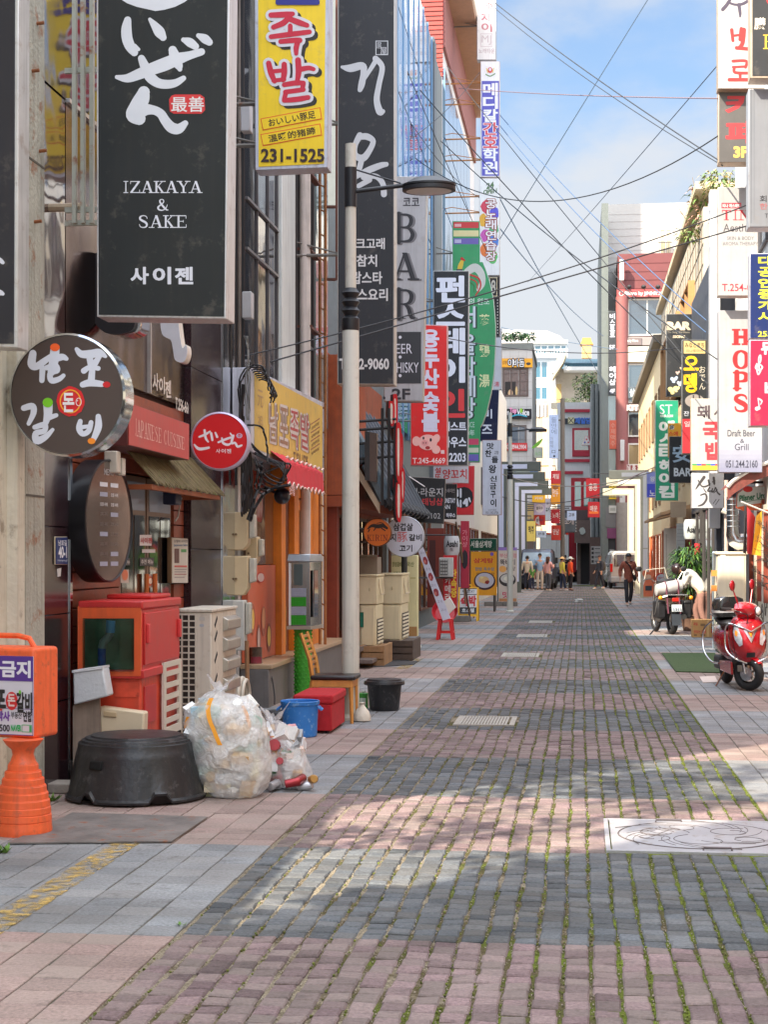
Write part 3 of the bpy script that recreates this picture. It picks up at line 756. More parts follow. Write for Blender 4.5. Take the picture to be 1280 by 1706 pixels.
wb('timber_beam',23.86,31.1,2.38,2.54,XL-.1,XL+.36,mat((146,66,34),.5,var=.2),TR)
wb('timber_post',24.0,24.22,0,2.38,XL-.1,XL+.1,mat((132,52,28),.5,var=.2),TR)
wb('timber_post',26.2,26.4,0,2.38,XL-.1,XL+.1,mat((132,52,28),.5,var=.2),TR)
for(a,b_)in((24.3,26.15),(26.5,28.6),(28.7,30.9)):wwin(TR,XL-.1,1,a,b_,.5,2.3,fc=(86,60,46),gl=glass_mat((60,50,44)),nx=3)
build('shade_block',MB().box(-12,-6.5,23.86,29,4.71,11),mat((160,156,150),.7,var=.08),TR)  # hidden block added to shade the red grill sign
ROOFM=mat((70,78,88),.45,var=.2,scale=6,streak=.15)
ey,ez,ex,rz=0,2.45,-2.8,5.1
b=MB();n=int((31.0-24.2)/.62)
for i in range(n):
 Y=24.35+i*.62
 b.tube([(-4.4,Y,rz+.01),(-3.72,Y,4.11),(-3.2,Y,3.20),(ex,Y,ez+.01)],.04,8)
rbm=MB().prism([(-4.4,24.15,rz),(-3.72,24.15,4.1),(-3.2,24.15,3.18),(ex-.02,24.15,ez-.02),(ex-.06,24.15,ez-.08),(-3.26,24.15,3.12),(-3.78,24.15,4.02),(-4.45,24.15,rz-.08)],(0,6.85,0))
rf=build('roof',rbm,mat((38,42,50),.6),TR);build('roof_tile',b,ROOFM,rf)
b=MB()
for i in range(n):Y=24.35+i*.62;b.tube([(ex-.03,Y,ez+.02),(ex+.05,Y,ez-.08)],.08,8)
build('eave_tile',b,mat((44,46,50),.5,var=.2),rf)
b=MB()
for(p,q)in(((-4.4,24.1,rz+.03),(-4.06,24.1,4.63)),((-4.04,24.1,4.6),(-3.7,24.1,4.1)),((-3.68,24.1,4.06),(-3.42,24.1,3.6)),((-3.4,24.1,3.57),(-3.12,24.1,3.06)),((-3.1,24.1,3.02),(-2.83,24.1,2.5))):
 b.tube([p,q],.12,8)
build('verge_tile',b,mat((104,122,134),.45,var=.12),rf)
build('bargeboard',MB().prism([(-4.4,24.0,rz-.1),(-2.92,24.0,2.42),(-2.92,24.0,2.28),(-4.4,24.0,rz-.36)],(0,.06,0)),mat((178,160,138),.7),rf)
BT=bld('blue_glass_tower','tall building clad in sky-blue reflective glass on the left',-14,XL-.02,31.3,44,14.4,mat((116,122,122),.6,var=.1,streak=.2))
b=MB()
CUR=mirror_mat((150,190,226),.05,.035)
for i in range(8):
 Y0=31.4+i*1.1
 for j in range(6):
  z0=4.2+j*1.68
  b.box(XL-.02,XL+.05,Y0+.02,Y0+1.08,z0+.02,z0+1.66)
build('curtain_glass',b,CUR,BT)
b=MB()
for i in range(9):b.box(XL-.02,XL+.07,31.38+i*1.1,31.42+i*1.1,4.1,14.35)
build('mullion',b,mat((120,150,176),.4,metal=.4),BT)
build('green_edge',MB().box(XL-.02,XL+.09,31.32,31.37,4.1,14.35),mat((30,96,66),.4),BT)
build('pilaster',MB().box(XL-.02,XL+.10,40.3,40.9,3.0,14.38),mat((96,100,104),.5,var=.1),BT)
for i in range(3):wwin(BT,XL-.02,1,31.6+i*3,34.2+i*3,.4,2.6,nx=2,fc=(120,80,60))
BG=bld('pale_glass_building','pale building with blue glass and a red brick corner under a jutting roof',-14,XL-.02,44.1,57.4,17.0,mat((214,208,206),.6,var=.06,streak=.1))
b=MB()
for i in range(7):
 for j in range(6):b.box(XL-.02,XL+.05,44.2+i*1.45,45.6+i*1.45,3.4+j*1.9,5.25+j*1.9)
build('curtain_glass',b,mirror_mat((176,206,232),.06,.04),BG)
BRK=mat((176,80,72),.8,var=.15,scale=8)
b=MB()
for k in range(19):b.box(-6.5,XL+.0,44.02,44.098,14.5+k*.125,14.5+k*.125+.085)
build('brick_corner',b,BRK,BG)
build('brick_wall',MB().box(XL-.02,XL+.06,44.1,57.3,15.3,16.9),mat((146,94,90),.8,var=.2,scale=9,streak=.2),BG)
build('roof',MB().box(-14,XL+.75,44.0,57.5,17.0,17.35),mat((212,200,190),.6),BG,bevel=.03)
build('eave_underside',MB().box(XL,XL+.70,44.1,57.4,16.9,16.995),mat((168,132,108),.7,var=.12),BG)
build('rooftop_room',MB().box(-6.4,-4.2,50,57,17.4,24.0),mat((236,232,222),.7),BG)
b=MB()
for x in(-5.6,-4.9):b.box(x,x+.08,49.8,49.9,17.4,22)
for z in(18.4,20.2,22):b.box(-5.6,-4.8,49.78,49.9,z,z+.08)
build('roof_frame',b,mat((206,120,40),.6),BG)
FL=bld('cafe_row_building','white rendered row of small shops farther along the left side',-14,XL-.05,57.6,84,9.5,mat((222,218,208),.7,var=.06,streak=.15))
for i in range(5):
 wwin(FL,XL-.05,1,62+i*4.3,65+i*4.3,3.6,5.0,nx=2);wwin(FL,XL-.05,1,62+i*4.3,65.4+i*4.3,.3,2.6,nx=3,fc=(110,70,50),gl=glass_mat((90,70,50)))
for i in range(3):wwin(BG,XL-.02,1,44.6+i*5.2,48.8+i*5.2,.3,2.6,nx=3,fc=(120,60,44),gl=glass_mat((90,60,44)))
r=bld('corner_house','plain rendered house beside the camera, out of frame on the left',-6,XL-.1,-4.2,1.6,10.6,CREAM)  # unseen house put in for shadow, kept shallow so sun gets past
r=bld('corner_house','plain rendered taller house behind the camera on the left',-12,XL-.1,-16,-5.0,12,CREAM)  # unseen house put in for its shadow
SD=bld('sun_gap_shed','unseen low rendered shed on the left, added so sun passes over it',-12,XL-.1,1.65,7.95,3.2,CREAM)  # unseen; low roof added as a gap for sun onto the setts
r=bld('shade_tower','tall white tower added far back on the left to shade the far buildings',-15,-8,81.2,106,40,mat((214,210,204),.7,var=.05))  # added, mostly hidden; shades the tiled corner and part of the white block
r=bld('shade_tower','plain grey tower added behind the cafe row to shade the bistro',-15,-8,75,81,25,mat((150,150,148),.7,var=.06))  # added out of sight to shade the lower bistro
for z in(11,14.5,18,21.5):wwin(r,-8,1,76,80,z,z+2,nx=3)
# ================================================================ SIGNS, LEFT SIDE
WH=(214,216,226);RD=(206,34,38);BK=(34,34,38);DKG=(52,56,60)
S=sign('vertical_shop_sign','tall black izakaya sign with silver brush lettering, nearest on the left',[(160,-60),(383,-60),(377,531),(161,528)],Front(10.8),.26,(46,51,53),fw=3.5,frame=(206,206,208),wallx=XL,streak=.03,face_rough=.35)
SL=(208,212,220)
S.poly([(199,-2),(212,6),(228,12),(246,16),(259,19),(274,17),(292,12),(308,4),(318,-4)],SL)
S.brush([[(213,34,12),(211,48,17),(212,64,18),(217,78,17),(224,88,13)],[(225,76,5),(231,83,6)]],SL)
S.brush([[(250,33,6),(258,43,13),(266,54,18),(272,63,12)]],SL)
S.brush([[(195,129,7),(212,131,14),(232,124,18),(252,116,20),(274,108,22),(296,99,20),(316,93,14),(336,87,12)],[(236,98,12),(242,112,16),(250,128,18),(262,138,16),(276,141,15),(292,139,13),(306,131,9)],[(288,84,14),(292,96,18),(298,110,14),(300,116,8)]],SL)
S.brush([[(306,67,8),(316,71,15),(326,78,12)],[(331,60,8),(341,65,15),(349,71,12)]],SL)
S.brush([[(240,154,20),(236,166,26),(228,180,26),(222,192,24),(232,198,22)],[(226,194,22),(240,184,20),(256,184,15),(268,190,15),(276,202,16),(286,213,18),(298,215,17),(309,206,10)]],SL)
S.poly([(286,160),(292,158),(334,158),(341,163),(342,184),(336,190),(290,190),(283,186),(282,166)],(206,48,50))
S.t('最善',(286,162,340,187),(228,222,222),.01,1)
S.serif('IZAKAYA',(206,302,335,322),WH);S.serif('&',(261,332,281,351),WH);S.serif('SAKE',(230,359,312,380),WH)
for i,ch in enumerate('사이젠'):S.t(ch,(219+i*37,446,247+i*37,473),WH,.035)
S.done()
r=thing('steel_support','pale rust-streaked steel frame holding the tall black izakaya sign to the wall','sign frame',(-3.4,11.0,3.8))
rust=mat((176,178,166),.6,var=.12,scale=3,spot=(142,82,44),spotamt=.9)
for px in(124,138,153):
 a,b_=P(px,372,11.15),P(px,-70,11.15);build('post',MB().box(a.x-.014,a.x+.014,a.y-.02,a.y+.02,a.z,b_.z),rust,r)
for py in(118,350,372):
 a,b_=P(122,py,11.2),P(162,py,11.2);build('crossbar',MB().box(min(a.x,XL+.07),b_.x,a.y-.015,a.y+.015,a.z-.018,a.z+.018),rust,r)
a=P(98,346,11.25);build('tube_end',MB().tube([a+Vector((-.1,0,0)),a+Vector((.2,-.05,-.01))],.03,8),mat((196,176,150),.5,metal=.4,spot=(142,82,44),spotamt=.8),r)
r=thing('channel_letter','large black and polished steel brush-shaped letter behind the tall izakaya sign','lettering sign',tuple(P(190,560,12.4)))
q=cat_rom([(196,420),(170,424),(150,446),(142,480),(148,510),(166,535),(188,556),(222,556),(236,540),(226,500),(214,460)],5)
fr=Front(12.4)
build('letter_shell',MB().prism2([fr(x,y,-.24)for x,y in q],[fr(x,y,0)for x,y in q]),mirror_mat((206,206,206),.12,.1),r,bevel=.01)
q2=[(x-9,y)for x,y in q]
build('letter_back',MB().prism2([fr(x,y,.002)for x,y in q2],[fr(x,y,.05)for x,y in q2]),mat((30,30,36),.3),r)
r=thing('channel_letter','white hooked channel letter hanging below the right end of the tall izakaya sign','lettering sign',tuple(P(292,600,12.9)))
q=cat_rom([(266,520),(270,556),(284,566),(288,580),(292,600),(306,603),(312,588),(310,574),(304,580),(300,560),(296,530),(290,515)],5);fr=Front(12.9)
build('letter_shell',MB().prism2([fr(x,y,-.14)for x,y in q],[fr(x,y,0)for x,y in q]),mat((214,206,196),.4),r,bevel=.005)
build('letter_face',MB().prism2([fr(x,y,.002)for x,y in q],[fr(x,y,.008)for x,y in q]),mat((208,212,222),.35),r)
S=sign('vertical_shop_sign','dark grey sign with a pale rim cut off by the left edge of the picture',[(-150,-60),(31,-60),(29,579),(-150,575)],Front(9.6),.2,(58,58,64),fw=6,frame=(206,206,204),wallx=XL)
S.brush([[(-12,436,12),(-2,433,9),(5,438,6)],[(-12,487,14),(0,488,10),(5,490,6)]],WH);S.done()
def round_sign(name,label,cx,cy,rx,ry,Y,depth,face,rim,wallx=None,cat='shop sign',rimw=.95,rimmat=None):
 fr=Front(Y);c=fr(cx,cy);r=thing(name,label,cat,(c.x,c.y,fr(cx,cy+ry).z));n=64
 def el(k,o):return[fr(cx+rx*k*math.cos(2*math.pi*i/n),cy+ry*k*math.sin(2*math.pi*i/n),o)for i in range(n)]
 build('drum',MB().loft([el(1,-depth),el(1,0),el(rimw+.01,.012),el(rimw,.004)]),rimmat or mat(rim,.35,metal=.3),r)
 build('face_panel',MB().loft([el(rimw-.002,.003),el(rimw-.003,.0075)]),mat(face,.35,var=.05,scale=2),r)
 if wallx is not None:
  build('bracket',MB().tube([(wallx,Y+depth*.6,c.z+.1),(c.x-.1,Y+depth*.5,c.z+.05)],.025,6).tube([(wallx,Y+depth*.6,c.z-.1),(c.x-.1,Y+depth*.5,c.z-.05)],.025,6),mat((120,116,112),.5,metal=.5),r)
 return Deco(r,fr)
S=round_sign('round_sign','large round brown sign with white brush letters and a red pig-rib emblem, steel drum',112,658,97,103,10.3,.20,(76,64,60),(200,204,208),XL,rimmat=mirror_mat((200,204,208),.1,.12),rimw=.955)
W2=(214,218,230)
S.brush([[(55,589,12),(53,606,14),(60,611,12),(74,602,11),(84,594,8)],[(92,580,15),(90,600,16),(86,620,13)],[(92,598,12),(104,595,11),(111,598,7)],[(71,614,10),(70,634,9)],[(78,613,9),(92,610,11),(96,618,8),(84,622,9),(86,634,10),(98,632,9),(106,626,7)]],W2)
S.ell(92,579,8,6.5,(240,96,32),1)
S.brush([[(128,582,7),(136,590,12),(152,590,14),(166,588,13),(176,594,6)],[(150,598,11),(152,614,9)],[(166,594,8),(158,606,11)],[(140,618,10),(150,612,8),(164,614,8)],[(154,616,10),(152,636,12)],[(138,641,10),(150,638,12),(170,640,10)]],W2)
S.ell(178,641,6.5,5,(206,30,36),1)
S.brush([[(40,680,10),(54,677,11),(56,688,10),(48,706,7)],[(80,672,16),(80,690,14),(76,706,9)],[(82,696,9),(94,692,7)],[(58,712,8),(74,708,10),(74,718,9),(60,722,10),(62,734,13),(76,728,10),(88,716,6)]],W2)
S.ell(80,671,8.5,8,(120,200,30),1)
S.brush([[(134,702,8),(132,714,10),(138,723,9),(148,718,9),(152,704,8)],[(136,712,7),(150,710,6)],[(164,694,9),(164,712,12),(156,732,9)]],W2)
S.ell(153,735,6.5,5,(240,140,30),1)
S.ell(118,669,23,25,(214,28,36),1,26,.04);S.ering(118,669,18,20,2.2,(250,170,40),2)
S.t('돈',(106,656,124,686),(236,230,230),.03,3);S.ering(132,670,5,7,1.2,(236,220,220),3);S.ell(130,668,1,1.2,(236,220,220),3,8)
S.done()
S=round_sign('round_sign','small round red sign with white brush letters hung beside the dark granite pillar',366,735,49,49,15.2,.10,(214,34,40),(200,190,216),XL+.08,rimw=.93)
S.brush([[(332,728,3),(342,724,4),(350,719,3)],[(341,717,4),(343,730,4),(347,736,3)],[(324,741,3),(332,748,5),(348,746,4)],[(352,722,4),(354,733,4)],[(359,721,3),(362,728,4)],[(364,737,3),(376,732,4),(388,728,3)],[(370,730,3),(372,738,4),(380,741,4),(387,737,2)],[(384,722,2.5),(386,725,3)],[(389,726,4),(386,738,4),(392,738,3.5),(396,744,4),(403,742,3)]],(238,232,238))
S.ering(399,726,5,4,1,(210,206,236));S.t('最善',(395,724,403,729),(210,206,236),0)
for i,ch in enumerate('사이젠'):S.t(ch,(360+i*9,748,367+i*9,755),(240,236,240),.02)
S.done()
pl=Wall(XL+.28,1)
S=sign('wall_sign','red wall panel reading JAPANESE CUISINE above the straw awning',[(212,670),(315,706),(315,767),(212,742)],pl,.3,(188,62,60),frame=(120,40,44),fw=1.2,framemat=mat((96,46,46),.4))
S.serif('JAPANESE',(223,0,1,1),WH)if False else None
def serif_quad(S,text,tl,tr,br,bl,col):
 base=S.pl
 def warp(x,y,o):
  u,v=x/100.,y/10.
  px=(tl[0]*(1-u)+tr[0]*u)*(1-v)+(bl[0]*(1-u)+br[0]*u)*v;py=(tl[1]*(1-u)+tr[1]*u)*(1-v)+(bl[1]*(1-u)+br[1]*u)*v
  return base(px,py,o)
 S.pl=warp;S.serif(text,(0,0,100,10),col);S.pl=base
serif_quad(S,'JAPANESE CUISINE',(223,697),(306,729),(306,750),(223,726),(226,180,170))
S.done()
r=thing('straw_awning','small weathered green and brown straw awning over the izakaya doorway','awning',tuple(PW(260,800,XL+.3)))
A,B=PW(190,746,XL+.02),PW(312,772,XL+.02);C,D_=PW(365,822,XL+.62),PW(236,798,XL+.62)
A.y,B.y=12.7,15.2;Cc=Vector((XL+.30,15.3,2.24));Dd=Vector((XL+.30,12.75,2.24));A.z=B.z=2.56
b=MB();n=90
for i in range(n):
 t=i/n;t2=(i+1)/n*.999
 p,q,s_,u_=A.lerp(B,t),A.lerp(B,t2),Dd.lerp(Cc,t2),Dd.lerp(Cc,t)
 e=random.uniform(0,.05);dn=(u_-p).normalized()
 b.prism([p,q,s_+dn*e,u_+dn*e],(0,0,random.uniform(.012,.02)))
sm=mat((104,92,62),.95,var=.4,scale=12,bump=.6,bscale=60,spot=(84,110,46),spotamt=.8)
build('canopy',b,sm,r)
build('frame',MB().box(XL-.07,XL+.29,12.72,12.78,2.18,2.22).box(XL-.07,XL+.29,15.15,15.21,2.18,2.22).box(XL+.24,XL+.29,12.78,15.15,2.18,2.22).box(XL-.07,XL-.03,12.78,15.15,2.46,2.54),mat((150,84,48),.6),r)
c=PW(170,868,XL+.1);r=thing('menu_board','big round dark menu board tilted on the plank wall beside the doorway','menu board',(c.x,c.y,c.z-.48))
ang=R(-8);n=56;NV=Vector((math.cos(ang),math.sin(ang),0));UV=Vector((-math.sin(ang),math.cos(ang),0))
def dp(k,o):return[c+UV*(k*.43*math.cos(2*math.pi*i/n))+Vector((0,0,k*.46*math.sin(2*math.pi*i/n)))+NV*o for i in range(n)]
build('rim',MB().loft([dp(1,-.10),dp(1,.06),dp(.975,.066),dp(.965,.05)]),mat((30,30,34),.35),r)
build('glass_face',MB().loft([dp(.965,.04),dp(.965,.054)]),glass_mat((82,68,62),.10,.02),r)
class Obl:
 def __call__(s,u,v,o=0.):return c+UV*(u*.43)+Vector((0,0,-v*.46))+NV*(.054+o)
S=Deco(r,Obl(),.002);S.t('MENU',(-.2,-.84,.2,-.74),(170,166,168),.01)
for j in range(9):
 y=-.62+j*.16
 for q in(-1,1):
  if j==0 or j==8 or(j+q)%4==0:S.fill((q*.22-.16,y,q*.22+.16,y+.07),(150,156,176)if j else(206,210,220))
  elif j<3:S.t('오뎅 사케',(q*.22-.15,y+.005,q*.22+.15,y+.065),(220,220,224),.01)
  else:S.t('꼬치 구이',(q*.22-.15,y+.005,q*.22+.15,y+.065),(120,112,110),.01)
S.done()
r=thing('spotlight','small white spotlight pair above the round menu board','lamp',tuple(PW(190,772,XL+.15)))
for(x,y,s_)in((187,770,.055),(196,778,.045)):
 p=PW(x,y,XL+.16);build('lamp_head',MB().box(p.x-.05,p.x+.05,p.y-s_,p.y+s_,p.z-s_*1.5,p.z+s_*1.5),mat((196,190,178),.5),r,bevel=.01)
build('arm',MB().tube([PW(187,768,XL-.12),PW(187,768,XL+.12)],.014,6),mat((190,186,178),.5),r)
S=sign('number_plate','small blue house number plate reading 40-1 on the granite pillar',[(91,894),(112,894),(112,941),(91,941)],Wall(XL-.018,1),.011,(36,62,128),frame=(196,186,160),fw=1.2,cat='number plate',streak=0)
S.t('남포길',(95,900,109,909),(214,220,232),.02);S.t('40-1',(95.5,911,109,929),(226,230,238),.03);S.t('Nampo-gil',(94,932,110,936),(190,200,220),.01);S.done()
solo('sticker','torn white paper sticker under the house number plate','sticker',MB().prism([Wall(XL-.029,1)(x,y,.001)for x,y in((94,948),(101,946),(100,960),(95,961))],(.002,0,0)),mat((200,200,198),.7))
S=sign('poster','white framed notice poster on the plank wall right of the doorway',[(285,895),(313,897),(313,972),(285,972)],Wall(XL-.02,1),.04,(206,202,190),frame=(120,92,66),fw=1,cat='poster',streak=0)
S.t('오뎅바 사이젠',(288,899,311,904),(80,80,90),.01);S.t('Japanese Sake',(288,906,311,911),(70,110,150),.02)
S.fill((289,914,297,938),(96,60,54));S.fill((300,915,309,920),(70,150,80));S.fill((289,942,310,945),(196,90,80));S.fill((289,948,310,949.5),(150,140,140));S.fill((289,952,308,953.5),(150,140,140));S.fill((289,956,309,957.5),(160,90,90));S.fill((289,961,306,962.5),(150,140,140));S.done()
r=thing('wall_speaker','small blue and black speaker hanging above the notice poster','speaker',tuple(PW(285,838,XL)))
p=PW(285,828,XL+.02);build('cabinet',MB().box(p.x-.05,p.x+.07,p.y-.11,p.y+.11,p.z-.07,p.z+.06),mat((26,36,66),.4),r,bevel=.012)
build('cable',MB().tube([p+Vector((.02,.1,.0)),PW(302,830,XL),PW(296,862,XL-.02),PW(292,868,XL)],.008,5),mat((200,198,190),.6),r)
S=sign('vertical_shop_sign','bright yellow sign with red outlined letters and the number 231-1525',[(424,-60),(549,-60),(546,279),(425,284)],Front(15.3),.24,(238,204,26),fw=6,frame=(190,194,206),wallx=XL,bars=(165,235),streak=.02)
SH=(44,40,34);LW=(214,214,220);LR=(198,34,60)
S.t('원',(452,-48,528,6),(40,44,130),.05,2)
def pork(strokes):
 S.brush([[(x+6,y+5,w+9)for x,y,w in st]for st in strokes],SH,0);S.brush([[(x,y,w+10)for x,y,w in st]for st in strokes],LW,1);S.brush(strokes,LR,2)
pork([[(452,26,9),(476,25,10),(488,24,8)],[(484,26,9),(474,38,10),(456,46,8)],[(482,32,9),(498,38,10),(512,43,8)],[(452,62,8),(484,58,9),(516,54,8)],[(484,44,8),(484,58,8)],[(468,70,8),(490,68,9),(500,68,9)],[(497,68,9),(494,80,9),(494,90,7)]])
pork([[(448,106,9),(452,122,10),(458,136,8)],[(474,108,9),(474,122,10),(472,134,8)],[(450,120,7),(472,118,7)],[(456,135,7),(474,133,7)],[(497,101,10),(498,120,10),(496,134,8)],[(498,117,9),(514,114,8),(523,116,7)],[(474,142,8),(492,139,9),(506,139,8)],[(506,140,8),(504,150,8)],[(476,154,8),(506,150,8)],[(477,154,8),(474,166,8)],[(474,168,8),(496,166,9),(514,163,8)]])
for(tl,tr,br,bl,s_)in(((434,198),(534,179),(537,199),(438,218),'おいしい豚足'),((434,224),(534,206),(537,226),(438,244),'温暖的猪蹄')):
 S.poly([tl,tr,br,bl],(226,92,26),0)
 S.poly([(tl[0]+1.6,tl[1]+1.3),(tr[0]-1.2,tr[1]+1.8),(br[0]-1.6,br[1]-1.3),(bl[0]+1.2,bl[1]-1.8)],(238,204,26),1)
 L_=lambda p,q,t:(p[0]+(q[0]-p[0])*t,p[1]+(q[1]-p[1])*t)
 a_,b2,c2,d2=L_(tl,bl,.2),L_(tr,br,.2),L_(tr,br,.8),L_(tl,bl,.8)
 S.t(s_,(L_(a_,b2,.12),L_(a_,b2,.9),L_(d2,c2,.9),L_(d2,c2,.12)),(48,36,20),.012,2)
S.t('231-1525',(436,249,540,270),(52,34,28),.03,2);S.done()
r=thing('cable_pole','thin steel pole carrying cables and two white ballast boxes between izakaya and yellow sign','cable pole',(XL+.30,17.3,0))
b=MB()
for px in(388,399):b.tube([(XA(px,17.2),17.2,2.6),(XA(px,17.2),17.2,9)],.026,8)
build('pole',b,mat((150,142,134),.4,metal=.7,var=.2),r)
b=MB()
for px in(393,403,405):b.tube([(XA(px,17.1),17.1,2.4),(XA(px+1,17.1),17.1,5),(XA(px-1,17.1),17.1,9)],.014,6)
build('cable',b,mat((24,24,26),.5),r)
for(x,y0,y1)in((412,176,222),(414,488,532)):
 a,c_=P(x,y1,17.0),P(x,y0,17.0);build('ballast_box',MB().box(a.x-.05,a.x+.05,16.9,17.05,a.z,c_.z),mat((176,178,180),.4),r,bevel=.01)
 build('bracket',MB().tube([(a.x,17,a.z+.05),(a.x-.12,17.2,a.z+.05)],.012,5),mat((120,118,116),.4,metal=.6),r)
r=thing('cable_bundle','tangle of black cables looping down beside the red round sign','cables',(XL+.35,17.0,1.5))
b=MB();fr=Front(16.9)
def cab(pts,rr,yj=0.):b.tube([Front(16.9+yj)(x,y)+Vector((0,random.uniform(-.03,.03),0))for x,y in cat_rom(pts,6)],rr,6)
for k in range(8):cab([(400+k*1.5,700),(398+k*2.5,640+k*2),(412+k*2.5,612+k*3),(436+k*2,610+k*4),(446+k*2.2,632+k*4),(447+(k*5)%11,650+(k*7)%22)],.009,k*.07)
for k in range(6):cab([(404+k*2,640),(400+k*3,720),(405+k*3,800),(403+k*3,860-k*3)],.012,k*.06)
for k in range(6):cab([(412,730+k*4),(436+k*4,756+k*3),(464+k*4,776),(478-k*6,800+k*4),(450-k*5,790+k*5),(424+k,762+k*6)],.006+.002*(k%3),.08*k)
cab([(484,808),(450,816),(430,836),(416,868)],.018,.0);cab([(436,770),(434,800),(424,830),(412,866)],.016,.05);cab([(412,708),(436,712),(444,740),(446,770)],.011)
build('cable',b,mat((26,26,28),.45),r,recalc=False)
b=MB()
for k in range(4):cab([(407+k*2,560),(414,590+k*5),(408+k*3,640),(412+k,700)],.006)
build('thin_wire',b,mat((120,120,116),.5),r,recalc=False)
pl=Wall(XL+.22,1)
S=sign('wall_sign','long yellow wall sign with raised red and grey letters above the red awning',[(418,612),(542,672),(542,797),(418,752)],pl,.2,(214,180,84),frame=(206,208,220),fw=5.5,streak=.0,face_rough=.5)
cols=[(150,112,86),(150,112,86),(172,64,66),(172,64,66)]
for i,ch in enumerate('남포족발'):
 x0=447+i*17.5;y0=672+i*5.5;q=((x0,y0),(x0+13.5,y0+4),(x0+13.5,y0+66-i*1),(x0,y0+62-i*2))
 S.t(ch,tuple((x+2,y+1.5)for x,y in q),(96,78,50),.05,0);S.t(ch,q,(206,196,190),.06,1);S.t(ch,q,cols[i],.0,2)
S.t('元',((428,648),(437,652),(437,680),(428,676)),(176,140,90),.01);S.t('祖',((428,690),(437,693),(437,716),(428,713)),(190,156,92),.01)
S.t('국내산 원조 족발',((447,750),(486,762),(486,773),(447,762)),(184,152,90),.01);S.t('T.231-1525',((488,753),(512,761),(512,780),(488,772)),(110,84,52),.03)
for k in range(4):S.poly([(517,706+k*14),(532,696+k*14),(532,698+k*14),(517,708+k*14)],(150,90,60));S.t('냉채족발',((518,711+k*14),(531,702+k*14),(531,707+k*14),(518,717+k*14)),(120,84,50),.01)
S.done()
r=thing('rusty_ladder','thin rusty steel ladder rising up the wall beside the yellow wall sign','ladder',(XL+.2,21.9,.4));rm=mat((156,104,62),.6,metal=.3,var=.3,scale=6,spot=(90,50,34),spotamt=.7)
LY=21.9;xa,xb=XA(533,LY),XA(542,LY)
for x in(xa,xb):build('rail',MB().tube([(x,LY,.45),(x,LY,7.5)],.02,8),rm,r)
for k in range(21):build('rung',MB().tube([(xa,LY,.7+k*.33),(xb,LY,.66+k*.33)],.012,6),rm,r)
r=thing('rusty_rack','open rust-brown rectangular frame hung on the wall left of the dark brush-letter sign','sign frame',(XL+.5,23.5,5));rm2=mat((96,56,44),.7,var=.3,spot=(60,34,28),spotamt=.6)
fr=Front(23.5)
for(x0,y0,x1,y1)in((541,-60,544,466),(559,-60,562,466),(544,463,559,467),(544,342,559,346)):build('bar',MB().prism2([fr(x,y,-.06)for x,y in((x0,y0),(x1,y0),(x1,y1),(x0,y1))],[fr(x,y,0)for x,y in((x0,y0),(x1,y0),(x1,y1),(x0,y1))]),rm2,r)
build('bar',MB().tube([(XL-.05,23.5,5.2),fr(541,346)],.03,6).tube([(XL-.05,23.5,6.6),fr(541,180)],.03,6),rm2,r)
r=thing('drain_pipe','pale rust-stained drain pipe clamped to the wall left of the rusty ladder','drain pipe',(XL+.16,22.3,.5))
build('pipe',MB().tube([(XL+.13,21.0,.5),(XL+.13,21.0,7.1)],.07,10),mat((206,196,188),.6,var=.12,streak=.3),r)
for z in(3.6,4.6,5.6,6.6):build('clamp',MB().box(XL-.05,XL+.22,20.98,21.02,z,z+.03).box(XL+.12,XL+.2,21.02,21.8,z,z+.03),rm2,r)
S=sign('vertical_shop_sign','tall dark grey sign with pale brush letters behind the street lamp, number ending 9060',[(563,-60),(658,-60),(657,641),(562,640)],Front(20.8),.3,(60,63,67),fw=1.6,frame=(186,182,176),wallx=XL,bars=(200,420),streak=.02)
B2=(196,200,204)
S.brush([[(570,112,5),(584,114,13),(604,110,12),(606,122,10),(603,140,11),(600,150,8)],[(602,138,8),(616,118,7),(626,102,8)]],B2)
S.brush([[(626,98,10),(637,112,9),(632,140,9),(628,166,10),(633,186,12),(638,186,8)]],B2)
S.brush([[(600,226,11),(592,242,9),(592,258,10),(604,264,12),(614,254,10),(622,236,9),(612,228,11),(602,228,10)],[(604,262,9),(598,284,9),(592,298,6)],[(590,296,8),(614,284,11),(634,276,10),(644,274,8)],[(606,296,9),(626,294,9),(638,306,9),(640,324,10)],[(598,310,8),(616,300,9)]],B2)
S.ring((626,68,647,92),1.4,B2);S.t('居',(628,71,636,81),B2,.0);S.t('屋',(634,79,645,91),B2,.0)
LG=(206,206,206)
S.t('밍크고래',(578,397,641,415),LG,.025);S.t('참치',(595,425,628,444),LG,.025);S.t('랍스타',(587,453,637,473),LG,.025);S.t('코스요리',(578,481,646,501),LG,.025);S.t('T.242-9060',(566,598,648,615),LG,.03)
S.done()
S=sign('vertical_shop_sign','pale grey BAR sign with black shadowed letters and a dark lower half, marked 2F',[(640,294),(712,294),(705,669),(640,669)],Front(25.4),.25,(172,174,178),fw=1.5,frame=(176,172,166),wallx=XL,bars=(330,600),streak=.2)
S.t('코코',(672,330,699,343),(60,60,66),.02)
for ch,y0,y1 in(('B',356,404),('A',421,467),('R',482,531)):
 S.serif(ch,(659,y0+1,697,y1+1),(110,110,114),0);S.serif(ch,(656,y0,693,y1),(44,46,52),1)
S.fill((642,553,702,639),(52,55,60),0)
for y in(562,595,626):S.ell(667,y,2.6,2.6,WH,1)
S.t('BEER',(650,573,687,589),WH,.0,1);S.t('WHISKY',(646,604,698,621),WH,.0,1)
S.t('2F',(654,648,683,665),(52,54,60),.03,1);S.ell(640.5,663,2,2.4,(50,50,56),1)
S.done()
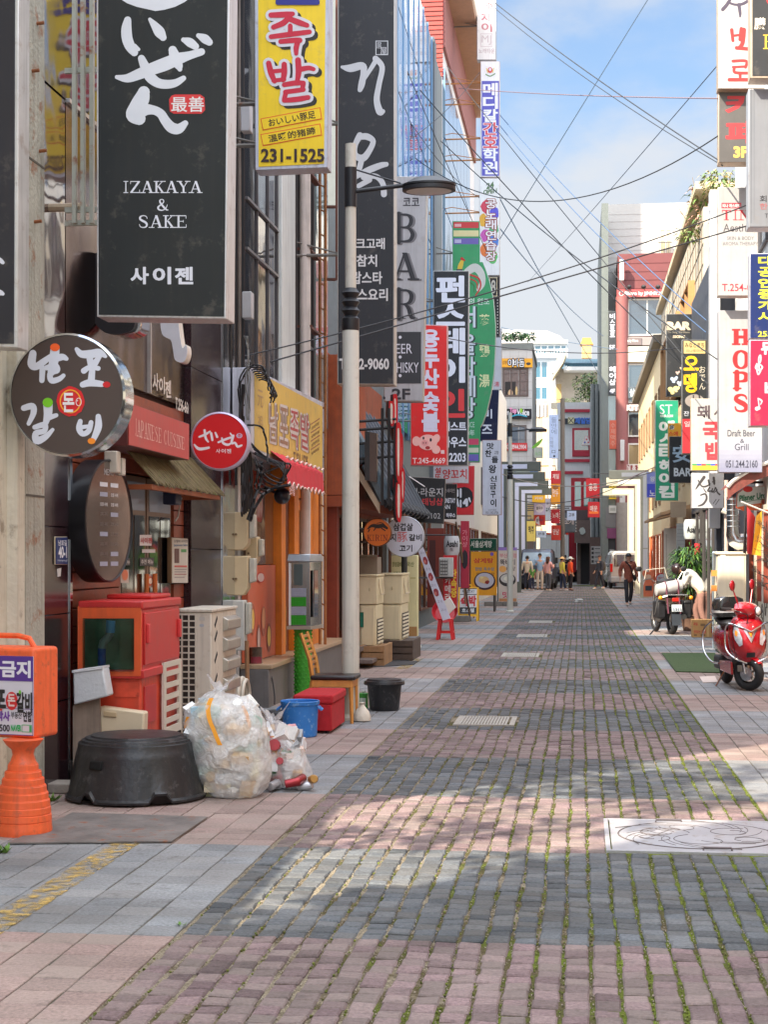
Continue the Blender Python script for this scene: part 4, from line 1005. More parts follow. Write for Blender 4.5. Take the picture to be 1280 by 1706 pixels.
S=sign('vertical_shop_sign','red charcoal-grill sign with white blocky letters and a pink pig head',[(684,540),(746,542),(746,776),(684,776)],Front(29),.2,(212,36,38),fw=1.6,frame=(196,150,150),wallx=XL,bars=(640,),streak=.02)
for ch,y0,y1 in(('용',550,578),('두',582,612),('산',616,646),('숯',654,684),('불',688,718)):S.t(ch,(704,y0,731,y1),(206,206,226),.042)
PK=(232,176,170)
S.ell(694,735,7,8,PK,0);S.ell(713,737,16,13,PK,1);S.ell(727,731,6,8,PK,0,rot=.5);S.ell(727,749,7,7,PK,1);S.ell(708,738,6,4.6,(222,150,150),2);S.ell(706,738,.9,1.3,(90,40,40),3,8);S.ell(710,738,.9,1.3,(90,40,40),3,8)
S.ell(706,730,1.6,2.4,(40,34,50),2);S.ell(718,733,1.9,3,(40,34,50),2);S.ell(713,746,4,2.8,(170,40,44),2);S.fill((735,750,741,756),(226,190,190),1)
S.t('T.245-4669',(688,763,742,772),(232,206,206),.02);S.done()
S=sign('vertical_shop_sign','tall charcoal guesthouse sign with large white letters and one red letter',[(722,451),(782,451),(780,776),(722,776)],Front(33.5),.2,(54,57,60),fw=1.2,frame=(180,178,174),wallx=XL,bars=(500,700),streak=.02)
for ch,y0,y1,c_ in(('펀',461,502,WH),('스',508,541,WH),('테',548,589,WH),('이',596,636,WH),('인',650,694,(206,54,56))):S.t(ch,(729,y0,773,y1),c_,.04)
S.t('게스트',(738,703,777,718),WH,.03);S.t('하우스',(738,728,777,745),WH,.03);S.t('253.2203',(724,755,776,769),WH,.025);S.done()
r_poly=[(754,368),(799,368),(799,436),(804,436),(810,448),(817,470),(823,500),(826.5,540),(826,580),(824,620),(819,655),(812,685),(805,705),(800,712),(799,770),(754,770)]
S=sign('vertical_shop_sign','big green chicken soup sign with a bulging right side and a painted rooster',r_poly,Front(41),.25,(58,150,92),fw=.9,frame=(170,186,170),wallx=XL,bars=(420,640),streak=.05)
S.fill((756,370,798,380),(206,60,60));S.fill((756,384,798,394),(222,206,150));S.fill((756,397,798,407),(112,96,166));S.fill((758,373,769,378),(230,170,170),1);S.fill((758,399,769,405),(190,180,210),1)
S.fill((756,731,798,741),(206,70,100));S.fill((756,746,798,754),(206,206,180));S.fill((756,757,798,768),(112,96,176))
S.brush([[(780,452,12),(792,446,14),(802,456,12),(804,472,10),(798,482,8)]],(206,202,190));S.brush([[(784,458,3),(798,464,3),(801,478,2.5),(793,492,2)],[(782,464,2),(794,470,2),(796,482,1.5)]],(196,56,46),1);S.brush([[(782,470,2.4),(790,476,2),(790,486,1)]],(60,120,60),1)
S.brush([[(771,434,5),(768,442,8),(766,450,8)]],(222,184,60));S.brush([[(770,431,5),(775,434,2)]],(196,46,40),1);S.brush([[(762,450,3),(770,450,3)]],(40,50,70),1)
S.t('의 원조',(782,497,816,508),(220,226,214),.01)
for ch,y in(('서',512),('울',558),('삼',596),('계',628),('탕',664)):S.t(ch,(768,y,794,y+34),(40,56,46),.04);S.t(ch,(766,y-1,792,y+33),(210,214,218),.02,1)
for ch,y0,y1 in(('蔘',524,544),('鷄',574,594),('湯',624,645)):S.t(ch,(799,y0,816,y1),(222,222,164),.02)
S.t('SINCE',(774,703,791,712),(200,220,206),.0);S.t('50年',(774,716,791,726),(200,220,206),.01);S.done()
S=sign('vertical_shop_sign','topmost white sign of the stack against the sky, pink karaoke lettering',[(795,-60),(827,-60),(827,100),(795,100)],Front(47),.3,(236,232,228),fw=.8,frame=(150,150,156),wallx=XL,bars=(40,),streak=.03)
S.vt('엠제이',(803,4,820,54),(206,130,136),.02);S.t('노래타운',(798,81,825,89),(196,176,176),.01);S.ring((801,56,821,78),.8,(206,190,190));S.t('MJ',(803,59,819,75),(206,190,190),.0)
S.done()
S=sign('vertical_shop_sign','white and violet nursing academy sign, second of the stack against the sky',[(801,102),(833,102),(833,295),(801,295)],Front(46.6),.3,(234,232,234),fw=.8,frame=(190,176,176),wallx=XL,bars=(135,170,228,264),streak=.02,barcol=(190,130,80))
S.fill((803,135,832,293),(92,90,180));S.ell(817,117,4,5,(206,84,84),1);S.ell(817,116,2,2.6,WH,2);S.brush([[(810,124,2),(817,127,2),(825,123,2)]],(120,150,110),1);S.brush([[(811,114,1.5),(813,121,1.5)],[(823,114,1.5),(821,121,1.5)]],(216,190,90),1)
for i,ch in enumerate('메디칼간호학원'):
 red=ch in '간호';q=(806,139+i*21.8,829,159+i*21.8)
 if red:S.t(ch,q,(236,230,236),.065,1);S.t(ch,q,(216,76,84),.02,2)
 else:S.t(ch,q,(236,234,240),.033,1)
S.done()
S=sign('vertical_shop_sign','white karaoke sign with rainbow blot and 24 OPEN, third of the stack',[(799,297),(833,297),(833,459),(799,459)],Front(46.4),.3,(234,232,230),fw=.8,frame=(196,190,186),wallx=XL,bars=(325,352),streak=.02,barcol=(190,130,80))
S.t('24',((811,306),(823,303),(823,312),(811,315)),(90,120,80),.03,2);S.t('OPEN',((806,317),(828,314),(828,321),(806,324)),(90,120,80),.03,2)
for i,c_ in enumerate(((206,70,90),(96,90,200),(226,170,60),(90,180,130),(196,90,170),(80,130,210),(226,120,60),(100,190,110))):S.ell(808+(i%2)*15+random.uniform(-2,2),344+i*12,8,11,c_,0,16,.15)
for i,ch in enumerate('궁노래연습장'):S.t(ch,(810,332+i*17.5,827,347+i*17.5),(150,60,50),.08,1);S.t(ch,(810,332+i*17.5,827,347+i*17.5),(236,230,230),.02,2)
S.done()
S=sign('vertical_shop_sign','dark marquee sign edged with small bulbs under the karaoke stack',[(813,459),(833,459),(833,560),(813,560)],Front(48),.3,(60,58,60),fw=.8,frame=(120,112,106),wallx=XL)
S.ring((816,462,829,494),1.4,(214,196,160));S.t('8',(819,467,826,488),(214,206,190),.02)
for k in range(12):S.ell(829.5,500+k*5,.9,1.1,(232,226,214),1,8);S.ell(816.5,500+k*5,.9,1.1,(232,226,214),1,8)
S.done()
S=sign('vertical_shop_sign','narrow pale blank sign with small red characters beside the green soup sign',[(822,547),(836,547),(836,649),(822,649)],Front(50),.25,(206,206,212),fw=.6,frame=(176,176,180),wallx=XL,streak=.03)
S.t('湯',(824,636,832,644),(206,70,80),.01);S.done()
S=sign('vertical_shop_sign','navy blue sign with white letters behind the white grilled-fish sign',[(800,649),(832,649),(829,735),(800,735)],Front(49),.2,(30,36,74),fw=.6,frame=(190,192,200),wallx=XL,streak=.02)
S.t('비',(805,682,820,697),WH,.02);S.t('즈',(804,708,820,722),WH,.03);S.done()
S=sign('vertical_shop_sign','white grilled-fish sign with black handwritten letters beside the far street lamp',[(804,733),(836,733),(836,858),(804,858)],Front(48.6),.2,(206,206,216),fw=.7,frame=(170,120,120),wallx=XL,streak=.02)
for ch,q in(('맛',(812,738,823,748)),('찬',(809,750,819,761)),('들',(820,761,830,771)),('왕',(815,775,827,788)),('신',(817,793,828,802)),('금',(817,805,827,815)),('구',(818,818,826,829)),('이',(818,832,827,844))):S.t(ch,q,(34,34,40),.03)
S.t('고향',(824,751,831,757),(60,60,66),.01);S.t('남포직영점',(814,848,827,851),(90,90,96),0);S.t('051-242-3706',(810,852,831,856),(60,60,66),0);S.done()
S=sign('hanging_sign','black tanning lounge banner sign with grey and red letters, number 255-0102',[(683,794),(743,797),(740,873),(685,870)],Front(30.5),.06,(58,60,64),fw=.8,frame=(120,110,104),wallx=XL)
S.t('탭·라운지',(685,813,738,827),(190,190,194),.01);S.t('태닝샵',(704,830,738,842),(196,60,66),.02);S.t('255-0102',(689,855,734,864),(180,180,184),.0)
build('pole',MB().tube([Front(30.4)(682,794),Front(30.4)(708,811)],.012,6),mat((196,190,186),.4,metal=.5),S.root);S.done()
S=sign('hanging_sign','small white sign with red skewer lettering above the red and black tavern sign',[(722,774),(781,774),(781,805),(722,805)],Front(34.5),.06,(214,212,220),fw=.7,frame=(190,186,186),wallx=XL)
S.t('설',(725,779,735,788),(206,40,46),.02);S.t('또',(725,790,735,799),(206,40,46),.02);S.t('양꼬치',(738,782,778,798),(206,40,46),.02);S.done()
S=sign('hanging_sign','red tavern sign with a black blot and white brush letters',[(756,776),(791,776),(790,858),(752,858)],Front(36),.1,(206,40,48),fw=.8,frame=(196,120,120),wallx=XL)
S.ell(772,829,17,18,(30,30,34),0,26,.06);S.brush([[(763,817,3),(763,826,3)],[(768,815,3),(768,828,3)],[(762,832,3),(764,843,3)],[(768,834,3),(768,844,3)],[(774,838,5),(778,832,4),(778,842,4)],[(782,830,3),(784,836,2)]],WH,1);S.done()
S=sign('hanging_sign','small dark guesthouse board with white letters beside the tanning sign',[(735,806),(762,806),(761,865),(735,865)],Front(33.8),.06,(46,46,48),fw=.6,frame=(110,100,96),wallx=XL)
S.t('FUNSTAY',(738,830,759,838),WH,.02);S.t('INN',(738,841,750,848),WH,.01);S.t('하우스',(744,855,759,862),WH,.03);S.t('스테이인',(741,814,758,821),(170,160,160),.0);S.done()
S=round_sign('round_sign','small round orange beer sign with a dark running beast and the word KIRIN',629,887,23.5,23.5,24.3,.10,(206,104,26),(110,66,34),None,rimw=.95)
S.brush([[(613,881,2),(620,876,5),(630,877,7),(638,876,6),(645,880,4)],[(616,882,2),(614,886,2)],[(626,880,2),(623,884,1.5)],[(636,880,2),(642,884,2)],[(642,876,2),(636,871,1.5),(628,872,1)]],(40,24,16))
S.serif('KIRIN',(612,891,646,901),(110,20,20));S.done()
build('bracket',MB().tube([(XL-.1,24.35,2.06),(XA(610,24.35),24.35,2.06)],.02,6),mat((60,56,54),.5),S.root)
S=round_sign('round_sign','round white pork barbecue sign with black letters behind the orange beer sign',674,894,33,34,26.4,.12,(206,208,220),(176,178,186),XL-.1,rimw=.97)
S.t('삼겹살',(656,872,688,884),(34,34,40),.025,1);S.t('돼지',(640,889,660,902),(34,34,40),.025,1);S.t('豚',(662,886,679,903),(206,90,96),.0,1);S.t('갈비',(682,890,703,901),(34,34,40),.025,1);S.t('고기',(666,908,687,919),(34,34,40),.025,1);S.done()
r=thing('channel_letter_sign','red and white script letters seen edge-on on a black steel rack','shop sign',(-2.8,24.0,2.5))
pl=Wall(-2.82,1)
for k,(y0,y1,x0,x1,w)in enumerate(((657,735,655,661,5),(668,710,648,656,6),(705,800,660,667,6),(722,790,664,670,5),(790,822,656,668,6),(800,868,660,668,5),(780,836,668,673,4))):
 Y=24.05-(k%3)*.1+k*.02;fx=Front(Y);cx0=(x0+x1)/2
 q=cat_rom([(x0,y0),(x1,y0+3),(x1+1,(y0+y1)/2),(x1-1,y1),(x0+1,y1-4),(x0-1,(y0+y1)/2),(x0,y0)],5)
 W_=[fx(x,y)for x,y in q]
 build('letter_back',MB().prism2([p+Vector((-.05,.10,0))for p in W_],[p+Vector((-.02,0,0))for p in W_]),mat((26,26,30),.4),r)
 build('letter_side',MB().prism2([p+Vector((0,-.002,0))for p in W_],[p+Vector((.012,-.03,0))for p in W_]),mat((206,32,40),.35),r)
 q3=[((x-cx0)*.4+cx0+1,(y-(y0+y1)/2)*.8+(y0+y1)/2)for x,y in q]
 build('letter_face',MB().prism2([fx(x,y,.034)for x,y in q3],[fx(x,y,.04)for x,y in q3]),mat((226,214,200),.3),r)
b=MB()
for px in(637,648):a,c_=P(px,842,23.9),P(px,680,23.9);b.box(a.x-.02,a.x+.02,23.9,23.94,a.z,c_.z)
for py in(698,712,735,760):a,c_=P(592,py+8,23.95),P(660,py,23.95);b.tube([(XL-.1,23.95,a.z),c_],.022,6)
build('rack',b,mat((28,28,30),.5),r)
r=thing('sign_box','blank dark bronze box sign seen edge-on under the black rack','shop sign',tuple(P(618,802,23.8)));fr=Front(23.85)
q=[(608,718),(628,722),(628,803),(608,800)]
build('cabinet',MB().prism2([fr(x,y,-.12)for x,y in q],[fr(x,y,0)for x,y in q]),mat((96,84,80),.3,metal=.5),r)
build('face_panel',MB().prism2([fr(x,y,.001)for x,y in((608.5,719),(616,720),(616,801),(608.5,799.5))],[fr(x,y,.01)for x,y in((608.5,719),(616,720),(616,801),(608.5,799.5))]),mat((44,44,46),.4),r)
# ================================================================ STREET OBJECTS, LEFT
from mathutils import noise as mnoise
def locsign(r,O,U,V,N):
 """Deco whose coordinates are metres on a local plane (v downwards)"""
 O,U,V,N=map(Vector,(O,U,V,N))
 return Deco(r,lambda u,v,o=0.:O+U*u-V*v+N*o,.003)
c=G(38,1388);r=thing('no_parking_stand','orange plastic no-parking sign stand on a ribbed cone base at the left edge','sign stand',tuple(c))
OR=mat((232,98,50),.45,var=.14,scale=5,bump=.1,streak=.3,spot=(150,84,60),spotamt=.5)
prof=[(.168,0),(.172,.03)]
for k in range(9):
 z0=.04+k*.042;rr=.17*(1-(k/9.)**2*.58);prof+=[(rr,z0),(rr-.002,z0+.034),(rr-.006,z0+.037),(rr-.006,z0+.04)]
prof+=[(.075,.43),(.062,.47),(.068,.50),(.10,.53),(.12,.56)]
build('cone_base',MB().lathe(prof,c,40),OR,r)
a=R(-14);ux=Vector((math.cos(a),math.sin(a),0));ny=Vector((math.sin(a),-math.cos(a),0))
A=Vector((XA(57,9.55),9.55,0));z0,z1=H-(1240-HY)*9.6/F,H-(1084-HY)*9.6/F
b=MB();b.obox(A,ux,ZV,ny,-.56,.0,z0,z1,-.27,0);build('sign_box',b,OR,r,bevel=.022,seg=3)
h=[A+ux*u-ny*.13+Vector((0,0,z))for u,z in((-.48,z1-.01),(-.44,z1+.05),(-.36,z1+.065),(-.2,z1+.065),(-.12,z1+.05),(-.08,z1-.01))]
build('handle',MB().tube(h,.017,8),OR,r)
build('panel',MB().obox(A,ux,ZV,ny,-.53,-.005,z0+.02,z1-.05,.0005,.004),mat((206,204,214),.35,var=.04),r)
S=locsign(r,A+ux*(-.53)+Vector((0,0,z1-.05))+ny*.004,ux,ZV,ny);w=.525;hh=z1-z0-.07
S.fill((0,0,w,.15),(84,50,140));S.t('주차금지',(.08,.03,w-.02,.125),(226,224,234),.04,1)
S.fill((0,hh-.16,w,hh-.157),(84,50,140));S.fill((0,0.15,.004,hh),(84,50,140));S.fill((w-.004,.15,w,hh),(84,50,140));S.fill((0,hh-.004,w,hh),(84,50,140))
S.t('남',(.16,.22,.23,.32),(36,34,36),.05);S.t('포',(.24,.21,.33,.31),(36,34,36),.05);S.ell(.375,.27,.042,.055,(204,40,44),0);S.t('돈',(.35,.23,.40,.30),(226,200,196),.03,1);S.t('갈비',(.41,.22,.515,.335),(36,34,36),.04)
S.ell(.435,.215,.008,.012,(110,190,50),1);S.ell(.30,.325,.012,.006,(206,50,40),1)
S.t('척척박사',(.18,hh-.14,.36,hh-.085),(110,60,150),.05);S.t('부동산',(.37,hh-.14,.445,hh-.10),(60,56,60),.02);S.t('연합',(.455,hh-.145,.515,hh-.085),(50,46,50),.04)
S.t('55-5500',(.2,hh-.06,.36,hh-.02),(50,46,50),.03);S.t('NAVER',(.37,hh-.06,.44,hh-.025),(40,170,90),.05);S.ring((.445,hh-.065,.515,hh-.02),.004,(60,170,100));S.fill((.5,hh-.06,.513,hh-.025),(60,170,100),1)
S.done()
q=[G(12,1408),G(286,1405),G(346,1364),G(120,1357)]
solo('steel_plate','thin rust-brown metal plate lying on the tiles in front of the black tub','metal plate',MB().prism([p+Vector((0,0,.006))for p in q],(0,0,.008)),mat((118,112,108),.6,metal=.2,var=.4,scale=4,bump=.3,spot=(140,84,54),spotamt=1.))
cx,cy=-3.02,11.02;r=thing('black_tub','large black plastic tub turned upside down with stepped rim rings','tub',(cx,cy,0))
BT_=mat((36,37,40),.38,var=.22,scale=6,bump=.2,bscale=25,streak=.25,spot=(104,104,104),spotamt=.4)
n=72;rings=[]
for(rr,z)in((.478,.015),(.482,.03),(.462,.045),(.41,.30),(.405,.33),(.40,.335),(.392,.385),(.375,.39),(.37,.405),(.35,.408),(.345,.42),(.31,.424),(.305,.435),(.25,.438),(.0,.44)):
 ring=[]
 for i in range(n):
  a=2*math.pi*i/n;zz=z
  if z<.05:
   for ac in(-2.05,-.95,.4,1.9):
    d_=abs((a-ac+math.pi)%(2*math.pi)-math.pi)
    if d_<.1:zz=z+.055
  ring.append(Vector((cx+rr*math.cos(a),cy+rr*math.sin(a),zz)))
 rings.append(ring)
build('shell',MB().loft(rings),BT_,r)
for ac in(-1.98,):
 p=Vector((cx+.432*math.cos(ac),cy+.432*math.sin(ac),.265));t_=Vector((-math.sin(ac),math.cos(ac),0));nn=Vector((math.cos(ac),math.sin(ac),.2)).normalized()
 build('grip_hole',MB().obox(p,t_,nn.cross(t_),nn,-.05,.05,-.03,.03,-.02,.003),mat((6,6,6),.9),r,bevel=.008)
r=thing('foam_box','scuffed white foam box propped between the tank and the granite pillar','foam box',tuple(P(148,1170,11.45)))
fr=Front(11.45);q=[(121,1120),(171,1113),(179,1160),(122,1175)]
build('body',MB().prism2([fr(x,y,-.16)for x,y in q],[fr(x,y,0)for x,y in q]),mat((206,210,214),.7,var=.06,scale=9,bump=.2,spot=(150,150,150),spotamt=.4),r,bevel=.012)
build('lid',MB().prism2([fr(x,y,-.17)for x,y in((120,1117),(171,1110),(171,1114),(120,1121))],[fr(x,y,.01)for x,y in((120,1117),(171,1110),(171,1114),(120,1121))]),mat((214,216,220),.7,bump=.2),r)
r=thing('timber_board','weathered grey-brown board standing behind the black tub under the foam box','board',(P(145,1235,11.55).x,11.55,0))
fr=Front(11.52);q=[(121,1176),(165,1164),(170,1300),(121,1300)]
build('board',MB().prism2([fr(x,y,-.03)for x,y in q],[fr(x,y,0)for x,y in q]),mat((150,132,118),.8,var=.2,scale=7,streak=.4),r)
r=thing('plastic_crate','cream plastic bin with a slot handle leaning in front of the red tank','plastic bin',(P(200,1230,11.6).x,11.6,0))
fr=Front(11.56);q=[(164,1177),(240,1187),(236,1290),(170,1290)]
build('body',MB().prism2([fr(x,y,-.12)for x,y in q],[fr(x,y,0)for x,y in q]),mat((214,196,166),.45,var=.06),r,bevel=.012)
build('handle',MB().prism2([fr(x,y,.001)for x,y in((173,1184),(194,1187),(194,1195),(173,1193))],[fr(x,y,.014)for x,y in((173,1184),(194,1187),(194,1195),(173,1193))]),mat((190,166,130),.5),r,bevel=.004)
Y0=11.7;x0,x1=XA(131,Y0),XA(235,Y0);Y1=12.85;zt,zm=H-(1003-HY)*Y0/F,H-(1128-HY)*Y0/F
r=thing('fish_tank','red and orange fibreglass live-fish tank cabinet with a dark glass window','fish tank',((x0+x1)/2,12.2,0))
RDT=mat((196,46,44),.35,var=.1,scale=4,streak=.1);ORT=mat((222,92,44),.38,var=.12,scale=4,streak=.2)
build('base_cabinet',MB().box(x0+.01,x1-.01,Y0+.03,Y1-.02,0,zm),mat((206,68,42),.42,var=.2,scale=4,streak=.35),r,bevel=.015)
f=Front(Y0+.02)
build('tank_body',MB().box(x0,x1,Y0+.02,Y1,zm+.001,zt-.06),RDT,r,bevel=.012)
b=MB()
for q in((131,1010,236,1030),(131,1030,141,1118),(225,1030,236,1118),(131,1118,236,1126)):
 b.prism2([f(x,y,.001)for x,y in((q[0],q[1]),(q[2],q[1]),(q[2],q[3]),(q[0],q[3]))],[f(x,y,.03)for x,y in((q[0],q[1]),(q[2],q[1]),(q[2],q[3]),(q[0],q[3]))])
build('window_frame',b,ORT,r)
q=((141,1030),(225,1030),(225,1118),(141,1118))
build('window_back',MB().prism([f(x,y,.0012)for x,y in q],(0,-.001,0)),mat((52,84,70),.3,var=.6,scale=5),r)
pts=[f(x,y,.012)for x,y in((170,1117),(170,1080),(172,1070),(180,1062),(184,1054),(185,1034))]
build('water_pipe',MB().tube(pts[:2],.030,10),mat((26,66,150),.4),r);build('water_pipe',MB().tube(pts[1:5],.030,10),mat((120,130,140),.4),r);build('water_pipe',MB().tube(pts[4:],.034,10),mat((60,130,190),.4),r)
gm=bpy.data.materials.new('tank_glass');gm.use_nodes=True;t=gm.node_tree
tr=t.nodes.new('ShaderNodeBsdfTransparent');tr.inputs[0].default_value=(.74,.84,.78,1);gl=t.nodes.new('ShaderNodeBsdfGlossy');gl.inputs['Roughness'].default_value=.05
fx=t.nodes.new('ShaderNodeFresnel');fx.inputs[0].default_value=1.4;ms_=t.nodes.new('ShaderNodeMixShader')
t.links.new(fx.outputs[0],ms_.inputs[0]);t.links.new(tr.outputs[0],ms_.inputs[1]);t.links.new(gl.outputs[0],ms_.inputs[2]);t.links.new(ms_.outputs[0],t.nodes['Material Output'].inputs[0])
build('glass',MB().prism([f(x,y,.05)for x,y in q],(0,-.004,0)),gm,r)
build('rail',MB().box(x0-.005,x1+.02,Y0-.005,Y1+.01,zm-.035,zm+.03),RDT,r,bevel=.008)
build('lid',MB().box(x0-.005,x1+.015,Y0-.01,Y1+.01,zt-.062,zt),RDT,r,bevel=.012)
build('lid',MB().box(x0+.06,x1-.06,Y0+.5,Y1-.04,zt+.001,zt+.035),RDT,r,bevel=.012)
build('side_door',MB().box(x1,x1+.014,Y0+.06,Y1-.05,zm+.06,zt-.09),RDT,r,bevel=.006)
for Y in(Y0+.09,Y1-.12):build('hinge',MB().box(x1+.014,x1+.035,Y,Y+.06,zm+.22,zm+.36),mat((206,60,60),.4),r,bevel=.004)
build('base_panel',MB().box(x1-.01,x1+.004,Y0+.1,Y0+.42,.42,zm-.1),mat((186,46,44),.4,var=.15),r,bevel=.004)
f2=Front(Y0+.03);q=((192,1137),(232,1137),(232,1161),(192,1161))
build('base_panel',MB().prism2([f2(x,y,.0)for x,y in q],[f2(x,y,.008)for x,y in q]),mat((206,72,46),.5,var=.3,scale=6,spot=(150,50,36),spotamt=.7),r)
b=MB();xa=x1+.01
b.box(xa,xa+.02,12.25,12.8,.28,.34).box(xa,xa+.02,12.25,12.8,.80,.84).box(xa,xa+.02,12.25,12.32,.34,.80).box(xa,xa+.02,12.73,12.8,.34,.80)
for k in range(5):b.box(xa,xa+.018,12.32,12.73,.37+k*.09,.41+k*.09)
build('vent_grille',b,mat((206,200,184),.45,var=.06),r)
Y0,Y1=13.45,14.45;x1=XA(352,Y0);x0=XA(292,Y0);zt=H-(1019-HY)*Y0/F
r=thing('air_conditioner','tall dirty beige air-conditioner condenser with slotted side plate','air conditioner',((x0+x1)/2,13.9,0),group='air-conditioner units on the left side')
BG_=mat((206,198,182),.5,var=.08,scale=4,streak=.25,spot=(140,110,84),spotamt=.35)
build('body',MB().box(x0,x1,Y0,Y1,.08,zt-.015),BG_,r,bevel=.01);build('top_cover',MB().box(x0-.01,x1+.012,Y0-.012,Y1+.01,zt-.014,zt+.012),BG_,r,bevel=.006)
b=MB();xg=XA(326,Y0)
nz_,nx_=20,3
for k in range(nz_+1):b.box(x0,xg,Y0-.012,Y0-.001,.1+k*(zt-.14)/nz_,.112+k*(zt-.14)/nz_)
for k in range(nx_+1):xx=x0+(xg-x0)*k/nx_;b.box(xx-.006,xx+.006,Y0-.0125,Y0-.0008,.1,zt-.04)
build('coil',MB().box(x0,xg,Y0-.0006,Y0-.0003,.1,zt-.04),mat((54,46,40),.8,var=.3,scale=20),r);build('fin_guard',b,BG_,r)
for k,z in enumerate((.25,.43,.62,.8,.98,1.1)):
 build('slot',MB().obox((x1,Y0+.17,z),(0,.8,.6),(0,-.6,.8),(1,0,0),-.06,.06,-.018,.018,.0005,.003),mat((40,38,38),.8),r,bevel=.006)
for k in range(6):
 z=.12+k*.175
 build('rear_vent',MB().prism([(x1-.02,Y0+.45,z),(x1+.05,Y0+.45,z+.03),(x1+.05,Y0+.45,z+.11),(x1-.02,Y0+.45,z+.15)],(0,.52,0)),mat((176,170,158),.35,metal=.5,var=.12),r,bevel=.008)
for x in(x0+.06,x1-.1):build('foot',MB().box(x,x+.05,Y0+.05,Y1-.05,0,.08),mat((60,56,54),.8),r)
Deco(r,Front(Y0),.002).ell(336,1042,4,2.6,(170,176,184)).fill((332,1028,341,1034),(190,186,176)).done()
MBX=mat((204,184,146),.35,var=.06,scale=3,spot=(160,130,96),spotamt=.2)
def meter(label,x0,y0,x1,y1,Y,col=MBX,cham=True):
 fr=Front(Y);xm=x0+(x1-x0)*.72;r=thing('meter_box',label,'meter box',tuple(fr((x0+x1)/2,y1)),group='utility meter boxes on the wall strip')
 q=[(x0,y0),(xm,y0),(xm,y1-(y1-y0)*.18),(xm-(xm-x0)*.3,y1),(x0,y1)]if cham else[(x0,y0),(xm,y0),(xm,y1),(x0,y1)]
 build('body',MB().prism2([fr(x,y,-.16)for x,y in q],[fr(x,y,0)for x,y in q]),col,r,bevel=.014,seg=3)
 q=[(xm+.5,y0+4),(x1,y0+4),(x1,y1-(y1-y0)*.35),(xm+.5,y1-(y1-y0)*.3)]
 build('side_hood',MB().prism2([fr(x,y,-.14)for x,y in q],[fr(x,y,-.02)for x,y in q]),mat((190,186,172),.25,var=.05),r,bevel=.012)
 p=fr(x0+(x1-x0)*.2,y0+(y1-y0)*.58,.01);build('lock',MB().tube([p,p+Vector((0,-.02,0))],.012,8),mat((120,96,70),.4,metal=.6),r)
 b=fr(x0+6,y0);build('bracket',MB().box(min(b.x-.15,XL+.1),b.x+.05,Y+.1,Y+.14,b.z-.3,b.z-.25),mat((90,86,80),.5,metal=.5),r)
meter('rear beige meter box half hidden behind the other meter boxes',409,894,437,942,17.6)
meter('upper beige meter box on the steel strip beside the granite pillar',386,853,424,917,17.2)
meter('lower beige meter box on the steel strip beside the granite pillar',386,926,424,992,17.2)
meter('pale grey meter cabinet above the paint can',384,1000,416,1084,17.1,mat((196,196,188),.4,var=.05,streak=.15),False)
r=thing('sticker_strip','lime-green strip and red notices stuck on the polished corner strip','notice strip',(XL+.14,17.1,1.2))
S=Deco(r,Front(17.0),.002);S.fill((380,855,384.5,985),(166,186,40));S.fill((371,857,380,905),(196,44,50));S.fill((373,927,380,959),(190,120,130));S.fill((372,965,380,1010),(200,60,64));S.t('주의',(373,862,378,880),(230,200,180),.02,1);S.t('금연',(373,970,379,990),(226,190,180),.02,1);S.done()
r=thing('timber_stick','bare wooden pole leaning upright beside the condenser','pole',(XA(412,16.4),16.4,0));build('pole',MB().tube([(XA(413,16.4),16.4,0),(XA(411,16.5),16.5,H-(1070-HY)*16.5/F)],.022,8),mat((150,110,76),.8,var=.2,scale=8),r)
r=thing('hose_loop','coiled pale hose loop hanging beside the condenser','hose',(XA(405,15.5),15.5,.02))
c=Front(15.4)(403,1165);build('hose',MB().torus(c,.20,.022,'X',40,8).torus(c+Vector((.03,.03,.01)),.17,.02,'X',40,8),mat((206,200,184),.5,var=.08),r)
r=thing('paint_can','dented steel paint can with a label hooked on the window ledge','can',tuple(P(426,1109,17.9)))
c=P(426,1109,17.9);h_=31*17.9/F;build('body',MB().lathe([(.07,0),(.072,.01),(.07,h_-.01),(.074,h_),(.06,h_),(.06,.02)],c,24),mat((120,104,92),.35,metal=.7,var=.4,scale=7,spot=(70,44,40),spotamt=.7),r);build('label',MB().lathe([(.0715,.02),(.0715,h_*.5)],c,24,a0=-2.2,a1=-.2),mat((130,44,60),.6,var=.3),r,recalc=False)
r=thing('hand_pump','small grey hand pump standing on the restaurant plinth','pump',(XA(424,18.0),18.0,.47))
c=Vector((XA(424,18.0),18.0,.05));build('motor',MB().tube([c+Vector((-.07,0,.35)),c+Vector((.09,-.02,.40))],.055,12),mat((150,146,140),.4,metal=.6,var=.3),r);build('stand',MB().box(c.x-.09,c.x+.1,17.9,18.1,0,.03).box(c.x-.02,c.x+.02,17.98,18.02,.03,.33),mat((60,60,62),.5),r)
build('cord',MB().tube(cat_rom([tuple(c+Vector(v))for v in((.08,0,.34),(.2,-.1,.3),(.28,-.3,.1),(.3,-.4,.0))],6),.008,5),mat((30,30,32),.5),r)
r=thing('timber_offcuts','short stack of grey timber offcuts and a coil of dark hose by the plinth','timber pile',(XA(418,15.6),15.6,0))
for k in range(4):build('plank',MB().box(-3.3,-2.99,15.4+.04*k,15.62+.04*k,k*.04,k*.04+.035),mat((140-k*8,124-k*8,104-k*6),.85,var=.2,scale=9),r)
build('hose_coil',MB().torus((-2.93,15.9,.04),.15,.025,'Z',32,8).torus((-2.92,15.9,.08),.14,.025,'Z',32,8).torus((-2.93,15.88,.12),.13,.025,'Z',32,8),mat((50,52,56),.5),r)
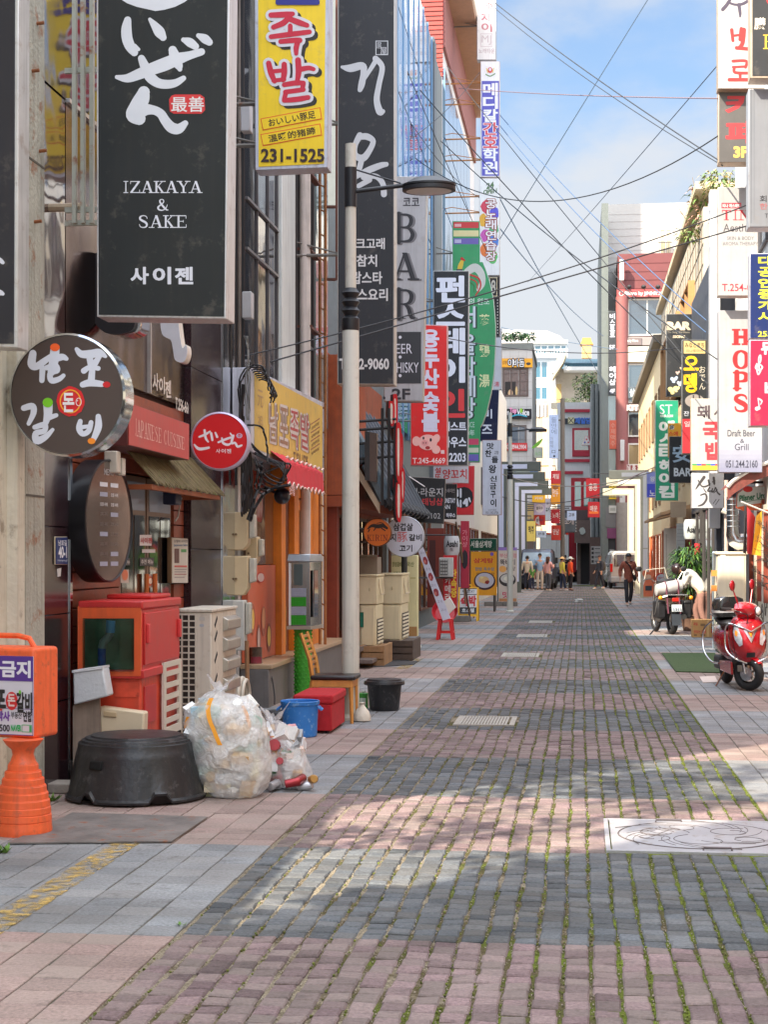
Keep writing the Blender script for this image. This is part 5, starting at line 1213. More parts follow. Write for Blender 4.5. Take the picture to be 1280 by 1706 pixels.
def film(a,col=(.94,.95,.96)):
 m=bpy.data.materials.new('plastic_film');m.use_nodes=True;t=m.node_tree;N,L=t.nodes,t.links
 b=N['Principled BSDF'];b.inputs['Base Color'].default_value=col+(1,);b.inputs['Roughness'].default_value=.22;b.inputs['Specular IOR Level'].default_value=.6
 tr=N.new('ShaderNodeBsdfTransparent');tl=N.new('ShaderNodeBsdfTranslucent');tl.inputs[0].default_value=col+(1,)
 m1=N.new('ShaderNodeMixShader');m1 .inputs[0].default_value=.35;m2=N.new('ShaderNodeMixShader')
 ge=N.new('ShaderNodeNewGeometry');n=N.new('ShaderNodeTexNoise');n.inputs['Scale'].default_value=7;n.inputs['Detail'].default_value=5;L.new(ge.outputs['Position'],n.inputs['Vector'])
 mr=N.new('ShaderNodeMapRange');mr.inputs[1].default_value=.3;mr.inputs[2].default_value=.7;mr.inputs[3].default_value=a-.22;mr.inputs[4].default_value=a+.22;L.new(n.outputs[0],mr.inputs[0])
 w=N.new('ShaderNodeTexNoise');w.inputs['Scale'].default_value=16;w.inputs['Detail'].default_value=6;w.inputs['Distortion'].default_value=1.5;L.new(ge.outputs['Position'],w.inputs['Vector'])
 bp=N.new('ShaderNodeBump');bp.inputs['Strength'].default_value=.9;bp.inputs['Distance'].default_value=.03;L.new(w.outputs[0],bp.inputs['Height']);L.new(bp.outputs[0],b.inputs['Normal'])
 L.new(b.outputs[0],m1 .inputs[1]);L.new(tl.outputs[0],m1 .inputs[2]);L.new(mr.outputs[0],m2 .inputs[0]);L.new(m1 .outputs[0],m2 .inputs[1]);L.new(tr.outputs[0],m2 .inputs[2]);L.new(m2 .outputs[0],N['Material Output'].inputs[0]);return m
def bag(r,c,prof,lean,filmm,litter,seed,tuft):
 rnd=random.Random(seed);n=56;rings=[]
 for k,(rr,z)in enumerate(prof):
  ring=[]
  for i in range(n):
   a=2*math.pi*i/n;p=Vector((math.cos(a)*rr,math.sin(a)*rr*.85,z))
   q=mnoise.noise(p*9+Vector((seed,0,0)))*.045+mnoise.noise(p*22+Vector((0,seed,0)))*.02+abs(mnoise.noise(Vector((a*3,z*4,seed))))*.03
   s_=1+q/max(rr,.08)*.8
   ring.append(c+Vector((p.x*s_+lean[0]*z,p.y*s_+lean[1]*z,p.z+q*.35)))
  rings.append(ring)
 build('bag_film',MB().loft(rings),filmm,r,smooth=80)
 zs=[p[1]for p in prof];zmax=zs[-1]
 pal=litter;mbs={}
 for k in range(170):
  z=rnd.uniform(.03,zmax*.86);j=max(i for i in range(len(prof))if prof[i][1]<=z);rr=prof[j][0]*.76
  a=rnd.uniform(0,6.28);q=rr*math.sqrt(rnd.uniform(.35,1));p=c+Vector((q*math.cos(a)+lean[0]*z,q*math.sin(a)*.85+lean[1]*z,z))
  col=rnd.choice(pal);mb=mbs.setdefault(col,MB());s0=len(mb.v);e=rnd.uniform(.035,.085)
  if rnd.random()<.5:mb.box(-e,e,-e*.6,e*.6,-e*.5,e*.5)
  elif rnd.random()<.6:mb.tube([(0,0,-e),(0,0,e)],e*.5,10)
  else:mb.ball((0,0,0),e,e,e*.7,7,5,jit=.25)
  M=Matrix.Translation(p)@Matrix.Rotation(rnd.uniform(0,6),4,'X')@Matrix.Rotation(rnd.uniform(0,6),4,'Z');mb.xf(M,s0)
 for col,mb in mbs.items():build('litter',mb,mat(col,.5,var=.15,scale=20),r,smooth=30)
 b=MB();tp=c+Vector((lean[0]*zmax,lean[1]*zmax,zmax-.03))
 for k in range(tuft):
  a=rnd.uniform(0,6.28);d_=Vector((math.cos(a),math.sin(a)*.7,rnd.uniform(.5,1.4)))*rnd.uniform(.06,.13);s_=Vector((-d_.y,d_.x,0)).normalized()*rnd.uniform(.02,.04)
  b.add([tp,tp+d_*.5+s_,tp+d_+s_*.4,tp+d_*.9-s_*.5,tp+d_*.5-s_],[(0,1,2,3,4)])
 build('bag_neck',b,filmm,r,flat=True,recalc=False)
c=G(380,1334);c.y+=.22
r=thing('rubbish_bag','big bulging white plastic rubbish bag with orange tape stripes','rubbish bag',tuple(c),group='rubbish bags on the pavement')
bag(r,c,[(.02,0),(.17,.005),(.215,.05),(.25,.14),(.275,.26),(.285,.38),(.275,.5),(.25,.58),(.215,.62),(.16,.66),(.09,.69),(.045,.71),(.02,.73)],(-.16,.05),film(.46),[(236,236,234),(236,236,234),(226,232,236),(240,238,228),(170,200,214),(226,216,170),(214,200,170),(236,230,224),(170,200,190),(214,180,130)],3,14)
b=MB()
for(xs,w_)in(([(346,1170),(342,1185),(346,1205),(354,1222),(362,1240),(366,1248)],.016),([(304,1204),(301,1214),(300,1224)],.014),([(396,1184),(404,1200),(410,1220)],.012)):
 q=cat_rom(xs,4);V=[]
 for i,(x,y)in enumerate(q):
  zc=max(.03,H-(y-HY)*10.9/F);rr=.27*math.sqrt(max(0,1-((zc-.36)/.42)**2))if zc>.36 else .27
  ax=XA(x,10.9)-(c.x-.16*zc);dy=-math.sqrt(max(.0,(rr*.85)**2-(ax*.85)**2))-.04
  V.append(Vector((c.x-.16*zc+ax,c.y+.05*zc+dy,zc)))
 V=[Vector(p)for p in V];b.loft([[p+Vector((-w_,0,0))for p in V],[p+Vector((w_,-.003,0))for p in V]],0,False,False)
build('tape',b,mat((236,160,40),.5,var=.1),r,recalc=False)
c2=G(468,1318);c2 .y+=.2
r=thing('rubbish_bag','smaller clear plastic bag of cans and bottles beside the white rubbish bag','rubbish bag',tuple(c2),group='rubbish bags on the pavement')
bag(r,c2,[(.02,0),(.15,.005),(.2,.04),(.215,.12),(.2,.22),(.17,.32),(.12,.40),(.08,.45),(.03,.47)],(-.2,.05),film(.62),[(170,60,66),(206,206,206),(210,206,202),(150,110,76),(220,200,190),(150,152,156),(196,150,86),(80,120,80),(214,214,216),(196,140,140)],8,12)
b=MB();rnd=random.Random(5);cans=[MB(),MB(),MB()]
for k in range(5):
 p=c2+Vector((rnd.uniform(-.05,.24),rnd.uniform(-.24,-.14),rnd.uniform(.03,.09)));m_=cans[k%3];s0=len(m_.v);m_.lathe([(.022,-.055),(.03,-.05),(.031,.045),(.024,.055)],(0,0,0),14);m_.xf(Matrix.Translation(p)@Matrix.Rotation(rnd.uniform(0,3),4,'Z')@Matrix.Rotation(1.4,4,'X'),s0)
for m_,cc in zip(cans,((150,44,50),(196,196,200),(180,136,76))):build('can',m_,mat(cc,.3,metal=.5,var=.1),r)
c=G(495,1230);c.y+=.16;r=thing('blue_bucket','sky-blue plastic bucket with scuffed white patches, near the red ottoman','bucket',tuple(c))
BLM=mat((46,120,196),.4,var=.12,scale=6,spot=(150,190,220),spotamt=.6)
build('body',MB().lathe([(.0,0),(.145,0),(.155,.01),(.168,.29),(.178,.295),(.182,.325),(.176,.33),(.165,.325),(.15,.02),(0,.02)],c,40),BLM,r)
for s_ in(-1,1):build('handle',MB().tube([c+Vector((s_*.17,-.04,.28)),c+Vector((s_*.205,-.05,.25)),c+Vector((s_*.205,.03,.25)),c+Vector((s_*.17,.03,.28))],.011,6),BLM,r)
p=G(497,1222);Yo=p.y;xo0,xo1=XA(497,Yo),XA(553,Yo);r=thing('red_ottoman','faded red fabric storage ottoman under the wooden chair','ottoman',((xo0+xo1)/2,Yo+.3,0))
FR=mat((178,34,42),.95,var=.16,scale=14,bump=.2,bscale=120);zc=.36
build('body',MB().box(xo0-.04,xo1,Yo,Yo+.85,.025,zc-.085),FR,r,bevel=.012);build('lid',MB().box(xo0-.05,xo1+.012,Yo-.012,Yo+.87,zc-.083,zc),FR,r,bevel=.02,seg=3)
for(a,b_)in((xo0+.02,Yo+.05),(xo1-.05,Yo+.05),(xo1-.05,Yo+.8),(xo0+.02,Yo+.8)):build('foot',MB().lathe([(.02,0),(.02,.025)],(a,b_,0),10),mat((30,28,28),.6),r)
p=G(584,1206);Yc=p.y;xr=p.x+.02;r=thing('wooden_chair','honey-coloured wooden dining chair with black vinyl seat, facing the street','chair',(xr-.2,Yc+.2,0))
CW=mat((204,142,72),.4,var=.2,scale=9,streak=.1);zs=.43;sx0=xr-.42
build('seat',MB().box(sx0,xr+.03,Yc-.02,Yc+.42,zs,zs+.045),mat((36,32,34),.35,var=.1),r,bevel=.018,seg=3);build('apron',MB().box(sx0+.02,xr,Yc,Yc+.40,zs-.075,zs-.002),CW,r,bevel=.005)
for(a,b_)in((xr-.02,Yc+.02),(xr-.02,Yc+.36)):build('leg',MB().tube([(a,b_,zs-.01),(a+.012,b_,0)],[.024,.017],4),CW,r)
for b_ in(Yc+.02,Yc+.38):build('leg',MB().tube([(sx0-.06,b_,0),(sx0+.02,b_,zs),(sx0-.01,b_,zs+.2),(sx0-.1,b_,zs+.46)],[.018,.024,.022,.018],4),CW,r)
for k in range(7):z=zs+.1+k*.052;xx=sx0-.01-.09*max(0,(k-1.5)/5.);build('slat',MB().box(xx-.012,xx+.01,Yc+.02,Yc+.38,z,z+.024),CW,r)
c=Vector((XA(505,19),19.0,0));r=thing('steel_cabinet_post','stainless cabinet with green and grey studded mats on a green studded post','street cabinet',tuple(c))
GRN=mat((58,150,40),.5,var=.1);b=MB().lathe([(.1,0),(.1,.95)],c,24)
for k in range(22):
 for j in range(12):a=2*math.pi*(j+.5*(k%2))/12;b.ball(c+Vector((.1*math.cos(a),.1*math.sin(a),.03+k*.042)),.013,n=6,k=4)
build('post',b,GRN,r)
fr=Front(18.85);STM=mirror_mat((176,178,178),.22,.05)
q=[(480,936),(517,936),(517,1043),(480,1043)];q2=[(517,936),(531,932),(531,1038),(517,1043)]
A=[fr(x,y)for x,y in q]
wx=A[1].x;zz0,zz1=A[2].z,A[0].z;plan=[(A[0].x,18.85),(wx,18.85),(XA(531,19.15),19.15),(XA(531,19.15),19.4),(A[0].x,19.4)]
build('body',MB().prism([(x,y,zz0)for x,y in plan],(0,0,zz1-zz0)),STM,r,bevel=.006)
cx_=sum(p_[0]for p_ in plan)/5;cy_=sum(p_[1]for p_ in plan)/5;ex_=lambda k:[(cx_+(x-cx_)*k,cy_+(y-cy_)*k)for x,y in plan]
build('roof',MB().prism2([Vector((x,y,zz1+.001))for x,y in ex_(1.08)],[Vector((x,y,zz1+.09))for x,y in ex_(1.0)]),mat((176,182,186),.3,metal=.6),r,bevel=.01)
build('base_tray',MB().prism([(x,y,zz0-.04)for x,y in ex_(1.08)],(0,0,.039)),mat((170,160,146),.4,metal=.5),r)
S=Deco(r,Front(18.85),.003);S.fill((481,938,485,1042),(214,216,216));S.fill((488,928,512,933),(200,210,214));S.done()
build('socket_strip',MB().prism2([fr(x,y,.001)for x,y in((490,940),(504,940),(504,975),(490,975))],[fr(x,y,.02)for x,y in((490,940),(504,940),(504,975),(490,975))]),mat((70,84,84),.5),r)
for(y0,y1,cc)in((980,994,(150,156,172)),(995,1010,(40,150,30)),(1011,1024,(150,156,172)),(1025,1041,(40,150,30))):
 b=MB();b.prism2([fr(x,y,.001)for x,y in((485,y0),(510,y0),(510,y1),(485,y1))],[fr(x,y,.006)for x,y in((485,y0),(510,y0),(510,y1),(485,y1))])
 for i in range(10):
  for j in range(5):b.ball(fr(486.5+i*2.45,y0+1.5+j*2.9,.008),.006,n=5,k=3)
 build('studded_mat',b,mat(cc,.45),r)
build('meter_glass',MB().prism([(wx+.02,18.87,zz0+.1),(wx+.02,18.87,zz1-.1),(XA(531,19.15)-.005,19.12,zz1-.1),(XA(531,19.15)-.005,19.12,zz0+.1)],(.004,-.006,0)),GLC,r)
def lamp(label,bx,by,armz,top,arml):
 r=thing('street_lamp',label,'street lamp',(bx,by,0),group='street lamps on the left pavement');W_=mat((206,204,192),.45,var=.06,scale=3,streak=.2,spot=(150,140,126),spotamt=.25);K=mat((34,36,40),.4,var=.1)
 build('lower_pole',MB().lathe([(.088,0),(.088,.9),(.085,3.92),(.083,3.93)],(bx,by,0),28),W_,r)
 build('upper_pole',MB().lathe([(.056,4.35),(.055,5.25),(.055,top),(.0,top)],(bx,by,0),24),W_,r)
 build('collar',MB().lathe([(.085,3.93),(.09,3.95),(.09,4.05),(.062,4.08),(.095,4.13),(.062,4.17),(.095,4.22),(.062,4.26),(.095,4.31),(.062,4.35),(.058,4.36)],(bx,by,0),28),K,r)
 build('sleeve',MB().lathe([(.057,armz-.16),(.062,armz-.16),(.062,armz+.24),(.057,armz+.24)],(bx,by,0),24),K,r)
 build('arm',MB().tube([(bx+.05,by,armz),(bx+arml*.55,by,armz+.05)],.022,10).tube([(bx+.05,by,armz+.22),(bx+arml*.5,by,armz+.07)],.009,6),K,r)
 cx=bx+arml*.78;b=MB();rings=[]
 for(k,z)in((.97,-.07),(1,-.065),(1,-.03),(.95,-.028),(.95,-.02),(1,-.018),(1,.0),(.9,.012),(.56,.062),(.5,.066)):rings.append([Vector((cx+.27*k*math.cos(2*math.pi*i/32),by+.2*k*math.sin(2*math.pi*i/32),armz+.05+z))for i in range(32)])
 build('lamp_head',MB().loft(rings),K,r)
 build('diffuser',MB().lathe([(.2,-.062),(.2,-.07),(.0,-.085)],(cx,by,armz+.05),28,sx=1.15,sy=.85),mat((196,196,190),.3),r)
 build('base_collar',MB().lathe([(.12,0),(.12,.03),(.09,.06)],(bx,by,0),24),W_,r)
p=G(583,1200);lamp('white street lamp with black collar, nearest on the left pavement',p.x,p.y+.06,H-(327-HY)*16.9/F,H-(249-HY)*16.9/F,1.02)
p=G(857,1020);lamp('farther white street lamp beside the yellow soup banner',p.x-.12,p.y,5.35,5.9,1.05)
c=G(637,1186);c.y+=.2;r=thing('lidded_tub','black round rubber tub with a flat lid behind the lamp post','tub',tuple(c));build('body',MB().lathe([(.15,0),(.16,.02),(.185,.27),(.19,.28)],c,36),BT_,r);build('lid',MB().lathe([(.215,.275),(.222,.29),(.215,.315),(.19,.32),(.185,.335),(.0,.34)],c,36),BT_,r)
c=G(604,1182);c.y+=.1;r=thing('green_canister','small square green canister beside the lamp post','canister',tuple(c));build('body',MB().box(c.x-.05,c.x+.045,c.y-.05,c.y+.05,0,.17),mat((60,150,50),.4,var=.1),r,bevel=.008);build('cap',MB().lathe([(.02,.17),(.02,.19)],c,10),mat((200,200,190),.5),r);Deco(r,lambda x,y,o=0.:Vector((c.x+x,c.y-.05-o,y)),.002).fill((-.035,.04,.03,.12),(206,214,200)).done()
c=G(602,1203);c.y+=.06;r=thing('white_sack','small knotted white plastic sack at the foot of the lamp post','sack',tuple(c));rnd=random.Random(2)
b=MB();rings=[[c+Vector((rr*math.cos(2*math.pi*i/20)*(1+.2*mnoise.noise(Vector((i*.7,k,0)))),rr*.8*math.sin(2*math.pi*i/20),z))for i in range(20)]for k,(rr,z)in enumerate(((.03,0),(.085,.01),(.09,.05),(.07,.10),(.035,.145),(.02,.165),(.035,.19)))]
build('body',b.loft(rings),mat((214,206,190),.6,var=.08,bump=.4,bscale=30),r)
CRM=mat((222,208,172),.4,var=.06,scale=4,streak=.12)
def cooler(label,x0,x1,ytop,ysplit,ybot,Y,dep,fan):
 fr=Front(Y);r=thing('cold_tank',label,'cold tank',tuple(fr((x0+x1)/2,ybot)),group='cream live-fish coolers on crates')
 def bx(name,a,b_,y0,y1,d,m,o=0.):A_,B_=fr(a,y1),fr(b_,y0);return build(name,MB().box(A_.x,B_.x,Y-o,Y+d,A_.z,B_.z),m,r,bevel=.01)
 bx('upper_tank',x0,x1,ytop+4,ysplit-1,dep,CRM);bx('base_cabinet',x0+1,x1-1,ysplit,ybot,dep-.03,CRM,-.02);bx('lid',x0-1,x1+1,ytop,ytop+3.6,dep+.02,CRM,.02)
 bx('front_door',x0+4,x1-4,ysplit+3,ybot-3,.019,CRM,.0);bx('latch',(x0+x1)/2+2,(x0+x1)/2+4,ytop+22,ytop+28,0.,mat((190,176,140),.4),.015)
 A_=fr(x1,ybot);xs=A_.x
 b=MB()
 for k in range(7):
  z=fr(x1,ybot-5-k*6).z;b.box(xs-.01,xs+.012,Y+.1,Y+dep-.12,z,z+.03)
 build('vent_grille',b,mat((236,226,200),.4),r);build('vent_back',MB().box(xs-.02,xs+.0015,Y+.08,Y+dep-.1,fr(x1,ybot-4).z,fr(x1,ybot-46).z),mat((60,50,40),.8),r)
 build('handle',MB().tube([Vector((xs,Y+.2,fr(x1,ytop+8).z)),Vector((xs+.03,Y+.25,fr(x1,ytop+34).z)),Vector((xs+.03,Y+dep-.25,fr(x1,ytop+34).z)),Vector((xs,Y+dep-.2,fr(x1,ytop+8).z))],.012,6),mat((200,186,160),.4),r)
 if fan:A_,B_=fr(fan[0],fan[3],.004),fr(fan[2],fan[1],.004);build('window',MB().box(A_.x,B_.x,Y-.012,Y-.0005,A_.z,B_.z),mat((30,110,90),.2),r)
 return r
cooler('cream fish cooler nearest the lamp post, with a small green window',598,628,957,1008,1078,25.0,.9,(600,1020,606,1045))
cooler('cream fish cooler right of the one beside the lamp post',631,670,955,1007,1068,26.4,1.1,None)
r=thing('cardboard_box','grey cardboard box lying on top of the cream fish coolers','box',tuple(P(612,957,25.3)));A_,B_=P(598,956.5,25.3),P(629,928,25.3);build('body',MB().box(A_.x,B_.x,25.3,25.8,A_.z,B_.z),mat((140,126,112),.8,var=.1),r,bevel=.004);build('flap',MB().prism([(A_.x,25.3,B_.z+.002),(B_.x,25.3,B_.z+.002),(B_.x+.03,25.12,B_.z+.03),(A_.x,25.12,B_.z+.03)],(0,0,.004)),mat((150,136,120),.8),r)
WDC=mat((156,120,84),.8,var=.25,scale=8,streak=.3)
def crate(label,x0,x1,y0,y1,Y,dep,m):
 fr=Front(Y);r=thing('timber_crate',label,'crate',(fr((x0+x1)/2,y1).x,Y+dep/2,0),group='timber crates under the coolers');A_,B_=fr(x0,y1),fr(x1,y0);b=MB();n=3;zt=B_.z
 build('frame',MB().box(A_.x,A_.x+.05,Y,Y+dep,0,zt).box(B_.x-.05,B_.x,Y,Y+dep,0,zt).box(A_.x+.05,B_.x-.05,Y+.03,Y+dep-.03,.05,zt-.02),m,r,bevel=.004)
 for k in range(n):build('slat',MB().box(A_.x-.005,B_.x+.005,Y-.02,Y-.001,zt*k/n+.012,zt*(k+1)/n-.006),m,r)
 return r
crate('brown timber crate under the cooler with the green window',598,640,1076,1118,24.6,1.1,WDC)
crate('dark weathered crate under the right-hand cooler',640,688,1067,1103,26.0,1.3,mat((84,70,62),.85,var=.3,scale=8,streak=.3))
solo('rubber_sheet','black rubber sheet lying under the dark crate','sheet',MB().prism([G(620,1112),G(690,1108),G(697,1102),G(640,1102)],(0,0,.012)),mat((60,60,62),.8))
r=thing('rice_bag','small crumpled white bag on the tiles beside the dark crate','bag',tuple(G(692,1083)));c=G(692,1083);build('body',MB().ball(c+Vector((0,.1,.05)),.10,.16,.065,14,8,jit=.12),mat((206,204,196),.7,bump=.4),r)
r=thing('timber_step','low slatted timber step in front of the tile-roofed house','step',(XL+.2,24.6,0));build('tread',MB().box(XL,XL+.42,24.0,26.0,.24,.3).box(XL,XL+.62,24.0,26.0,.08,.13),mat((110,96,90),.7,var=.2,streak=.3),r);build('riser',MB().box(XL,XL+.38,24.02,25.98,0,.24),mat((80,66,60),.8,var=.2),r)
r=thing('light_menu','pale yellow illuminated-style menu panel with green handwriting under the round white sign','menu panel',tuple(P(672,1062,28.5)));fr=Front(28.5)
A_,B_=fr(652,1060),fr(696,925);build('cabinet',MB().box(A_.x,B_.x,28.5,28.7,A_.z,B_.z),mat((222,214,164),.5,var=.06,streak=.1),r,bevel=.01)
S=Deco(r,fr,.003);S.t('양념갈비',(654,936,669,944),(90,110,40),.01);S.t('국산',(678,936,690,944),(90,110,40),.01);S.t('삼겹살',(655,952,668,960),(90,110,40),.01);S.fill((684,962,693,964),(190,180,120));S.fill((655,1044,695,1060),(170,130,80));S.done()
r=thing('black_post','thin black steel post with fixing bands in front of the pale menu panel','post',(XA(674,27.6),27.6,0));build('pole',MB().tube([(XA(674,27.6),27.6,0),(XA(674,27.6),27.6,2.1)],.05,12),mat((44,46,48),.5),r);build('rod',MB().tube([(XA(680,27.5),27.5,.1),(XA(680,27.5),27.5,.75)],.012,6),mat((170,170,166),.4,metal=.6),r);build('base',MB().box(XA(666,27.6),XA(682,27.6),27.4,27.8,0,.08),mat((50,52,56),.6),r)
c=G(742,1066);c.y+=.14;r=thing('red_stool','bright red plastic stool standing alone on the pavement','stool',tuple(c));RS=mat((214,36,36),.35,var=.08)
build('seat',MB().box(c.x-.145,c.x+.145,c.y-.145,c.y+.145,.395,.42),RS,r,bevel=.012)
for sx in(-1,1):
 for sy in(-1,1):build('leg',MB().prism2([c+Vector((sx*.14,sy*.14,.395)),c+Vector((sx*.07,sy*.14,.395)),c+Vector((sx*.07,sy*.11,.395)),c+Vector((sx*.14,sy*.11,.395))],[c+Vector((sx*.18,sy*.18,0)),c+Vector((sx*.12,sy*.18,0)),c+Vector((sx*.12,sy*.15,0)),c+Vector((sx*.18,sy*.15,0))]),RS,r)
for sy in(-1,1):build('rail',MB().box(c.x-.155,c.x+.155,c.y+sy*.15-.01,c.y+sy*.15+.01,.13,.17),RS,r)
for sx in(-1,1):build('rail',MB().box(c.x+sx*.15-.01,c.x+sx*.15+.01,c.y-.13,c.y+.13,.13,.17),RS,r)
r=thing('strip_banner','long white strip banner with meat pictures leaning down behind the red stool','banner',tuple(P(746,1034,32.4)));fr=Front(32.4)
q=[(697,918),(705,911),(751,1030),(738,1034)];build('panel',MB().prism2([fr(x,y,-.03)for x,y in q],[fr(x,y,0)for x,y in q]),mat((206,206,222),.5,var=.04),r)
S=Deco(r,fr,.003)
for k,(x,y)in enumerate(((709,934),(718,961),(727,987))):S.ell(x,y,4,7,(156,60,70),0,18,.1,rot=-.3);S.ell(x-1,y+2,2,3.4,(206,120,110),1,14,.1)
for k,(x,y)in enumerate(((704,921),(713,948),(722,975),(733,1002),(739,1016))):S.t('고기',(x-4,y-2,x+4,y+2.5),(110,100,130),.0)
S.done()
r=thing('white_basin','red rimmed white basin tilted against the kerb behind the stool','basin',tuple(P(742,1030,33.2)));c=P(742,1022,33.4);b=MB().lathe([(.0,0),(.2,0),(.26,.12),(.265,.12),(.21,-.012),(0,-.012)],(0,0,0),28);b.xf(Matrix.Translation(c)@Matrix.Rotation(R(62),4,'X'));build('body',b,mat((190,40,50),.4),r)
r=thing('foam_tray','white foam tray propped beside the strip banner','tray',tuple(P(752,1022,33)));fr=Front(33);q=[(736,1004),(750,995),(760,1012),(746,1026)];build('tray',MB().prism2([fr(x,y,-.05)for x,y in q],[fr(x,y,0)for x,y in q]),mat((214,212,204),.7,var=.05),r,bevel=.01)
for i,(x,y,w_,lab)in enumerate(((722,1030,.5,'grey concrete block under the wall of the red camera banner'),(768,1036,.45,'grey concrete block behind the red stool'),(822,1010,.6,'grey concrete base under the yellow soup banner'),(850,1010,.5,'dark concrete base under the cream noodle banner'))):
 c=G(x,y);solo('concrete_block',lab,'concrete block',MB().box(c.x-w_/2,c.x+w_/2,c.y,c.y+.3,0,.15),mat((126,122,116),.85,var=.2,scale=8),group='concrete blocks along the left shops',bevel=.015)
c=G(780,1035);r=thing('sandwich_board','yellow folding sandwich board offering lodging in red letters','sandwich board',(c.x,c.y+.25,0));YM=mat((236,176,30),.4,var=.06);w_=.26;x0,x1=c.x-w_,c.x+w_;hb=.86
for(ya,yb)in((c.y,c.y+.22),(c.y+.5,c.y+.28)):
 b=MB();
 for(a,d_)in((x0,x0+.05),(x1-.05,x1)):b.prism2([Vector((a,ya,0)),Vector((d_,ya,0)),Vector((d_,ya+.03,0)),Vector((a,ya+.03,0))],[Vector((a,yb,hb)),Vector((d_,yb,hb)),Vector((d_,yb+.03,hb)),Vector((a,yb+.03,hb))])
 for(t0,t1)in((.14,.2),(.94,1.)):b.prism2([Vector((x0+.05,ya+(yb-ya)*t0,hb*t0)),Vector((x1-.05,ya+(yb-ya)*t0,hb*t0)),Vector((x1-.05,ya+(yb-ya)*t0+.03,hb*t0)),Vector((x0+.05,ya+(yb-ya)*t0+.03,hb*t0))],[Vector((x0+.05,ya+(yb-ya)*t1,hb*t1)),Vector((x1-.05,ya+(yb-ya)*t1,hb*t1)),Vector((x1-.05,ya+(yb-ya)*t1+.03,hb*t1)),Vector((x0+.05,ya+(yb-ya)*t1+.03,hb*t1))])
 build('frame',b,YM,r)
build('handle',MB().tube([(c.x-.07,c.y+.25,hb),(c.x-.06,c.y+.25,hb+.06),(c.x+.06,c.y+.25,hb+.06),(c.x+.07,c.y+.25,hb)],.015,6),YM,r)
sl=Vector((0,.22,hb)).normalized();nn=Vector((0,-sl.z,sl.y));O=Vector((x0+.045,c.y,0))+sl*.86
build('panel',MB().prism([O,O+Vector((.43,0,0)),O+Vector((.43,0,0))-sl*.66,O-sl*.66],nn*.006+Vector((0,.0,0))),mat((216,214,214),.4),r)
S=locsign(r,O+nn*.007,(1,0,0),sl,nn);S.fill((0,0,.43,.02),(60,56,60));S.t('FUNSTAY',(.06,.05,.37,.12),(90,90,96),.02);S.fill((0,.15,.43,.17),(60,56,60));S.t('숙박',(.03,.2,.41,.46),(196,40,50),.05);S.fill((0,.5,.43,.66),(56,56,60));S.t('호스텔',(.06,.53,.37,.63),(226,226,226),.03,1);S.done()
def rollup(name,label,x0,x1,y0,y1,Y,col,deco):
 fr=Front(Y);r=thing(name,label,'banner',(fr((x0+x1)/2,y1).x,Y+.1,0));q=[(x0,y0),(x1,y0),(x1,y1),(x0,y1)]
 build('panel',MB().prism2([fr(x,y,-.02)for x,y in q],[fr(x,y,0)for x,y in q]),mat(col,.5,var=.05,streak=.05),r);zb=fr(x0,y1).z
 xa,xb=fr(x0,y1).x,fr(x1,y1).x;build('stand',MB().box(xa+.05,xa+.1,Y-.05,Y+.3,0,zb+.01).box(xb-.1,xb-.05,Y-.05,Y+.3,0,zb+.01),mat((70,66,62),.6),r)
 S=Deco(r,fr,.003);deco(S);S.done()
def d1(S):
 S.t('삼계탕',(790,930,822,938),(206,60,50),.03);S.t('한방 옥수삼',(792,945,824,951),(70,120,150),.01);S.t('전복 삼계탕',(794,954,824,960),(120,70,40),.01);S.ell(808,968,18,15,(70,40,44),0);S.ell(808,967,15.5,12.5,(196,190,200),1);S.ell(806,966,9,6,(226,186,130),2,18,.15);S.ell(812,970,4,3,(150,50,40),3,14,.15);S.ell(803,962,3,2,(236,214,150),3,12,.1);S.ell(820,923,3,3,(120,90,180),1)
rollup('soup_banner','orange-yellow roll banner with a bowl of chicken soup',785,828,919,992,49.5,(236,160,30),d1)
S=sign('wall_sign','green chicken soup header board above the orange-yellow banner',(783,897,828,918),Front(50),.1,(22,96,74),fw=.7,frame=(150,160,150),streak=.02);S.t('서울삼계탕',(785,901,820,912),(226,230,220),.02);S.done()
build('post',MB().tube([P(785,918,50.05),G(785,1017)],.02,6).tube([P(826,918,50.05),G(826,1017)],.02,6),mat((120,116,110),.5),S.root)
def d2(S):
 S.fill((831,912,862,917),(150,120,190));S.fill((845,912,853,916),(226,150,120),1);S.t('부산·본점',(833,922,861,929),(210,110,120),.01);S.t('뚝배기',(834,932,858,941),(70,60,60),.02);S.t('갈비탕',(836,944,859,951),(60,50,50),.01);S.ell(838,948,6,5.5,(236,170,90));S.ell(846,966,14,11,(60,54,54),0);S.ell(846,964,11.5,7.5,(206,202,192),1);S.ell(846,964,6,3.5,(232,228,210),2,16,.15);S.t('맛',(838,986,848,996),(206,60,100),.02);S.fill((832,997,861,1002),(206,140,90))
rollup('noodle_banner','cream roll banner with a stone bowl of soup, nearest the arches',831,862,912,1003,55.5,(214,200,186),d2)
def flat(name,label,cat,x0,x1,y0,y1,Y,col,deco=None,d=.05,support='wall'):
 fr=Front(Y);r=thing(name,label,cat,tuple(fr((x0+x1)/2,y1)));q=[(x0,y0),(x1,y0),(x1,y1),(x0,y1)]
 build('panel',MB().prism2([fr(x,y,-d)for x,y in q],[fr(x,y,0)for x,y in q]),mat(col,.6,var=.08,streak=.08),r)
 if deco:S=Deco(r,fr,.003);deco(S);S.done()
 return r
flat('camera_banner','red enforcement-camera banner with yellow and white letters low on the left shops','banner',739,762,925,1012,37,(196,34,40),lambda S:S.vt('카메라',(742,960,751,1002),(230,220,214),.02).vt('단속중',(752,948,761,996),(236,190,60),.04))
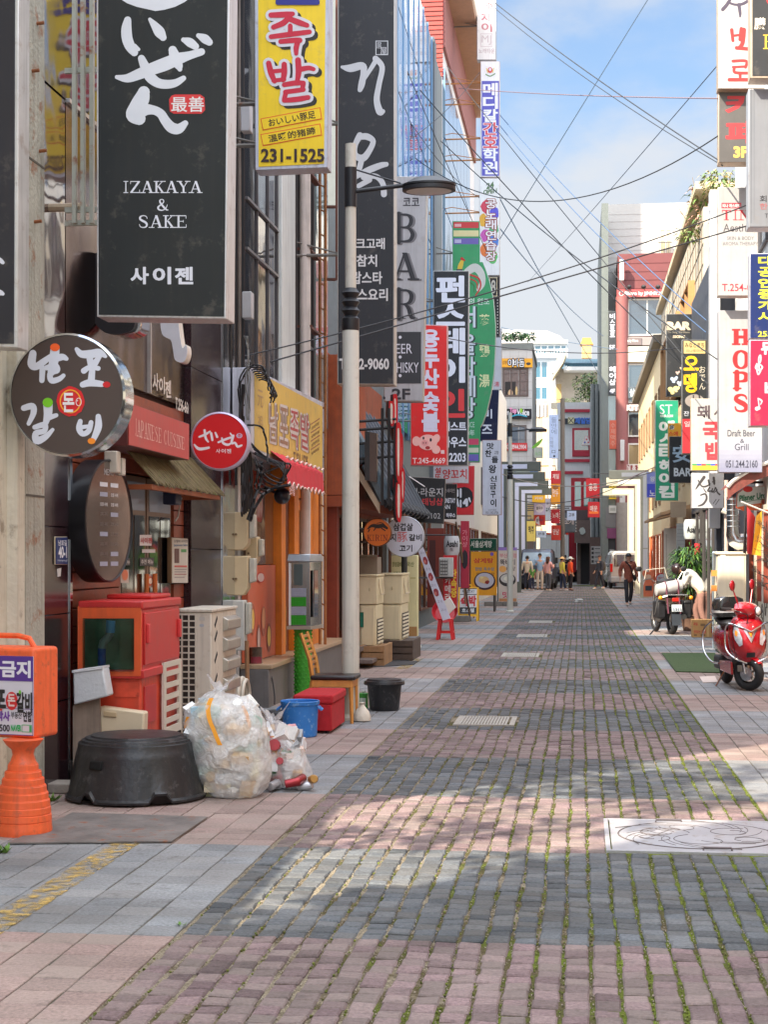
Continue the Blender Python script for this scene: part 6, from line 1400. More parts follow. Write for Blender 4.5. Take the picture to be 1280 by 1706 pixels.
flat('vertical_flag','crimson vertical flag with a black blot hanging beside the bamboo poles','flag',768,782,868,980,39.5,(180,44,64),lambda S:S.ell(775,932,5,16,(40,34,40),0,18,.08).vt('가이샹',(771,882,779,912),(226,150,160),.0))
r=thing('beer_lantern','white barrel-shaped beer lantern sign on the left, reading Asahi','shop sign',tuple(P(753,925,37.4)));c=P(753,925,37.4);k_=37.4/F
build('body',MB().lathe([(11*k_,0),(13*k_,6*k_),(13.5*k_,16*k_),(13*k_,26*k_),(11*k_,32*k_)],c,24),mat((206,204,204),.4),r);fr=Front(37.4-13.6*k_);Deco(r,fr,.002).t('Asahi',(744,901,763,911),(40,38,40),.03).t('生',(750,913,756,918),(90,80,80),.02).done();build('bracket',MB().tube([(XL,37.4,c.z+.46),c+Vector((0,0,.46))],.02,6),mat((60,56,54),.5),r)
r=thing('air_conditioner','small white condenser hung on the wall below the white beer lantern','air conditioner',tuple(P(743,961,36.8)),group='air-conditioner units on the left side');A_,B_=P(732,961,36.8),P(755,929,36.8);build('body',MB().box(A_.x,B_.x,36.8,37.2,A_.z,B_.z),mat((206,204,198),.5),r,bevel=.01);b=MB()
for k in range(5):b.box(A_.x+.02,A_.x+.19,36.785,36.799,A_.z+.04+k*.075,A_.z+.06+k*.075)
for k in range(4):b.box(A_.x+.02+k*.055,A_.x+.028+k*.055,36.784,36.7985,A_.z+.04,B_.z-.04)
build('fin_guard',b,mat((90,88,86),.6),r);build('bracket',MB().box(XL,B_.x,36.9,36.95,A_.z-.04,A_.z-.002),mat((90,88,86),.6),r)
flat('shop_blind','dark red timber shopfront panel behind the wall condenser','shopfront',712,740,880,1012,38.2,(126,52,40),lambda S:S.fill((716,900,726,990),(80,40,36)))
for i,(xa,ya,xb,yb)in enumerate(((764,880,790,1030),(768,905,778,1032),(760,870,784,1035))):
 a,c_=P(xa,ya,38.6-i*.2),G(xb,yb);c_.z=.02;solo('bamboo_pole',['pale bamboo pole leaning steeply over the sandwich board','pale bamboo pole leaning nearly upright behind the sandwich board','thin dark bamboo pole, longest of those leaning at the sandwich board'][i],'pole',MB().tube([a,c_],.022,7),mat((186,150,110)if i<2 else(110,90,70),.6,var=.2),group='bamboo poles leaning at the sandwich board')
def weed(label,c,n,s_,col=(92,128,48)):
 rnd=random.Random(int(c.x*1000));b=MB()
 for k in range(n):
  a=rnd.uniform(0,6.28);l=s_*rnd.uniform(.5,1.2);d_=Vector((math.cos(a)*l,math.sin(a)*l,l*rnd.uniform(.3,1.1)));w_=Vector((-math.sin(a),math.cos(a),0))*l*.16;p=c+Vector((rnd.uniform(-1,1)*s_*.5,rnd.uniform(-1,1)*s_*.5,.0))
  b.add([p,p+d_*.55+w_,p+d_,p+d_*.55-w_],[(0,1,2,3)])
 solo('weed',label,'weed',b,mat(col,.7,var=.4,scale=30),flat=True,recalc=False,group='weeds in the pavement cracks')
weed('green weed sprouting at the foot of the granite pillar',G(86,1335),46,.05);weed('green weed in the tile joint at the left edge',G(6,1421),40,.045);weed('tiny weed in the seam between tiles and setts',G(303,1542),16,.03)
solo('kerb_stone','short granite kerb stone at the foot of the dark pillar','kerb stone',MB().box(XL-.05,-3.28,11.12,11.34,0,.07),mat((150,142,132),.85,var=.2,scale=12,bump=.3),bevel=.01)
# ================================================================ RIGHT SIDE
WHT=mat((226,224,220),.6,var=.05,scale=2,streak=.12)
r=bld('plain_shop_building','plain cream building beside the camera on the right',XR+.1,12,-6,9.5,9.5,CREAM)
for i in range(4):
 for z in(.4,3.6,6.4):wwin(r,XR+.1,-1,-5+i*3.6,-2.4+i*3.6,z,z+2.1,nx=2)
r=bld('brick_shop_building','brown brick building on the right before the grill bar',XR+.1,12,9.7,23.8,10.5,mat((170,118,96),.8,var=.18,scale=4))
for i in range(4):
 for z in(.4,3.8,6.8):wwin(r,XR+.1,-1,10.2+i*3.4,12.8+i*3.4,z,z+2.2,nx=2,fc=(220,216,206))
GB=bld('grill_bar_building','white rendered grill bar building with a timber-clad front on the right',XR,12,24,33.2,9.6,WHT)
def rb(name,Y0,Y1,z0,z1,x0,x1,m,parent,**k):return build(name,MB().box(XR-x1,XR-x0,Y0,Y1,z0,z1),m,parent,**k)
rb('vine_wall',26.2,29.2,.0,2.5,0,.05,mat((206,200,186),.7,var=.08),GB)
b=MB();rnd=random.Random(4);pl=Wall(XR-.06,-1)
for k in range(7):
 Y=26.5+k*.42;z=rnd.uniform(.6,2.);s_=rnd.choice((-1,1));pts=[(XR-.055,Y+s_*.18*(1-t/14)*math.cos(t*.55),z+.3*(1-t/14)*math.sin(t*.55))for t in range(13)]
 b.tube(pts,.012,5)
build('vine_pattern',b,mat((110,104,96),.7),GB)
for Y in(27.0,28.0,29.3):rb('timber_post',Y,Y+.07,.9,2.4,.05,.12,mat((130,56,40),.5),GB)
rb('dark_bay',29.4,33.1,0,3.0,0,.03,mat((44,46,56),.4,var=.15),GB)
for(a,b_)in((24.6,27),(27.4,29.8),(30.4,32.8)):wwin(GB,XR,-1,a,b_,4.2,5.8,fc=(206,110,50),nx=2,gl=GLC);wwin(GB,XR,-1,a,b_,6.8,8.4,fc=(90,90,96),nx=2)
BK_=bld('black_bar_building','dark charcoal building with grey ducts behind the white utility cabinet',XR-.35,12,33.4,40.8,7.8,mat((58,62,72),.5,var=.12,scale=3))
f=Front(33.39);
build('duct',MB().tube([f(1208,845,.08),f(1206,880,.08),f(1209,940,.08),f(1208,1010,.08)],.05,10),mat((150,154,158),.4,metal=.5,var=.15),BK_)
for i in range(2):wwin(BK_,XR-.35,-1,33.9+i*3.4,36.6+i*3.4,.2,2.7,fc=(70,66,64),gl=GLD,nx=2)
GO=bld('gold_stone_building','pale gold stone building with a slanting grid-panelled upper storey on the right',XR-.05,13,41,62,7.6,mat((222,194,150),.75,var=.1,scale=3,streak=.12))
grid=mat((196,184,164),.6,var=.08,scale=2)
build('panel_storey',MB().prism([(XR-.05,41,6.2),(XR-.05,62,6.2),(XR-.05,62,10.6),(XR-.05,41,10.2)],(9,0,0)),grid,GO)
b=MB()
for k in range(8):b.box(XR-.065,XR-.048,41,62,6.3+k*.5,6.315+k*.5)
for k in range(20):b.box(XR-.066,XR-.0485,41.5+k*1.05,41.515+k*1.05,6.2,10.2)
build('panel_joint',b,mat((120,108,94),.8),GO)
for(a,b_,z0,z1)in((44,47.5,6.6,8.9),(49.5,53,6.6,8.9),(55,59,6.6,8.9)):wwin(GO,XR-.05,-1,a,b_,z0,z1,fc=(190,140,90),d=.18,nx=2,gl=GLB)
for k in range(9):wwin(GO,XR-.05,-1,41.6+k*2.2,42.5+k*2.2,3.7,5.7,fc=(206,180,140),nx=1,gl=GLD)
for k in range(6):wwin(GO,XR-.05,-1,42+k*3.2,44.6+k*3.2,.2,2.6,fc=(176,100,60),nx=2,gl=glass_mat((120,80,56)))
build('cornice',MB().box(XR-.25,12,40.9,62.1,10.62,10.8),mat((206,190,160),.7),GO)
for k in range(2):build('canopy',MB().prism([(XR-.1,45+k*7,2.95),(XR-.9,45+k*7,2.75),(XR-.9,45+k*7,2.83),(XR-.1,45+k*7,3.05)],(0,4,0)),mat((190,150,110),.7,var=.15),GO)
YS=bld('yellow_stone_building','yellow stone building with small windows beyond the gold building',XR-.02,13,62.2,87,9.6,mat((226,206,166),.8,var=.08,streak=.1))
for k in range(8):
 for z in(3.6,6.4):wwin(YS,XR-.02,-1,63+k*3,64.2+k*3,z,z+1.7,fc=(150,120,90))
 wwin(YS,XR-.02,-1,62.8+k*3,65+k*3,.2,2.5,fc=(196,100,60),gl=glass_mat((150,80,50)))
build('cornice',MB().box(XR-.35,12,62.1,87.1,9.62,9.9),mat((120,112,100),.7),YS)
S=sign('sign_column','plain white vertical sign column behind the white salon and grill signs',(1184,316,1201,880),Front(33),.4,(201,201,202),fw=.6,frame=(206,206,206),wallx=XR,streak=.1);S.done()
S=sign('vertical_shop_sign','white sign with brush-drawn red letters at the top right',(1197,-60,1275,148),Front(26),.3,(178,175,170),fw=.8,frame=(196,176,150),wallx=XR,streak=.05)
MR=(150,44,40)
S.brush([[(1205,16,6),(1212,8,6),(1218,-2,5)],[(1214,4,4),(1226,8,4),(1240,6,5),(1254,-4,5)],[(1232,8,6),(1234,22,5),(1234,28,3)]],(70,60,74));
S.brush([[(1220,50,6),(1222,68,5)],[(1236,48,6),(1234,66,6)],[(1221,60,4),(1236,58,4)],[(1240,50,8),(1238,72,7),(1232,80,6)],[(1228,80,6),(1250,82,6)],[(1254,50,6),(1254,84,6)]],MR)
S.brush([[(1222,102,5),(1244,102,5),(1243,112,5)],[(1222,112,4),(1244,111,4)],[(1224,114,5),(1226,121,5),(1248,122,5)],[(1234,122,5),(1234,128,5)],[(1216,133,6),(1258,133,6)]],MR);S.done()
S=sign('vertical_shop_sign','grey cafe sign with coral letters and a yellow 3F at the upper right',(1198,150,1275,271),Front(26.2),.3,(92,89,86),fw=1,frame=(206,186,160),wallx=XR,streak=.05)
S.t('카',(1212,158,1262,192),(196,54,58),.04);S.t('페',(1212,202,1262,240),(196,54,58),.04);S.t('3F',(1224,245,1246,262),(232,190,90),.05);S.done()
S=sign('vertical_shop_sign','dark grey sign with a white character, cut by the top right corner',(1251,-60,1420,130),Front(20.8),.3,(70,72,74),fw=3.5,frame=(206,188,164),wallx=XR,streak=.06)
S.t('朦',(1258,30,1276,49),(232,224,206),.02);S.serif('E',(1273,58,1290,82),(226,190,60));S.ell(1284,0,6,8,(190,40,44));S.done()
S=sign('vertical_shop_sign','pale grey box sign with thin double border below the dark corner sign',(1248,148,1420,379),Front(21),.3,(126,130,136),fw=1.5,frame=(180,184,190),wallx=XR,streak=.06)
S.fill((1252,148,1252.8,372),(90,96,104));S.fill((1257,148,1257.8,366),(110,116,124));S.t('회전',(1267,326,1292,337),(40,40,44),.01);S.t('한식',(1267,339,1292,349),(160,90,90),.01);S.t('T',(1275,356,1281,363),(50,50,60),.0);S.done()
S=sign('vertical_shop_sign','white salon sign with a red name above thin grey lettering, number 254-0',(1197,312,1264,493),Front(27),.25,(172,170,170),fw=.8,frame=(200,190,180),wallx=XR,streak=.04)
S.fill((1203,338,1236,347),(206,64,76));S.t('티나 에스테틱',(1205,340,1234,346),(236,226,226),.02,1);S.serif('TINA',(1203,350,1270,367),(196,40,54));S.t('Aesthetic',(1206,373,1268,386),(80,76,80),.0);S.t('SKIN & BODY',(1212,394,1257,400),(106,106,110),.0);S.t('AROMA THERAPY',(1205,403,1264,409),(112,112,116),.0);S.t('T.254-0700',(1204,473,1276,485),(196,50,64),.01);S.done()
S=sign('vertical_shop_sign','tall white grill sign with red slab letters fading to blue-grey at the foot',(1198,517,1271,787),Front(27.3),.25,(170,170,172),fw=.8,frame=(150,150,156),wallx=XR,streak=.02)
for k in range(8):S.fill((1199,728+k*7.3,1270.3,735.3+k*7.3),(166-k*5,168-k*5,178-k*3))
for ch,y0,y1 in(('H',548,575),('O',584,614),('P',620,648),('S',657,686)):S.serif(ch,(1222,y0,1249,y1),(206,36,40),wgt=1.55)
S.t('Draft Beer',(1213,716,1259,727),(70,70,84),.0,1);S.t('&',(1234,731,1241,738),(70,70,84),.0,1);S.t('Grill',(1225,739,1248,750),(70,70,84),.0,1);S.t('051.244.2160',(1210,767,1263,779),(54,56,72),.01,1);S.done()
S=sign('vertical_shop_sign','royal blue estate-agent sign with yellow letters at the right edge',(1250,422,1420,564),Front(21.2),.25,(36,56,120),fw=1.2,frame=(196,196,206),wallx=XR,streak=.04)
for i,ch in enumerate('대공인중개사'):S.t(ch,(1265,427+i*18.6,1290,442+i*18.6),(220,216,60),.03)
S.t('255-8',(1264,552,1300,561),(220,216,60),.02);S.done()
S=sign('vertical_shop_sign','crimson music-bar sign with silver notes at the right edge',(1250,566,1420,710),Front(21.2),.25,(168,30,70),fw=1.2,frame=(196,190,200),wallx=XR,streak=.04)
SV_=(206,186,196)
S.t('뮤직',(1270,570,1310,590),SV_,.05);S.brush([[(1268,618,3),(1264,624,2.5),(1262,612,2.5),(1268,602,2.5),(1268,592,2.5),(1265,598,2.5),(1266,618,2.5)],[(1262,606,2.5),(1260,613,3),(1266,617,3),(1271,612,3),(1267,607,2)]],SV_);S.brush([[(1262,681,7),(1265,680,6)],[(1266,680,2),(1264,664,2)],[(1264,664,2.5),(1270,668,3),(1268,674,1.5)]],SV_);S.t('바',(1276,636,1300,660),SV_,.04);S.done()
S=sign('vertical_shop_sign','white pork-soup sign with red letters and a yellow foot band',(1152,664,1201,784),Front(31.8),.2,(176,175,172),fw=.7,frame=(196,180,150),wallx=XR,streak=.02)
S.t('돼',(1163,676,1183,697),(84,70,74),.03);S.t('지',(1192,676,1212,697),(84,70,74),.03)if False else S.brush([[(1192,690,3),(1197,684,3),(1199,678,3)]],(84,70,74))
S.t('국',(1173,704,1199,731),(214,56,64),.05);S.t('밥',(1177,738,1199,765),(214,56,64),.05);S.fill((1154,776,1200,783),(240,200,60))
for k in range(6):S.fill((1154+k*7.7,773,1161.7+k*7.7,775.5),((60,150,80),(50,80,190),(210,60,60))[k%3],1)
S.done()
S=sign('vertical_shop_sign','dark fishcake-bar sign with big yellow letters and a tan name panel',(1137,566,1184,757),Front(36),.25,(54,56,58),fw=1,frame=(120,120,118),wallx=XR,streak=.05)
S.fill((1140,568,1176,589),(206,180,120));S.t('みなとまち',(1142,571,1174,579),(70,54,36),.01,1);S.t('미나토마치',(1144,582,1172,587),(110,86,56),.0,1);S.t('오',(1141,594,1164,616),(236,190,20),.042);S.t('뎅',(1141,623,1161,653),(236,190,20),.04)
for i,ch in enumerate('おでん'):S.t(ch,(1166,610+i*14,1176,621+i*14),(206,196,176),.0)
S.ell(1158,668,16,11,(150,140,132));S.fill((1155,658,1157,672),(60,56,54),1);S.fill((1165,658,1167,672),(60,56,54),1);S.t('잔',(1140,685,1149,693),WH,.0);S.fill((1138,698,1158,755),(186,40,48),0);S.t('일',(1141,702,1150,711),(226,200,200),.0,1);S.done()
S=sign('vertical_shop_sign','dark sign with BAR in pale letters and painted butterflies',(1111,523,1155,660),Front(42),.25,(62,64,66),fw=.7,frame=(120,120,118),wallx=XR,streak=.05)
S.t('BAR',(1113,537,1150,549),(222,202,170),.07);S.t('The Song Wel Home',(1113,552,1150,556),(170,160,140),.0);S.t('SSONG',(1122,559,1142,563),(222,202,170),.06)
for(x,y,s_,c_)in((1124,634,7,(176,190,216)),(1122,652,9,(216,206,140)),(1130,622,4,(196,170,160)),(1128,650,6,(220,210,150)),(1134,640,6,(190,196,214)),(1136,614,3,(206,190,170))):S.ell(x-s_*.4,y-s_*.3,s_*.6,s_*.45,c_,0,14,.1,rot=.7);S.ell(x+s_*.4,y-s_*.5,s_*.6,s_*.4,c_,0,14,.1,rot=-.9);S.ell(x-s_*.1,y+s_*.3,s_*.4,s_*.3,c_,1,12,.1)
S.done()
S=sign('vertical_shop_sign','bright green hair-salon sign with large white letters',(1093,667,1131,834),Front(48),.25,(30,150,116),fw=.5,frame=(170,196,186),wallx=XR,streak=.02)
S.t('ST',(1100,674,1121,690),(196,206,206),.0);S.t('HAIR.COM',(1101,691,1122,695),(226,232,230),.03)
for i,ch in enumerate('에스티헤어컴'):S.t(ch,(1100,702+i*21.5,1123,721+i*21.5),(230,236,234),.05)
S.done()
S=sign('vertical_shop_sign','small black bar sign with one blue-grey character over the word BAR',(1116,727,1154,804),Front(40),.2,(50,52,54),fw=.7,frame=(96,96,96),wallx=XR,streak=.04);S.t('安',(1122,742,1152,770),(150,170,186),.02);S.t('BAR',(1124,780,1152,793),(200,204,206),.03);S.done()
S=sign('vertical_shop_sign','small yellow sign marked 3F peeping out behind the small black bar sign',(1114,705,1140,762),Front(44),.2,(222,166,50),fw=.5,frame=(170,130,60),wallx=XR,streak=.03);S.ell(1120,712,4,4,(206,206,206));S.t('3F',(1117,709,1123,715),(60,60,70),.03,1);S.t('스에',(1115,719,1130,726),(200,60,40),.03);S.done()
S=sign('vertical_shop_sign','square white sign with loose black brush lettering under the pork-soup sign',(1153,788,1207,847),Front(32.5),.2,(194,194,199),fw=.9,frame=(196,190,188),wallx=XR,streak=.02)
INK=(70,66,68)
S.brush([[(1174,795,5),(1166,806,4),(1160,815,1.5)],[(1164,800,2),(1170,810,2.5),(1178,810,3),(1184,806,2)],[(1181,800,3),(1183,808,3)],[(1190,796,4),(1191,806,3.5)],[(1188,803,2),(1192,801,2)]],INK);S.brush([[(1173,814,1.5),(1177,820,2)],[(1183,812,2.5),(1180,818,2.5),(1186,818,2)],[(1188,814,2),(1187,820,2),(1191,817,2),(1193,812,2),(1196,820,2.5),(1200,824,3)],[(1190,821,1.5),(1196,816,1.5)]],INK);S.brush([[(1168,825,2),(1176,823,3),(1178,831,3.5),(1172,840,3.5),(1164,843,2)]],INK);S.brush([[(1194,832,1.2),(1189,839,1)],[(1199,832,1.2),(1193,841,1)]],INK);S.done()
S=sign('hanging_sign','small white and blue karaoke sign behind the pale arches',(1078,786,1095,829),Front(56),.15,(150,160,226),fw=.5,frame=(200,196,206),wallx=XR,streak=.02);S.fill((1079,806,1094,828),(70,84,206));S.t('왕',(1084,794,1092,802),(220,222,236),.03,1);S.t('노',(1083,817,1092,826),(220,222,236),.03,1);S.done()
r=thing('timber_awning','curved brown timber canopy over the green beer sign at the right edge','awning',tuple(P(1250,830,27.6)))
b=MB();fr=Front(27.4);q=cat_rom([(1213,812),(1222,802),(1240,790),(1262,778),(1290,768)],5);lo=[(x,y+20-8*(x-1213)/77)for x,y in q];loz=[(x,min(y,836))for x,y in[(x,y+22)for x,y in q]]
b.loft([[fr(x,y,0)for x,y in q],[fr(x,y,0)for x,y in loz]],0,False,False);b.loft([[fr(x,y,0)for x,y in q],[fr(x,y,-1.4)for x,y in q]],0,False,False)
build('canopy',b,mat((112,54,46),.6,var=.3,scale=12,streak=.4),r,recalc=False);build('edge_trim',MB().tube([fr(x,y-.5,.01)for x,y in q],.035,6),mat((196,190,186),.5),r);build('support',MB().tube([fr(1250,800,-.8),Vector((XR,28.2,fr(1250,800).z))],.025,6),mat((60,50,46),.6),r)
S=sign('hanging_sign','white and orange beer sign with green script under the timber canopy',[(1229,822),(1240,814),(1262,810),(1300,808),(1300,852),(1262,849),(1240,851),(1228,846)],Front(28),.15,(206,212,212),fw=.8,frame=(214,90,50),wallx=XR,framemat=mat((214,92,52),.4))
S.ell(1247,815,8,5,(206,40,40));S.poly([(1229,845),(1250,841),(1270,838),(1300,838),(1300,851),(1240,850)],(222,100,50));S.t('Pilsner Urquell',((1233,826),(1290,818),(1290,831),(1233,838)),(30,110,80),.04,1);S.brush([[(1238,838,1),(1260,833,1),(1290,831,1)]],(40,110,84),1);S.ell(1273,836,4.5,5.5,(196,140,90),1);S.ell(1273,836,3,4,(170,70,50),2);S.t('BEER',(1259,841,1268,845),(230,170,130),.02,1);S.done()
r=thing('flag','hanging black, red and gold flag on a slanting pole at the right','flag',tuple(P(1258,925,26.8)));fr=Front(26.8);W3=Wall(XR,-1)
a=fr(1236,836);e=P(1282,854,26.8);build('pole',MB().tube([a,Vector((XR,27.0,e.z-.02))],.014,6),mat((206,204,200),.4),r)
def stripe(tp,bt,col,k0):
 rows=[]
 for j in range(9):
  t=j/8;row=[]
  for i in range(7):
   s_=i/6;x0=tp[0][0]*(1-s_)+tp[1][0]*s_;y0=tp[0][1]*(1-s_)+tp[1][1]*s_;x1=bt[0][0]*(1-s_)+bt[1][0]*s_;y1=bt[0][1]*(1-s_)+bt[1][1]*s_
   row.append(fr(x0*(1-t)+x1*t,y0*(1-t)+y1*t,.07*math.sin(k0+s_*3+t*1.5)))
  rows.append(row)
 build('cloth_stripe',MB().loft(rows,0,False,False),mat(col,.85,var=.1),r,recalc=False)
stripe(((1241,841),(1245,844)),((1238,921),(1245,923)),(44,42,46),0);stripe(((1245,845),(1260,861)),((1245,922),(1254,924)),(176,44,56),1);stripe(((1260,860),(1271,851)),((1254,924),(1269,926)),(206,150,40),2)
r=thing('vent_duct','shiny spiral steel duct with an elbow above the white utility cabinet','vent duct',tuple(P(1230,910,29)));D_=mirror_mat((196,200,204),.2,.08);fr=Front(29.2)
pts=[fr(1222,828),fr(1222,880),fr(1222,890),fr(1226,900),fr(1232,903),fr(1246,903)];build('pipe',MB().tube(pts,[.11,.11,.12,.14,.15,.15],18),D_,r)
for k in range(6):p=fr(1222,832+k*9);build('seam',MB().torus(p,.112,.008,'Z',20,6),mat((150,154,158),.3,metal=.8),r)
r=thing('sign_post','thin pinkish steel post beside the spiral duct','post',(XA(1211,30),30,.0));build('pole',MB().tube([P(1211,920,30),P(1211,800,30)],.035,8),mat((200,176,164),.5,var=.1),r);build('lamp',MB().tube([P(1204,850,29.9),P(1212,854,29.9)],.05,8),mat((206,200,190),.5),r);build('lower_pole',MB().tube([G(1211,1073),P(1211,920,30)],.035,8),mat((120,110,104),.5),r)
Yu=28.6;r=thing('utility_cabinet','tall cream utility cabinet on the sunlit right pavement','utility cabinet',(XA(1222,Yu),Yu+.4,0));x0,x1=XA(1197,Yu),XA(1244,Yu);zt=H-(921-HY)*Yu/F
CRW=mat((222,210,188),.5,var=.05,scale=2,streak=.1);build('body',MB().box(x0,x1,Yu,Yu+.8,.05,zt-.03),CRW,r,bevel=.01);build('roof',MB().box(x0-.03,x1+.03,Yu-.03,Yu+.83,zt-.029,zt+.02),CRW,r,bevel=.008);build('plinth',MB().box(x0+.02,x1-.02,Yu+.02,Yu+.78,-.005,.049),mat((120,114,106),.8),r)
build('door',MB().box(x0+.03,x1-.03,Yu-.012,Yu-.001,.75,zt-.06).box(x0+.03,x1-.03,Yu-.012,Yu-.001,.1,.72),CRW,r,bevel=.005);build('latch',MB().box(x0+.03,x0+.14,Yu-.03,Yu-.012,.71,.74),mat((90,84,70),.5),r);Deco(r,Front(Yu-.012),.002).fill((1201,923,1210,929),(226,220,210)).done()
r=thing('blue_pipe_stand','thin blue-grey pipes with orange couplings beside the cream cabinet','pipes',(XA(1193,29),29,0))
for px in(1190,1194):build('pipe',MB().tube([G(px,1080),P(px,920,28.9)],.025,8),mat((150,166,180),.4,var=.1),r)
for py in(955,980):c=P(1192,py,28.85);build('coupling',MB().box(c.x-.06,c.x+.06,28.8,28.9,c.z-.05,c.z+.05),mat((206,130,60),.5),r)
r=thing('beer_lantern','white barrel-shaped beer lantern sign on the right, above the green plant','shop sign',tuple(P(1152,898,39)));c=P(1152,898,39);k_=39/F
build('body',MB().lathe([(10*k_,0),(12*k_,5*k_),(12.5*k_,16*k_),(12*k_,27*k_),(10*k_,32*k_)],c,24),mat((200,204,200),.4),r);Deco(r,Front(39-12.6*k_),.002).t('Asahi',(1145,877,1164,887),(40,38,40),.03).done();build('bracket',MB().tube([(XR-.3,39,c.z+.46),c+Vector((0,0,.46))],.02,6),mat((60,56,54),.5),r)
flat('slanted_board','weathered plank sign board hanging askew under the green hair-salon sign','board',1118,1144,836,862,44,(166,146,122))
flat('red_lantern_flag','small red hanging cloth under the timber canopy on the right','cloth',1158,1172,905,925,38.5,(190,40,50))
flat('shop_screen','white timber screen of the sunlit shop beside the arches','shopfront',1107,1128,880,975,46,(226,214,196),lambda S:S.fill((1110,890,1112,970),(196,180,160)))
flat('grey_shutter','pale grey roller shutter between the sunlit shop and the plant','shutter',1128,1142,872,968,43.5,(170,170,164),lambda S:[S.fill((1129,876+k*6,1141,877+k*6),(140,140,136))for k in range(15)])
for(nm,lab,cx,cy,c1)in(('character_board','orange rounded standing board beside the rightmost arch',1081,972,(236,130,90)),('round_board','small red-rimmed round standing board beside the orange board',1103,968,(196,50,50))):
 Y=58 if cx<1090 else 52;fr=Front(Y);r=thing(nm,lab,'standing sign',G(cx,993 if cx<1090 else 1001).to_tuple())
 if cx<1090:q=cat_rom([(1073,994),(1073,975),(1076,966),(1071,956),(1074,950),(1081,953),(1088,950),(1091,957),(1086,966),(1090,976),(1090,994)],4);build('panel',MB().prism2([fr(x,y,-.08)for x,y in q],[fr(x,y,0)for x,y in q]),mat(c1,.5),r,bevel=.005);Deco(r,fr,.003).ell(1081,961,5,4,(240,200,170)).fill((1076,976,1087,984),(60,70,80)).done()
 else:
  b=MB().loft([[fr(cx+k*10*math.cos(2*math.pi*i/28),cy-4+k*10*math.sin(2*math.pi*i/28),o)for i in range(28)]for k,o in((1,-.06),(1,0))]);build('panel',b,mat(c1,.5),r);Deco(r,fr,.003).ell(cx,cy-4,8,7.6,(190,196,200)).t('영업중',(cx-6,cy-7,cx+6,cy-3),(190,50,50),.02,1).done();build('post',MB().tube([fr(cx,cy+5,-.03),G(cx,1000)],.03,8),mat((190,60,50),.5),r);g=G(cx,1000);build('base',MB().lathe([(.2,0),(.2,.04),(.05,.06)],g,20),mat((80,76,74),.6),r)
q=[G(1103,1089),G(1192,1089),G(1215,1122),G(1127,1120)];solo('green_mat','green artificial-turf doormat lying on the right pavement','mat',MB().prism([p+Vector((0,0,.004))for p in q],(0,0,.012)),mat((62,82,46),.95,var=.3,scale=30,bump=.6,bscale=200))
q=[G(1166,1128),G(1192,1127),G(1197,1137),G(1172,1138)];solo('pale_cover','pale square lid in the tiles between the mat and the red scooter','drain lid',MB().prism([p+Vector((0,0,.002))for p in q],(0,0,.006)),mat((206,190,182),.7,var=.1))
c=G(1174,1062);r=thing('cardboard_carton','sealed brown cardboard carton with red print on the ground by the delivery bike','carton',(c.x,c.y+.2,0));x0,x1=XA(1154,c.y),XA(1195,c.y);zt=29*c.y/F;CB=mat((196,148,92),.8,var=.1,scale=5)
build('body',MB().box(x0,x1,c.y,c.y+.38,0,zt),CB,r,bevel=.006);S=Deco(r,Front(c.y),.002);S.fill((1179,1034,1182,1061),(214,176,120));S.t('과일',(1156,1037,1163,1042),(196,60,50),.03);S.t('맛있는 감귤',(1157,1050,1177,1055),(200,60,50),.03);S.fill((1168,1039,1176,1043),(130,96,60));S.fill((1168,1056,1176,1060),(130,96,60));S.t('특품',(1185,1048,1193,1056),(196,60,50),.03);S.fill((1157,1057,1162,1059),(110,80,50));S.done()
def leafy(parent,c,n,hr,hz,ll,lw,seed,cols,name='foliage',droop=.5):
 rnd=random.Random(seed);mbs=[MB()for _ in cols]
 for k in range(n):
  a=rnd.uniform(0,6.28);q=rnd.random()**.5;p=c+Vector((math.cos(a)*hr*q*.7,math.sin(a)*hr*q*.7,rnd.uniform(-hz,hz)*(1-.35*q)));d_=Vector((math.cos(a),math.sin(a),rnd.uniform(-.3,.9))).normalized();l=ll*rnd.uniform(.6,1.3);w_=Vector((-d_.y,d_.x,rnd.uniform(-.3,.3))).normalized()*lw*rnd.uniform(.7,1.3)
  m1=p+d_*l*.5+Vector((0,0,.04*l));e=p+d_*l+Vector((0,0,-droop*l));mbs[k%len(cols)].add([p,m1+w_,e,m1-w_],[(0,1,2,3)])
 for mb,cc in zip(mbs,cols):build(name,mb,mat(cc,.5,var=.35,scale=12),parent,flat=True,recalc=False)
c=Vector((2.42,37.2,0));r=thing('potted_palm','bushy green leafy plant standing behind the man at the delivery bike','plant',tuple(c));
for k in range(5):build('stem',MB().tube([c+Vector((0,0,.3)),c+Vector((.12*math.cos(k*1.3),.1*math.sin(k*1.3),1.0+.15*k))],[.03,.012],6),mat((150,116,84),.8),r)
leafy(r,c+Vector((.0,0,1.3)),1300,.46,.62,.26,.017,5,[(44,80,32),(66,106,38),(28,54,26),(96,130,52)])
build('pot',MB().lathe([(.14,0),(.2,.32),(.22,.34),(.2,.36),(.18,.3),(0,.3)],c,24),mat((120,92,76),.7),r)
c=P(1172,360,42);r=thing('roof_shrub','straggling green and reddish shrub growing over the roof edge of the gold building','shrub',tuple(c));
leafy(r,c+Vector((.05,0,.15)),260,.55,.8,.2,.03,6,[(110,140,60),(84,120,50),(160,120,90),(190,140,120)])
rnd=random.Random(2)
for k in range(9):
 a=c+Vector((rnd.uniform(-.1,.3),0,-.6));build('stem',MB().tube([a,a+Vector((rnd.uniform(-.6,.1),rnd.uniform(-.2,.2),rnd.uniform(.6,1.6)))],[.015,.006],5),mat((130,110,80),.8),r)
c2=P(1152,392,42.5);leafy(r,c2,110,.45,.22,.2,.025,9,[(100,132,60),(140,150,80)])
